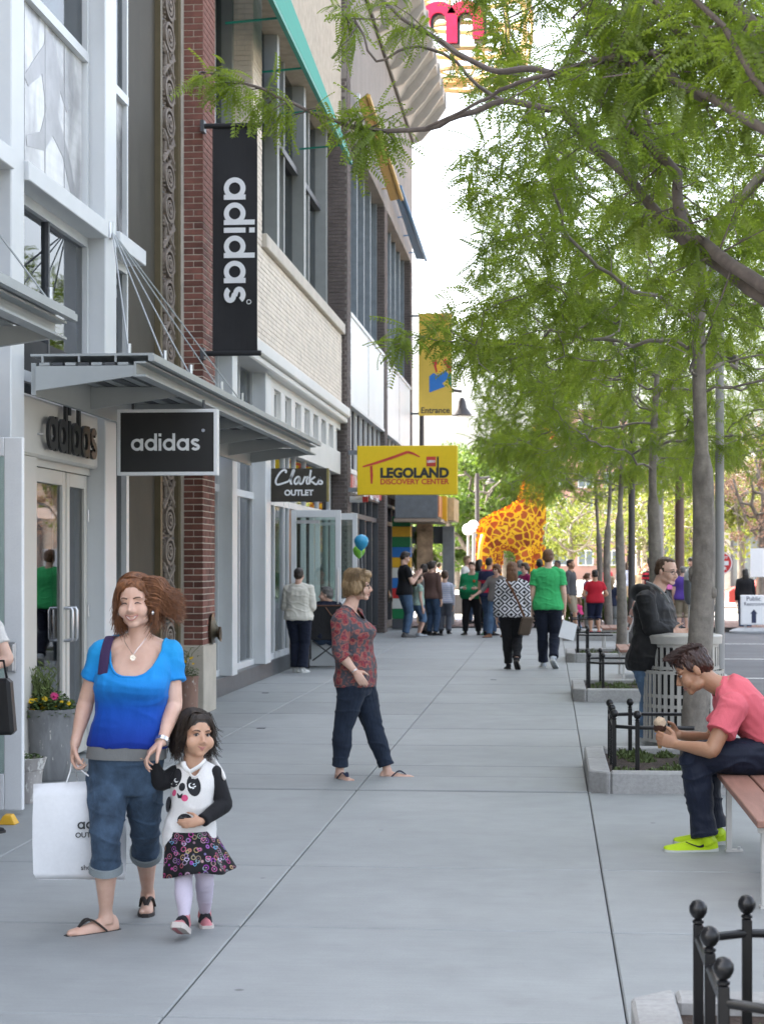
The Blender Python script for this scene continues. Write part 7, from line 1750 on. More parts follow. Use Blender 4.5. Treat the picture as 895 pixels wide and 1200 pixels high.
# strap of a purse on the right shoulder
q = lerp_pts([(p.j['shR'] + v, 0) for v in (RX * .035 + FD * .09 + UP * -.06, RX * .035 + UP * .070, RX * .022 - FD * .080 + UP * .012, RX * .012 - FD * .105 - UP * .09)], 5); strap_m = cl('purple_strap', (.045, .025, .075)); MB().tube([a for a, b in q], [(.022, .004)] * len(q), 8, flat=tuple(RX)).build('bag_strap', strap_m, p.root, smooth=True)
# white shopping bag
bagm = M('white_paper_bag', (.74, .75, .77), .5, var=.03, scale=4, bs=.12, bscale=6, bd=.03)
wb = P(92, 900, 8.0); ba = thing('shopping_bag', 'large white paper shopping bag with black lettering held by the woman in blue', 'bag', (wb.x, wb.y, .2))
def bagpt(px, py, dd): return P(px, py, 8.02 + dd)
mb = MB(); n = 6
def ringb(py, ins, bulge):
    a, b, c, d_ = (38 + ins, -.02), (131 - ins * .4, .05), (148 - ins * .4, .22), (60 + ins, .15); L = []
    for (p0, p1, bl) in ((a, b, bulge), (b, c, -bulge * .6), (c, d_, bulge), (d_, a, -bulge * .6)):
        for i in range(n): u = i / n; e = sin(pi * u) * bl; L.append(bagpt(p0[0] + (p1[0] - p0[0]) * u, py + (p0[0] + (p1[0] - p0[0]) * u - 38) * -.050 * (1 if py < 1000 else -.02), p0[1] + (p1[1] - p0[1]) * u - e))
    return L
R = [ringb(1037 - 6, 5, .0), ringb(1024, 1, .012), ringb(990, 0, .03), ringb(960, 0, .026), ringb(935, 1, .012), ringb(919, 1, -.004)]
mb.rings(R, caps=False); kf = len(mb.f); mb.add(R[0], [tuple(range(len(R[0]) - 1, -1, -1))]); o = mb.build('bag_body', bagm, ba, smooth=True)
so_ = o.modifiers.new('thick', 'SOLIDIFY'); so_.thickness = .002
hx = p.j['wrR'] + p.hd['R'] * .085
for dd, x0, x1 in ((.0, 78, 112), (.17, 92, 118)):
    a, b = bagpt(x0, 917, dd), bagpt(x1, 916, dd); q = lerp_pts([(a, 0), (a.lerp(hx, .6), 0), (hx + UP * .006, 0), (b.lerp(hx, .6), 0), (b, 0)], 5); MB().tube([v for v, r_ in q], .0032, 6).build('bag_handle', white_l, ba, smooth=True)
lt, wl = geo_letters(.0012); ax = (bagpt(131, 970, .05) - bagpt(38, 970, -.02)); rz = atan2(ax.y, ax.x); k = .185 / wl; c = bagpt(116, 967, .032 - .031)
place(lt, Mat4(c - Vector((ax.y, -ax.x, 0)).normalized() * -.004, rz, k)); lt.build('lettering', signk, ba)
def bagtext(tx, w_, px, py): q = MB(); v = text_mesh(tx, .1, .002, width=w_); q.add(*v); c2 = bagpt(px, py, -.004); place(q, Mat4(c2, rz)); q.build('lettering', signk, ba, fix=False)
bagtext('OUTLET', .115, 104, 979); bagtext('shop at', .09, 107, 1017)
# ================= 2 the girl
p = Person('little girl in a white bear face sweatshirt and dark printed skirt', 225, 1090, 832, phi=8, hphi=28, w=1.0, child=1.0, lod=3, d=8.05, skin='tan', group=GW, pitch=-1, roll=-4, hsc=1.06,
           J={'pel': (222, 988, 0), 'neck': (228, 893, 0), 'head': (230, 860.5, -.02), 'shR': (206, 909, .0), 'shL': (251, 909, .02), 'elR': (188, 918, -.02), 'wrR': (178, 893, -.06), 'elL': (263, 943, .0), 'wrL': (236, 963, -.12),
              'hipR': (213, 995, 0), 'hipL': (236, 995, .02), 'knR': (215, 1030, -.08), 'anR': (216, 1078, -.16), 'knL': (240, 1030, .0), 'anL': (240, 1070, .16)})
p.toe['R'] = (-RX * .12 - FD * .92 + UP * .36).normalized(); p.toe['L'] = (RX * .18 - FD * 1.0).normalized()
p.hd['R'] = (UP * .7 - RX * .35 - FD * .2).normalized(); p.hn['R'] = -RX - UP * .2; p.ht['R'] = -FD; p.curl['R'] = .9
p.hd['L'] = (-RX * .94 - UP * .1 - FD * .15).normalized(); p.hn['L'] = FD; p.ht['L'] = UP; p.curl['L'] = .4
p.body(nose=.72); p.face(curve=.011)
sw = p.top(white_c, .98, -.02, .016, 'v', 'sweatshirt', .02, name2=cl('black_fleece', (.012, .012, .014), fold=.5), sl_infl=.013, depth=.075, wide=.038)
# bear print on the chest, printed shapes laid on the cloth
blk_p = cl('print_black', (.022, .022, .026)); pink_p = cl('print_pink', (.62, .09, .20)); from mathutils.bvhtree import BVHTree
bv = BVHTree.FromPolygons([v.co.copy() for v in sw.data.vertices], [tuple(q.vertices) for q in sw.data.polygons])
def decal(pts, mat, name, parent, bvh, off=.0016, px=True, d0=8.05):
    """a printed shape: an outline in picture measurements draped on the garment"""
    vs = []; ring = 4; n = len(pts); cx = sum(a for a, b in pts) / n; cy = sum(b for a, b in pts) / n; fs = []
    allp = [(cx, cy)] + [(cx + (a - cx) * f, cy + (b - cy) * f) for f in (.33, .66, 1.0) for a, b in pts]
    for a, b in allp:
        o_ = P(a, b, d0 - .6); dr = (P(a, b, d0) - o_).normalized(); hit = bvh.ray_cast(o_, dr)
        q = hit[0] if hit[0] is not None else P(a, b, d0 - .05); nrm = hit[1] if hit[0] is not None else -FD
        if nrm.dot(dr) > 0: nrm = -nrm
        vs.append(q + nrm * off)
    for i in range(n): fs.append((0, 1 + i, 1 + (i + 1) % n))
    for k in range(2):
        for i in range(n): fs.append((1 + k * n + i, 1 + (k + 1) * n + i, 1 + (k + 1) * n + (i + 1) % n, 1 + k * n + (i + 1) % n))
    return MB().add(vs, fs).build(name, mat, parent, fix=False)
def oval(cx, cy, rx, ry, rot=0, n=18): c, s_ = cos(radians(rot)), sin(radians(rot)); return [(cx + rx * cos(t) * c - ry * sin(t) * s_, cy + rx * cos(t) * s_ + ry * sin(t) * c) for t in [2 * pi * i / n for i in range(n)]]
decal(oval(206, 912, 6.6, 11.5, 18), blk_p, 'print_eye_patch', sw, bv); decal(oval(227, 921, 8.2, 12.6, -10), blk_p, 'print_eye_patch', sw, bv); decal(oval(213.5, 922.5, 3.6, 4.8, 10), blk_p, 'print_nose', sw, bv, .0022)
for cx, cy, r_ in ((207, 915, 2.6), (224, 921, 3.2)): decal(oval(cx, cy, r_, r_), white_l, 'print_eye', sw, bv, .0026); decal(oval(cx + .9, cy - .6, r_ * .75, r_ * .75), blk_p, 'print_pupil', sw, bv, .0032)
for a, b in ((227, 919.5), (228.5, 922), (226.5, 924)): decal(oval(a, b, 1.3, .7, -30, 10), white_l, 'print_lash', sw, bv, .0036)
decal(oval(204.5, 929.5, 2.2, 4.0, 12), pink_p, 'print_cheek', sw, bv); decal(oval(216.5, 935.5, 4.0, 4.0), pink_p, 'print_cheek', sw, bv)
decal([(207.5, 930), (208.5, 929.6), (209.5, 934), (212, 934.3), (213.5, 930), (214.5, 930.3), (212.6, 936), (208.8, 935.6)], blk_p, 'print_mouth', sw, bv, .002)
decal(oval(216.5, 961, 8.5, 7.2), blk_p, 'print_paw', sw, bv); decal(oval(197.5, 943, 3.2, 9.5, 6), blk_p, 'print_paw', sw, bv)
for b in (958, 963): decal([(211, b - .35), (219, b - .1), (219, b + .35), (211, b + .1)], heather, 'print_claw', sw, bv, .0024)
# hood lying on the shoulders
hd = MB(); q = lerp_pts([(P(213, 897, 8.0), .012), (P(216, 889, 8.10), .02), (P(232, 886, 8.17), .028), (P(247, 893, 8.13), .027), (P(259, 906, 8.06), .018), (P(264, 914, 8.03), .008)], 5); hd.tube([a for a, b in q], [(b * 1.0, b * .5) for a, b in q], 12); vox(hd, 'hood', white_c, sw, .005, 3)
for a in ([(215, 893, 7.93), (216, 899, 7.925), (221, 904, 7.92)], [(241, 891, 7.95), (234, 898, 7.925), (223, 904.5, 7.92)]): q = lerp_pts([(P(*v), .006) for v in a], 4); MB().tube([v for v, r_ in q], [(.010, .005)] * len(q), 8).build('collar', white_c, sw, smooth=True)
# printed skirt with hearts and bows
def skirt_mat():
    m4 = cloth('printed_skirt', (.012, .012, .014), fold=.5); m, t, b, q = m4; v = coords(t, 'pos'); vo = nn(t, 'ShaderNodeTexVoronoi'); vo.inputs['Scale'].default_value = 36; vo.inputs['Randomness'].default_value = .85; t.links.new(v, vo.inputs['Vector'])
    ringm = ramp(t, vo.outputs['Distance'], [(.30, (0, 0, 0)), (.36, (1, 1, 1)), (.42, (1, 1, 1)), (.48, (0, 0, 0))]); hs = nn(t, 'ShaderNodeHueSaturation'); hs.inputs['Saturation'].default_value = 1.3; hs.inputs['Value'].default_value = .5; t.links.new(vo.outputs['Color'], hs.inputs['Color'])
    pk = mixc(t, .5, hs.outputs[0], (.40, .09, .24)); c = mixc(t, ringm, (.012, .012, .014), pk); dot = ramp(t, vo.outputs['Distance'], [(.10, (1, 1, 1)), (.16, (0, 0, 0))]); return setcol(m4, mixc(t, dot, c, (.30, .20, .28)))
skm = skirt_mat(); R = []
for i in range(9):
    u = i / 8; c = P(222 + 8 * u, 972 + 47 * u, 8.06); L = []
    for k in range(48): a = 2 * pi * k / 48; rr = .105 + .032 * u + .012 * u * sin(a * 7 + 1); bx = 1.0 + (.20 * u if cos(a) > 0 else .02); L.append(c + RX * rr * cos(a) * bx + FD * (rr * 1.06 * sin(a) - .035 * u) + UP * .010 * u * (sin(a * 3) + cos(a) * 1.2))
    R.append(L)
o = MB().rings(R, caps=False).build('skirt', skm, p.root, smooth='all'); so_ = o.modifiers.new('thick', 'SOLIDIFY'); so_.thickness = .004
mo = cl('pink_motif', (.60, .16, .34)); wh_p = cl('lilac_motif', (.55, .48, .66)); bl_p = cl('blue_motif', (.14, .36, .58)); bv2 = BVHTree.FromPolygons([v.co.copy() for v in o.data.vertices], [tuple(q.vertices) for q in o.data.polygons])
def heart(cx, cy, r): return [(cx + r * .062 * 16 * sin(t) ** 3, cy - r * .062 * (13 * cos(t) - 5 * cos(2 * t) - 2 * cos(3 * t) - cos(4 * t))) for t in [2 * pi * i / 20 for i in range(20)]]
for i, (a, b, r, m_) in enumerate(((207, 1001, 3.6, mo), (219, 1008, 3.8, wh_p), (233, 996, 3.4, mo), (244, 1006, 4.0, mo), (252, 994, 3.4, bl_p), (228, 1014, 3.0, bl_p), (202, 988, 3.0, bl_p), (238, 984, 3.4, mo), (216, 990, 3.2, wh_p), (257, 1008, 3.2, wh_p))):
    decal(heart(a, b, r * .8), m_, 'printed_heart', o, bv2, .003); decal(heart(a, b + .1, r * .5), skm, 'printed_heart', o, bv2, .0045)
p.trousers(cl('lilac_tights', (.60, .54, .64), var=.06, fold=.3), .985, .006, None, .1, 'tights', fold=.5)
pk_sh = cl('pink_shoe', (.55, .20, .22), var=.2, fold=.2); so2 = cl('shoe_sole_pale', (.58, .52, .48), fold=.2)
for sd in 'RL':
    o, D, S, U, base = shoe(p.j['an' + sd], p.toe[sd], .168 * p.H, .05 * p.H, pk_sh, so2, p.root, p.H)
    for f, w_ in ((.18, 1), (.34, .9)): q = [base + D * f * .168 * p.H + S * .168 * p.H * .36 * .36 * w_ * cos(a) * 1.12 + U * (.010 + .046 * sin(a) * (1.12 - f * .9)) for a in [pi * i / 8 for i in range(9)]]; MB().tube(q, [(.008, .003)] * 9, 6).build('shoe_strap', blk_p, o, smooth=True)
h = p.hair('long', 'dark'); bpy.data.objects.remove(h); mb = MB(); k = p.hs; rot = p.hrot()
for c, r in (((0, -.022, .046), (.085, .098, .080)), ((0, -.06, -.01), (.080, .06, .09)), ((.068, -.02, .0), (.020, .050, .07)), ((-.068, -.02, .01), (.020, .048, .06)), ((.0, .026, .080), (.062, .046, .032))): mb.ell(p.hp(*c), tuple(x * k for x in r), 16, 12, rot)
ho = vox(mb, 'hair', hair_m['dark'], p.root, .004, 2); mb = MB(); r = random.Random(3)
for i in range(950):
    sg = 1 if r.random() < .55 else -1; x0 = sg * (.05 + .035 * r.random()); y0 = r.uniform(-.09, .03); z0 = .085 - .11 * r.random(); L = r.uniform(.7, 1.15); fl = -.055 * r.random() ** 2 if sg < 0 else .01
    p.lock(mb, [p.hp(x0 * .8, y0, z0 + .03), p.hp(x0 * 1.25, y0 - .01, z0 - .03), p.hp(x0 * 1.3 + fl * .4, y0 - .015, z0 - .07 * L), p.hp(x0 * 1.15 + fl + r.uniform(-.02, .02), y0 + r.uniform(-.02, .02), z0 - .125 * L + abs(fl) * .6)], r.uniform(.0016, .0045) * k, .0006, 3)
p.scalp(mb, r, 480, 1, .02, rw=(.0015, .0035)); p.scalp(mb, r, 480, -1, .02, rw=(.0015, .0035))
for i in range(50): x0 = r.uniform(-.02, .02); e = r.choice((-1, 1)); p.lock(mb, [p.hp(.02 + x0 * .4, .03, .112), p.hp(e * .034 + x0 + .01, .066, .090), p.hp(e * .066, .056, .045 + r.uniform(-.01, .01)), p.hp(e * .080, .02, -.01 + r.uniform(-.02, .02))], r.uniform(.003, .006) * k, .0008, 4)
mb.build('hair_locks', hair_m['dark'], ho, smooth='all')
# ================= 3 the lady in the patterned blouse
p = Person('older woman with short blonde hair in a red patterned blouse crossing the pavement', 425, 910, 665, phi=76, hphi=80, w=1.10, bust=.032, belly=.012, lod=3, d=13.8, skin='fair', group=GW, pitch=3, hsc=1.04,
           J={'pel': (417, 800, 0), 'neck': (408, 713, .0), 'head': (420, 686, 0), 'elR': (399, 767, -.22), 'wrR': (416, 787, -.25), 'shR': (399, 727, -.17), 'knR': (402, 853, -.08), 'anR': (398, 903, -.05), 'knL': (437, 852, .10), 'anL': (454, 903, .08), 'hipR': (413, 806, -.09), 'hipL': (424, 806, .09)})
p.toe['R'] = (RX * .45 - FD * .9).normalized(); p.toe['L'] = (RX * .97 - FD * .12 + UP * .05).normalized()
p.hd['R'] = (RX * .55 - UP * .8).normalized(); p.hn['R'] = FD; p.ht['R'] = RX + UP * .3; p.curl['R'] = .55
p.body(bare_feet=True, chin=1.0, nose=.78); p.face(glasses='clear'); p.top(floral(), .66, -.05, .024, 'scoop', 'blouse', .02, sl_infl=.017, depth=.05, wide=.034)
p.trousers(cl('dark_jeans', (.016, .024, .042), var=.25, fold=.9, scale=9), .96, .014, .062, .1, seat=1)
for sd in 'RL': flipflop(p.j['an' + sd], p.toe[sd], .150 * p.H, .042 * p.H, p.root, cl('navy_strap', (.02, .025, .05)))
h = p.hair('bob', 'blond'); mb = MB(); r = random.Random(8)
for i in range(800):
    a = r.uniform(.15 * pi, 1.85 * pi) + pi / 2; e = r.uniform(0, 1); x0, y0 = .090 * cos(a), .092 * sin(a) - .02; z0 = .09 - .12 * e; tl = r.uniform(.05, .085)
    p.lock(mb, [p.hp(x0 * .6, y0 * .7, z0 + .045), p.hp(x0 * 1.02, y0 * 1.05, z0 + .01), p.hp(x0 * 1.10, y0 * 1.1, z0 - tl * .5), p.hp(x0 * .98, y0 * 1.02, z0 - tl)], r.uniform(.002, .005) * p.hs, .0008, 3)
mb.build('hair_locks', hair_m['blond'], h, smooth='all')
MB().tube([p.j['wrR'] - p.hd['R'] * .012, p.j['wrR'] - p.hd['R'] * .006], .028, 14).build('bracelet', silver, p.root)
# ================= 4 the seated young man in pink
p = Person('young man in a pink tee sitting on the bench with an ice cream cone', 830, 998, 759, phi=-90, hphi=-96, w=1.02, lod=3, d=10.3, skin='olive', sit=1.74, pitch=30, hsc=1.08,
           J={'pel': (912, 878, .10), 'neck': (846, 802, .10), 'head': (812, 784, .08), 'shL': (858, 828, -.08), 'elL': (834, 880, -.17), 'wrL': (793, 873, -.04), 'shR': (858, 828, .28), 'elR': (832, 868, .30), 'wrR': (795, 861, .14),
              'hipL': (905, 888, .0), 'hipR': (905, 888, .20), 'knL': (814, 886, -.02), 'anL': (825, 982, -.02), 'knR': (822, 889, .22), 'anR': (836, 973, .22)})
p.toe['L'] = (-RX - FD * .10).normalized(); p.toe['R'] = (-RX - FD * .05).normalized()
p.hd['L'] = (-RX * .85 + UP * .30 + FD * .2).normalized(); p.hn['L'] = FD; p.ht['L'] = UP; p.curl['L'] = 1.0; p.hd['R'] = (-RX * .9 + UP * .1 - FD * .15).normalized(); p.hn['R'] = -FD; p.ht['R'] = UP; p.curl['R'] = .9
p.body(nose=.85, chin=.5); p.face(level=1)
p.top(cl('pink_jersey', (.62, .125, .155), fold=.6, var=.06), .30, -.14, .020, 'round', 'shirt', .03, sl_infl=.024, bag=1.3)
tr = p.trousers(cl('navy_track', (.010, .015, .032), fold=.8, rough=.6), .985, .020, .075, .12, fold=1.5)
neon = cl('neon_knit', (.44, .62, .010), var=.06, fold=.2, rough=.6); gsole = cl('pale_sole', (.52, .53, .50), fold=.2)
for sd in 'LR':
    o, D, S, U, base = shoe(p.j['an' + sd], p.toe[sd], .165 * p.H, .043 * p.H, neon, gsole, p.root, p.H)
    if sd == 'L':
        L_ = .165 * p.H; side = -S if (-S).dot(FD) < 0 else S
        q = lerp_pts([(base + D * a * L_ + side * b * L_ + U * c, 0) for a, b, c in ((-.02, .128, .052), (.08, .140, .034), (.18, .142, .034), (.40, .118, .058))], 5); MB().tube([v for v, r_ in q], [(.002 + .008 * (1 - abs(i / (len(q) - 1) - .3)) * (1 - i / len(q)), .003) for i in range(len(q))], 6).build('shoe_swoosh', blk_p, o, smooth=True)
    for f in (.16, .24, .32, .40): q = [base + D * f * .165 * p.H + S * .03 * cos(a) + U * (.05 + .014 * sin(a) - f * .055) for a in [pi * i / 6 for i in range(7)]]; MB().tube(q, .0028, 5).build('lace', neon, o)
h = p.hair('spiky', 'deepbrown'); mb = MB(); r = random.Random(4)
for i in range(900):
    x0 = r.uniform(-.06, .06); y0 = r.uniform(-.08, .09); z0 = .118 - 3.4 * x0 * x0 - 2.2 * y0 * y0 * (1 if y0 < 0 else .55); fw = r.uniform(.01, .03)
    p.lock(mb, [p.hp(x0, y0 - .02, z0 - .014), p.hp(x0 * 1.06, y0 + fw * .4, z0 + .004), p.hp(x0 * 1.1, y0 + fw * 1.1, z0 + .006 + r.uniform(-.006, .012))], .0030 * p.hs, .0008, 3)
for i in range(170): x0 = r.uniform(-.055, .055); p.lock(mb, [p.hp(x0, .05, .098), p.hp(x0, .080, .082), p.hp(x0 * 1.05, .090, .060 + r.uniform(-.01, .01))], .0042 * p.hs, .0008, 4)
mb.build('hair_locks', hair_m['deepbrown'], h, smooth='all')
ic = thing('ice_cream_cone', 'chocolate dipped ice cream cone in a blue paper sleeve held by the seated man', 'ice cream', P(773, 860, 10.36)); c = P(773, 850, 10.36)
def blob(c, r, amp, seed): 
    q = MB(); q.ell(c, r, 22, 16); q.v = [tuple(Vector(v) + (Vector(v) - c).normalized() * mnoise.noise(Vector(v) * 60 + Vector((seed, 0, 0))) * amp) for v in q.v]; return q
blob(c + UP * .012, .034, .008, 1).build('ice_cream_scoop', cl('ice_cream', (.55, .42, .29), fold=.6, fs=60, var=.15), ic, smooth='all'); MB().lathe([(.030, -.034), (.036, -.02), (.034, .0), (.02, .005)], c, 16).build('chocolate_rim', cl('chocolate', (.06, .028, .018), fold=.6, fs=60), ic, smooth=True)
MB().lathe([(.010, -.13), (.024, -.06), (.030, -.032)], c, 16).build('cone', cl('wafer', (.45, .28, .13), fold=.2), ic, smooth=True); MB().lathe([(.0255, -.062), (.0295, -.042), (.0295, -.0419)], c, 16).build('paper_sleeve', cl('blue_paper', (.16, .30, .55), fold=.1), ic, smooth=True)
# ================= 5 the man in the black jacket
p = Person('balding man in glasses and a black hooded jacket behind the litter bin', 768, 873, 650, phi=60, hphi=48, w=1.34, belly=.09, lod=2, d=16.35, skin='fair', pitch=8, hsc=1.06,
           J={'head': (781, 669, 0), 'neck': (768, 692, .02), 'pel': (762, 775, 0), 'shR': (756, 703, -.22), 'elR': (763, 737, -.24), 'wrR': (788, 741, -.22), 'elL': (785, 735, .2), 'wrL': (800, 742, .05), 'knR': (762, 815, -.08), 'anR': (757, 866, -.05), 'knL': (767, 815, .1), 'anL': (763, 864, .12)})
p.toe['R'] = (RX * .9 - FD * .3).normalized(); p.hd['R'] = RX; p.hn['R'] = UP; p.ht['R'] = FD * .3 - UP * .2 + RX * .1 + UP * .9; p.curl['R'] = .4
p.body(chin=1.5); p.face(glasses='clear', level=1); jk = cl('black_nylon', (.011, .011, .012), fold=.6, rough=.6, fs=7)
t_ = p.top(jk, .98, -.12, .032, 'round', 'jacket', .03, sl_infl=.022, bag=1.3)
mb = MB(); q = lerp_pts([(P(762, 692, 16.2), .035), (P(750, 692, 16.25), .065), (P(745, 695, 16.4), .075), (P(752, 692, 16.55), .06), (P(768, 691, 16.6), .035)], 4); mb.tube([a for a, b in q], [(b, b * .75) for a, b in q], 12); vox(mb, 'hood', jk, t_, .008, 3)
q = lerp_pts([(P(757, 682, 16.22), 0), (P(768, 687, 16.16), 0), (P(777, 695, 16.13), 0), (P(784, 706, 16.12), 0)], 5); MB().tube([a for a, b in q], .012, 6).build('hood_lining', heather, t_, smooth=True)
p.trousers(denim_f, .985, .016, .085, .1); p.shoes(cl('white_trainer', (.60, .60, .58)), gsole); p.hair('receding', 'brown')
ph = P(802, 739, 16.2); o = MB().box(-.035, .035, -.07, .07, -.005, .005).build('phone', eye_d, None, bevel=.003); o.location = ph; o.rotation_euler = (.2, .25, TH - pi / 2); tag(o, 'black phone in the hand of the man in the black jacket', 'phone')
# ================= 6-7 the couple walking away
p = Person('woman with long auburn hair in a black and white diamond top walking away', 600, 785, 658, phi=176, w=1.16, lod=2, d=27.7, legs=((-.10, .42, .04), (.09, 0, .035)), group=GW, hsc=1.02)
p.body(); p.top(diamonds(), .95, -.10, .022, 'round', 'top', .04, sl_infl=.014, bag=1.2); p.trousers(black_c, .97, .014, .065, .1, seat=1); p.shoes(black_c, rubber); p.hair('long', 'ginger')
hb = thing('handbag', 'small brown leather handbag on the hip of the woman in the diamond top', 'bag', P(617, 733, 27.6)); lea = cl('brown_leather', (.085, .060, .042), fold=.3, rough=.45); q = P(617, 733, 27.5)
MB().hexa([q + RX * a + FD * b + UP * c + RX * c * .25 for c in (-.14, .13) for a, b in ((-.10, -.05), (.08, -.05), (.08, .05), (-.10, .05))]).build('bag_body', lea, hb, bevel=.02)
st_ = [p.j['neck'] + RX * a + FD * b + UP * c for a, b, c in ((-.10, -.06, .0), (-.02, -.17, -.14), (.06, -.20, -.30), (.13, -.20, -.46), (.20, -.16, -.64))]; MB().tube([v for v, r_ in lerp_pts([(v, 0) for v in st_], 4)], [(.022, .006)] * 17, 6).build('bag_strap', cl('tan_leather', (.20, .09, .045), rough=.4), hb, smooth=True)
p = Person('tall young man in a bright green polo shirt walking away with a sheet of paper', 642, 783, 643, phi=172, w=1.04, lod=2, d=28.1, legs=((-.10, .35, .05), (.10, 0, .045)), arms=('down', 'down'), group=GW)
p.body(); p.top(cl('green_polo', (.045, .40, .13), fold=.5, var=.07), .30, -.09, .024, 'round', 'polo_shirt', .05, sl_infl=.017, bag=1.3)
p.trousers(cl('navy_jeans', (.012, .016, .03), fold=.7), .985, .018, .078, .1); p.shoes(cl('grey_trainer', (.42, .45, .48)), gsole); p.hair('short', 'ginger')
o = MB().add([(-.14, 0, -.11), (.09, 0, -.17), (.15, .01, .08), (-.07, .01, .15)], [(0, 1, 2, 3)]).build('paper_sheet', white_l, None, fix=False); so_ = o.modifiers.new('t', 'SOLIDIFY'); so_.thickness = .002; q = p.j['wrR'] - UP * .16 - FD * .03; o.location = P(665, 738, 28.0); o.rotation_euler = (0, 0, TH); tag(o, 'white sheet of paper in the hand of the man in bright green', 'paper')
# ================= 8-9 woman with the wheelchair
p = Person('woman in a white sweater and dark trousers pushing the wheelchair at the open shop doors', 350, 788, 665, phi=168, w=1.12, lod=2, d=27.0, arms=('bent', 'bent'), legs=((.0, 0, .04), (.06, 0, .045)))
p.body(); p.top(cl('cream_fleece', (.66, .63, .55), fold=.5, var=.05), .95, -.06, .030, 'round', 'sweater', .03, sl_infl=.018, bag=1.4); p.trousers(navy_c, .985, .018, .08, .1, seat=1); p.shoes(cl('white_trainer', (.60, .60, .58)), gsole); p.hair('short', 'dark')
p = Person('grey haired man in a navy jacket seated in a wheelchair seen from behind', 382, 781, 687, phi=-150, hphi=-100, w=1.15, lod=2, d=28.2, sit=1.74,
           J={'pel': (381, 746, 0), 'neck': (384, 705, .02), 'head': (382, 697, -.02), 'shR': (396, 712, .0), 'shL': (370, 712, .0), 'elR': (401, 733, .1), 'wrR': (398, 738, .3), 'elL': (364, 733, .1), 'wrL': (362, 739, .3), 'hipR': (388, 747, 0), 'hipL': (376, 747, 0), 'knR': (388, 745, .48), 'knL': (372, 745, .48), 'anR': (389, 772, .55), 'anL': (372, 772, .55)})
for sd in 'RL': p.toe[sd] = (FD - RX * .3).normalized(); p.hd[sd] = FD
p.body(); p.top(navy_c, .95, -.10, .024, 'round', 'jacket', .0, sl_infl=.022); p.trousers(denim, .97, .016, .07, .1); p.shoes(black_c, rubber); p.hair('short', 'grey')
wc = thing('wheelchair', 'black folding wheelchair seen from behind at the open shop doors', 'wheelchair', (p.base.x, p.base.y, 0)); tubem = M('chair_frame', (.05, .05, .055), .35, metal=.5)
def wp(a, b, z): return p.base + RX * a + FD * b + UP * z
MB().rings([[wp(a, -.17 - e, z) for a, z in ((-.215, .44), (.215, .44), (.225, .95), (-.225, .95))] for e in (0, .02)]).build('backrest', cl('chair_sling', (.016, .016, .018), fold=.5, rough=.5), wc); MB().rings([[wp(a, b, z) for a, b in ((-.22, -.16), (.22, -.16), (.22, .30), (-.22, .30))] for z in (.44, .47)]).build('seat', black_c, wc)
MB().tube([wp(-.225, -.19, .955), wp(.225, -.19, .955)], .012, 6).build('back_bar', cl('brown_trim_c', (.12, .06, .04)), wc)
for s_ in (-1, 1):
    MB().tube([wp(s_ * .23, -.16, .14), wp(s_ * .235, -.18, .96), wp(s_ * .235, -.30, .98)], .013, 8).build('frame_post', tubem, wc, smooth=True); MB().tube([wp(s_ * .23, -.16, .66), wp(s_ * .235, .22, .66), wp(s_ * .23, .28, .15)], .013, 8).build('arm_frame', tubem, wc, smooth=True); MB().rings([[wp(s_ * .235 + a, b, z) for a, b in ((-.03, -.1), (.03, -.1), (.03, .2), (-.03, .2))] for z in (.675, .70)]).build('arm_pad', black_c, wc)
    MB().tube([wp(s_ * .20, -.14, .42), wp(-s_ * .20, -.14, .12)], .011, 8).build('cross_brace', tubem, wc)
    for b_, rr in ((-.14, .155), (.34, .10)):
        c = wp(s_ * .265, b_, rr + .005); w_ = MB().tube([c - RX * .016, c + RX * .016], rr, 20).build('wheel', rubber, wc, smooth=True); MB().tube([c - RX * .019, c + RX * .019], rr * .72, 16).build('hub', tubem, w_, smooth=True)
    MB().tube([wp(s_ * .12, .30, .42), wp(s_ * .13, .45, .10)], .012, 6).build('leg_rest', tubem, wc); MB().rings([[wp(s_ * .13 + a, .45 + b, z) for a, b in ((-.07, -.02), (.07, -.02), (.07, .2), (-.07, .2))] for z in (.05, .065)]).build('foot_plate', tubem, wc)
o = thing('handbag', 'dark leather handbag hanging on the wheelchair handle', 'bag', wp(.2, -.3, .7)); MB().ell(wp(.19, -.30, .68), (.11, .05, .15), 14, 10).build('bag_body', lea, o, smooth='all'); MB().tube([wp(.0, -.21, .93), wp(.08, -.26, .82), wp(.16, -.3, .76)], .008, 6).build('bag_strap', cl('tan_leather', (.2, .09, .045)), o)
for k, (px, py, d, cc, lab) in enumerate(((423.3, 634.5, 29.5, (.03, .30, .52), 'shiny blue round balloon above the wheelchair'), (420.5, 645.5, 29.9, (.22, .58, .06), 'lime green balloon tucked behind the blue balloon'))):
    c = P(px, py, d); b = thing('balloon', lab, 'balloon', c, 0, 'balloons tied to the wheelchair'); r_ = .118 if k == 0 else .10; MB().lathe([(.004, -r_ * 1.30), (.014, -r_ * 1.22), (r_ * .42, -r_ * 1.0), (r_ * .80, -r_ * .58), (r_, 0), (r_ * .93, r_ * .38), (r_ * .6, r_ * .78), (.006, r_ * .97)], c, 20).build('balloon_skin', M('balloon_' + str(k), cc, .25, var=.03), b, smooth=True); MB().tube([c - UP * r_ * 1.3, c - UP * .5 + RX * .02, wp(.235, -.28, .98)], .0022, 4).build('string', white_l, b)
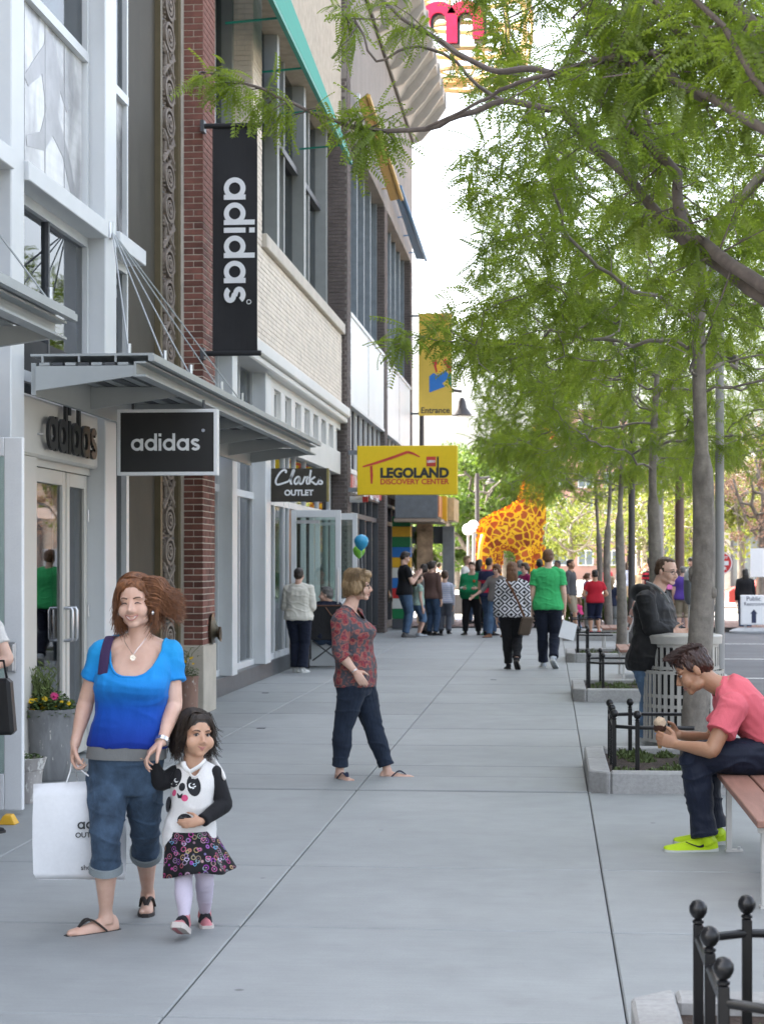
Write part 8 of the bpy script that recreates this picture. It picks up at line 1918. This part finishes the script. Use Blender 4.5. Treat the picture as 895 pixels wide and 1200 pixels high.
# ================= the queue by the striped pylon and the crowd beyond
def pp(label, px, py, top, phi, topc, botc, hair, hm, group=GQ, sleeve=.3, skin_='fair', w=1.0, child=0.0, arms=('down', 'down'), legs='stand', upto=.98, lod=1, shoec=None, hem=-.09, d=None, belly=0, sandals=False, hphi=None, pitch=0, cuff=.07, z0=0, bust=0):
    q = Person(label, px, py, top, phi, hphi, z0, skin_, w, belly, bust, child, lod, group, d, pitch, arms=arms, legs=legs)
    q.body(); q.top(topc, sleeve, hem, .022, 'round', 'shirt', .04, sl_infl=.013); q.trousers(botc, upto, .016, cuff, .1, 'trousers' if upto > .8 else 'shorts'); q.shoes(shoec or black_c, rubber); q.hair(hair, hm); return q
pp('young man in a black tee and jeans looking at his phone', 474, 747, 646, 105, black_c, denim_l, 'short', 'dark', arms=('phone', 'phone'), shoec=cl('black_white_trainer', (.12, .12, .12)), pitch=18, w=1.08)
pp('girl in an aqua patterned top and denim shorts standing behind the man in black', 490, 746, 670, 110, blotch('aqua_print', [(.10, .35, .40), (.45, .55, .40), (.06, .16, .34)], 22), denim_f, 'long', 'brown', sleeve=.22, child=.45, upto=.62, cuff=.08, shoec=cl('grey_trainer', (.42, .45, .48)))
pp('person with dark hair and grey patterned trousers half hidden in the queue', 497, 743, 661, 120, cl('pale_grey_knit', (.42, .42, .40)), blotch('speckled_print', [(.30, .29, .27), (.05, .05, .05), (.4, .38, .35)], 40), 'bob', 'dark', sleeve=.9)
pp('woman in a brown long sleeved top and navy jeans in the queue', 506, 745, 657, 140, cl('mauve_brown_knit', (.115, .068, .058)), denim, 'bun', 'dark', sleeve=.95, arms=('down', 'chin'), w=1.08, hphi=110)
pp('boy in a lilac and white striped long sleeved shirt with grey trousers', 521, 743, 668, 172, stripes('lilac_stripe', (.42, .44, .60), (.62, .62, .68), 22), cl('slate_trousers', (.12, .13, .16)), 'short', 'brown', sleeve=.97, child=.5, w=1.05)
q = pp('stout man in a green staff sweater with white cuffs and black trousers', 553, 744, 658, -14, cl('staff_green', (.010, .22, .085), var=.06), black_c, 'short', 'brown', sleeve=.72, w=1.32, belly=.10, arms=('bent', 'bent'), legs='apart', pitch=3)
for sd in 'RL': a = q.j['el' + sd].lerp(q.j['wr' + sd], .45); MB().tube([a, q.j['el' + sd].lerp(q.j['wr' + sd], .93)], [.058, .048], 12).build('white_cuff', white_c, q.root, smooth=True)
o, r_, f_, a_, b_ = q.sect(.68, .03); MB().ell(o + f_ * b_ * .98 - r_ * .08, (.03, .012, .03), 8, 6).build('badge', petal_o, q.root)
pp('man in a navy shirt with red chest stripes and jeans seen from behind', 573, 745, 653, 150, stripes('navy_red_stripe', (.025, .03, .075), (.50, .03, .06), 2.1, .5, [(0, (.50, .03, .06)), (.20, (.50, .03, .06)), (.22, (.025, .03, .075)), (.42, (.025, .03, .075)), (.44, (.50, .03, .06)), (.55, (.50, .03, .06)), (.57, (.025, .03, .075))]), denim, 'crop', 'dark', group=GC, w=1.08, skin_='tan')
pp('woman in sunglasses and a grey top walking towards the camera with her arm out', 582, 747, 661, -38, cl('warm_grey_knit', (.20, .185, .175)), denim_l, 'bob', 'ginger', group=GC, sleeve=.62, w=1.1, arms=('out', 'down'), legs=((.12, 0, .04), (-.12, .3, .04)), shoec=cl('tan_leather', (.2, .09, .045))).face(glasses='dark', level=1)
pp('man in a white shirt with pale brown hair behind the green sweater', 547, 728, 651, 60, white_c, denim, 'short', 'blond', group=GC, d=49)
pp('dark haired person standing close behind the man in green', 561, 731, 655, 150, cl('dark_teal_shirt', (.02, .10, .10)), black_c, 'long', 'black', group=GC, d=47, skin_='olive')
pp('woman in a magenta top and patterned trousers facing the giraffe queue', 615, 745, 659, -62, cl('magenta_knit', (.23, .012, .085)), blotch('pink_black_print', [(.03, .02, .03), (.40, .08, .18), (.02, .02, .03), (.35, .25, .25)], 24), 'pony', 'brown', group=GC, sleeve=.9, d=41, w=1.05, shoec=cl('tan_shoe', (.35, .22, .12)), arms=('down', 'bent')).face(glasses='dark', level=1)
pp('person with white hair and a teal shirt between the couple', 609, 735, 656, 165, cl('teal_shirt', (.01, .22, .17)), navy_c, 'short', 'grey', group=GC, d=46)
pp('person with black hair tied up seen past the green polo', 632, 733, 655, 170, cl('plum_shirt', (.08, .02, .05)), black_c, 'bun', 'black', group=GC, d=46, skin_='brown')
pp('dark skinned person looking left just behind the green polo', 653, 735, 656, -40, cl('charcoal_shirt', (.05, .05, .055)), navy_c, 'crop', 'black', group=GC, d=46.5, skin_='brown')
pp('young man in a grey jacket with an orange stripe and khaki shorts', 668, 742, 655, 62, cl('charcoal_jacket', (.075, .075, .08)), cl('khaki_cotton', (.30, .25, .18)), 'crop', 'dark', group=GC, d=43.5, skin_='olive', sleeve=.9, upto=.55, cuff=.10, legs=((.12, .0, .05), (-.02, 0, .05)))
pp('boy in a red tee and navy shorts standing on the distant planter', 697, 743, 667, 184, cl('red_jersey', (.42, .015, .03)), cl('navy_shorts', (.014, .018, .045)), 'crop', 'black', group=GC, d=38.4, z0=.12, skin_='tan', child=.35, w=1.15, upto=.60, cuff=.11, shoec=cl('red_shoe', (.42, .02, .03)), arms=('hip', 'hip'))
pp('fair haired child in a dark vest beside the third tree trunk', 716, 738, 675, 150, cl('navy_vest', (.02, .025, .05)), heather, 'long', 'blond', group=GC, d=42, child=.5)
pp('woman in lilac by the far bollard', 688, 734, 671, 100, cl('lilac_shirt', (.36, .27, .50)), black_c, 'pony', 'ginger', group=GC, d=49, child=.2)
pp('man in a purple polo shirt and khaki shorts standing in the road', 800, 737, 663, 172, cl('purple_polo', (.085, .045, .26)), cl('khaki_cotton', (.30, .25, .18)), 'crop', 'grey', group=GC, d=45.5, z0=-.12, w=1.12, upto=.62, cuff=.11)
pp('person in a pale grey hooded top behind the parking meter', 811, 735, 653, -50, cl('pale_grey_hood', (.42, .45, .48)), denim, 'bob', 'grey', group=GC, d=50, z0=-.1, sleeve=.95)
pp('dark haired person in a black jacket with their back turned at the right edge', 873, 740, 666, 178, black_c, denim, 'long', 'black', group=GC, d=46.8, z0=-.1, sleeve=.97, w=1.1)
pp('person in a red and black striped shirt far behind the second trunk', 762, 730, 658, 170, stripes('red_black_stripe', (.42, .02, .04), (.02, .015, .02), 8), black_c, 'short', 'dark', group=GC, d=55, z0=-.1)
pp('crouching girl in a hot pink top low down beside the green polo', 678, 742, 700, -120, cl('hot_pink', (.55, .04, .16)), denim_f, 'long', 'ginger', group=GC, d=44, child=.8, w=1.2)
cols = [((.55, .53, .50), 'white'), ((.03, .07, .16), 'navy'), ((.05, .28, .36), 'turquoise'), ((.40, .05, .06), 'red'), ((.06, .06, .07), 'black'), ((.30, .36, .48), 'pale blue'), ((.46, .36, .22), 'sand coloured'), ((.34, .10, .28), 'violet'), ((.10, .20, .09), 'olive green'), ((.50, .28, .30), 'dusty pink')]
where = ['by the dark street barrier', 'beyond the conifer', 'between the pylon and the giraffe', 'past the hedge', 'beyond the far bench', 'left of the dark lamp post', 'right of the dark lamp post', 'near the brown pole', 'in front of the pale low shop', 'near the far car']
for k, (px, d, phi, ht) in enumerate(((514, 62, 160, 1.74), (508, 57, 40, 1.62), (528, 66, -100, 1.7), (712, 64, 120, 1.7), (727, 60, -60, 1.66), (733, 68, 170, 1.75), (749, 62, 20, 1.6), (786, 60, -150, 1.72), (756, 70, 90, 1.7), (830, 58, -80, 1.66))):
    top = HOR - (ht - .1 - CAMH) / d * FPX; r_ = cols[k]
    pp('distant passer by in a %s top %s' % (r_[1], where[k]), px, 730, top, phi, cl('crowd_' + r_[1].replace(' ', '_'), r_[0]), [denim, black_c, cl('khaki_cotton', (.3, .25, .18))][k % 3], ['short', 'long', 'crop', 'bun'][k % 4], ['dark', 'brown', 'black', 'blond', 'grey'][k % 5], group=GC, d=d, z0=-.1, lod=0, sleeve=[.3, .9][k % 2], legs=['stand', 'walk'][k % 2], skin_=['fair', 'tan', 'olive', 'brown'][k % 4])
# shopper cut by the left edge: elbow and black bag
p = Person('shopper mostly out of view with a bare elbow beside the white door', -38, 972, 690, phi=150, lod=2, d=10.9, w=1.1, arms=('down', 'down'), J={'shR': (-8, 735, -.1), 'elR': (9, 773, -.15), 'wrR': (-28, 789, -.25)})
p.body(); p.top(cl('white_blouse', (.6, .58, .55)), .28, -.1, .02, 'round', 'shirt', .02); p.trousers(black_c, .98, .016, .08); p.shoes(black_c, rubber); p.hair('long', 'ginger')
hb = thing('handbag', 'black handbag at the left edge below the bare elbow', 'bag', P(-2, 825, 10.5)); q = P(-6, 828, 10.55)
MB().hexa([q + RX * a + FD * b + UP * c for c, e in ((-.16, 1.0), (.16, .78)) for a, b in ((-.14 * e, -.06), (.12 * e, -.06), (.12 * e, .06), (-.14 * e, .06))]).build('bag_body', cl('black_leather', (.012, .012, .013), rough=.4, fold=.2), hb, bevel=.02); MB().tube([q + RX * -.09 + UP * .15, q + RX * -.07 + UP * .26, q + RX * .05 + UP * .26, q + RX * .07 + UP * .15], .008, 6).build('bag_handle', black_c, hb, smooth=True)
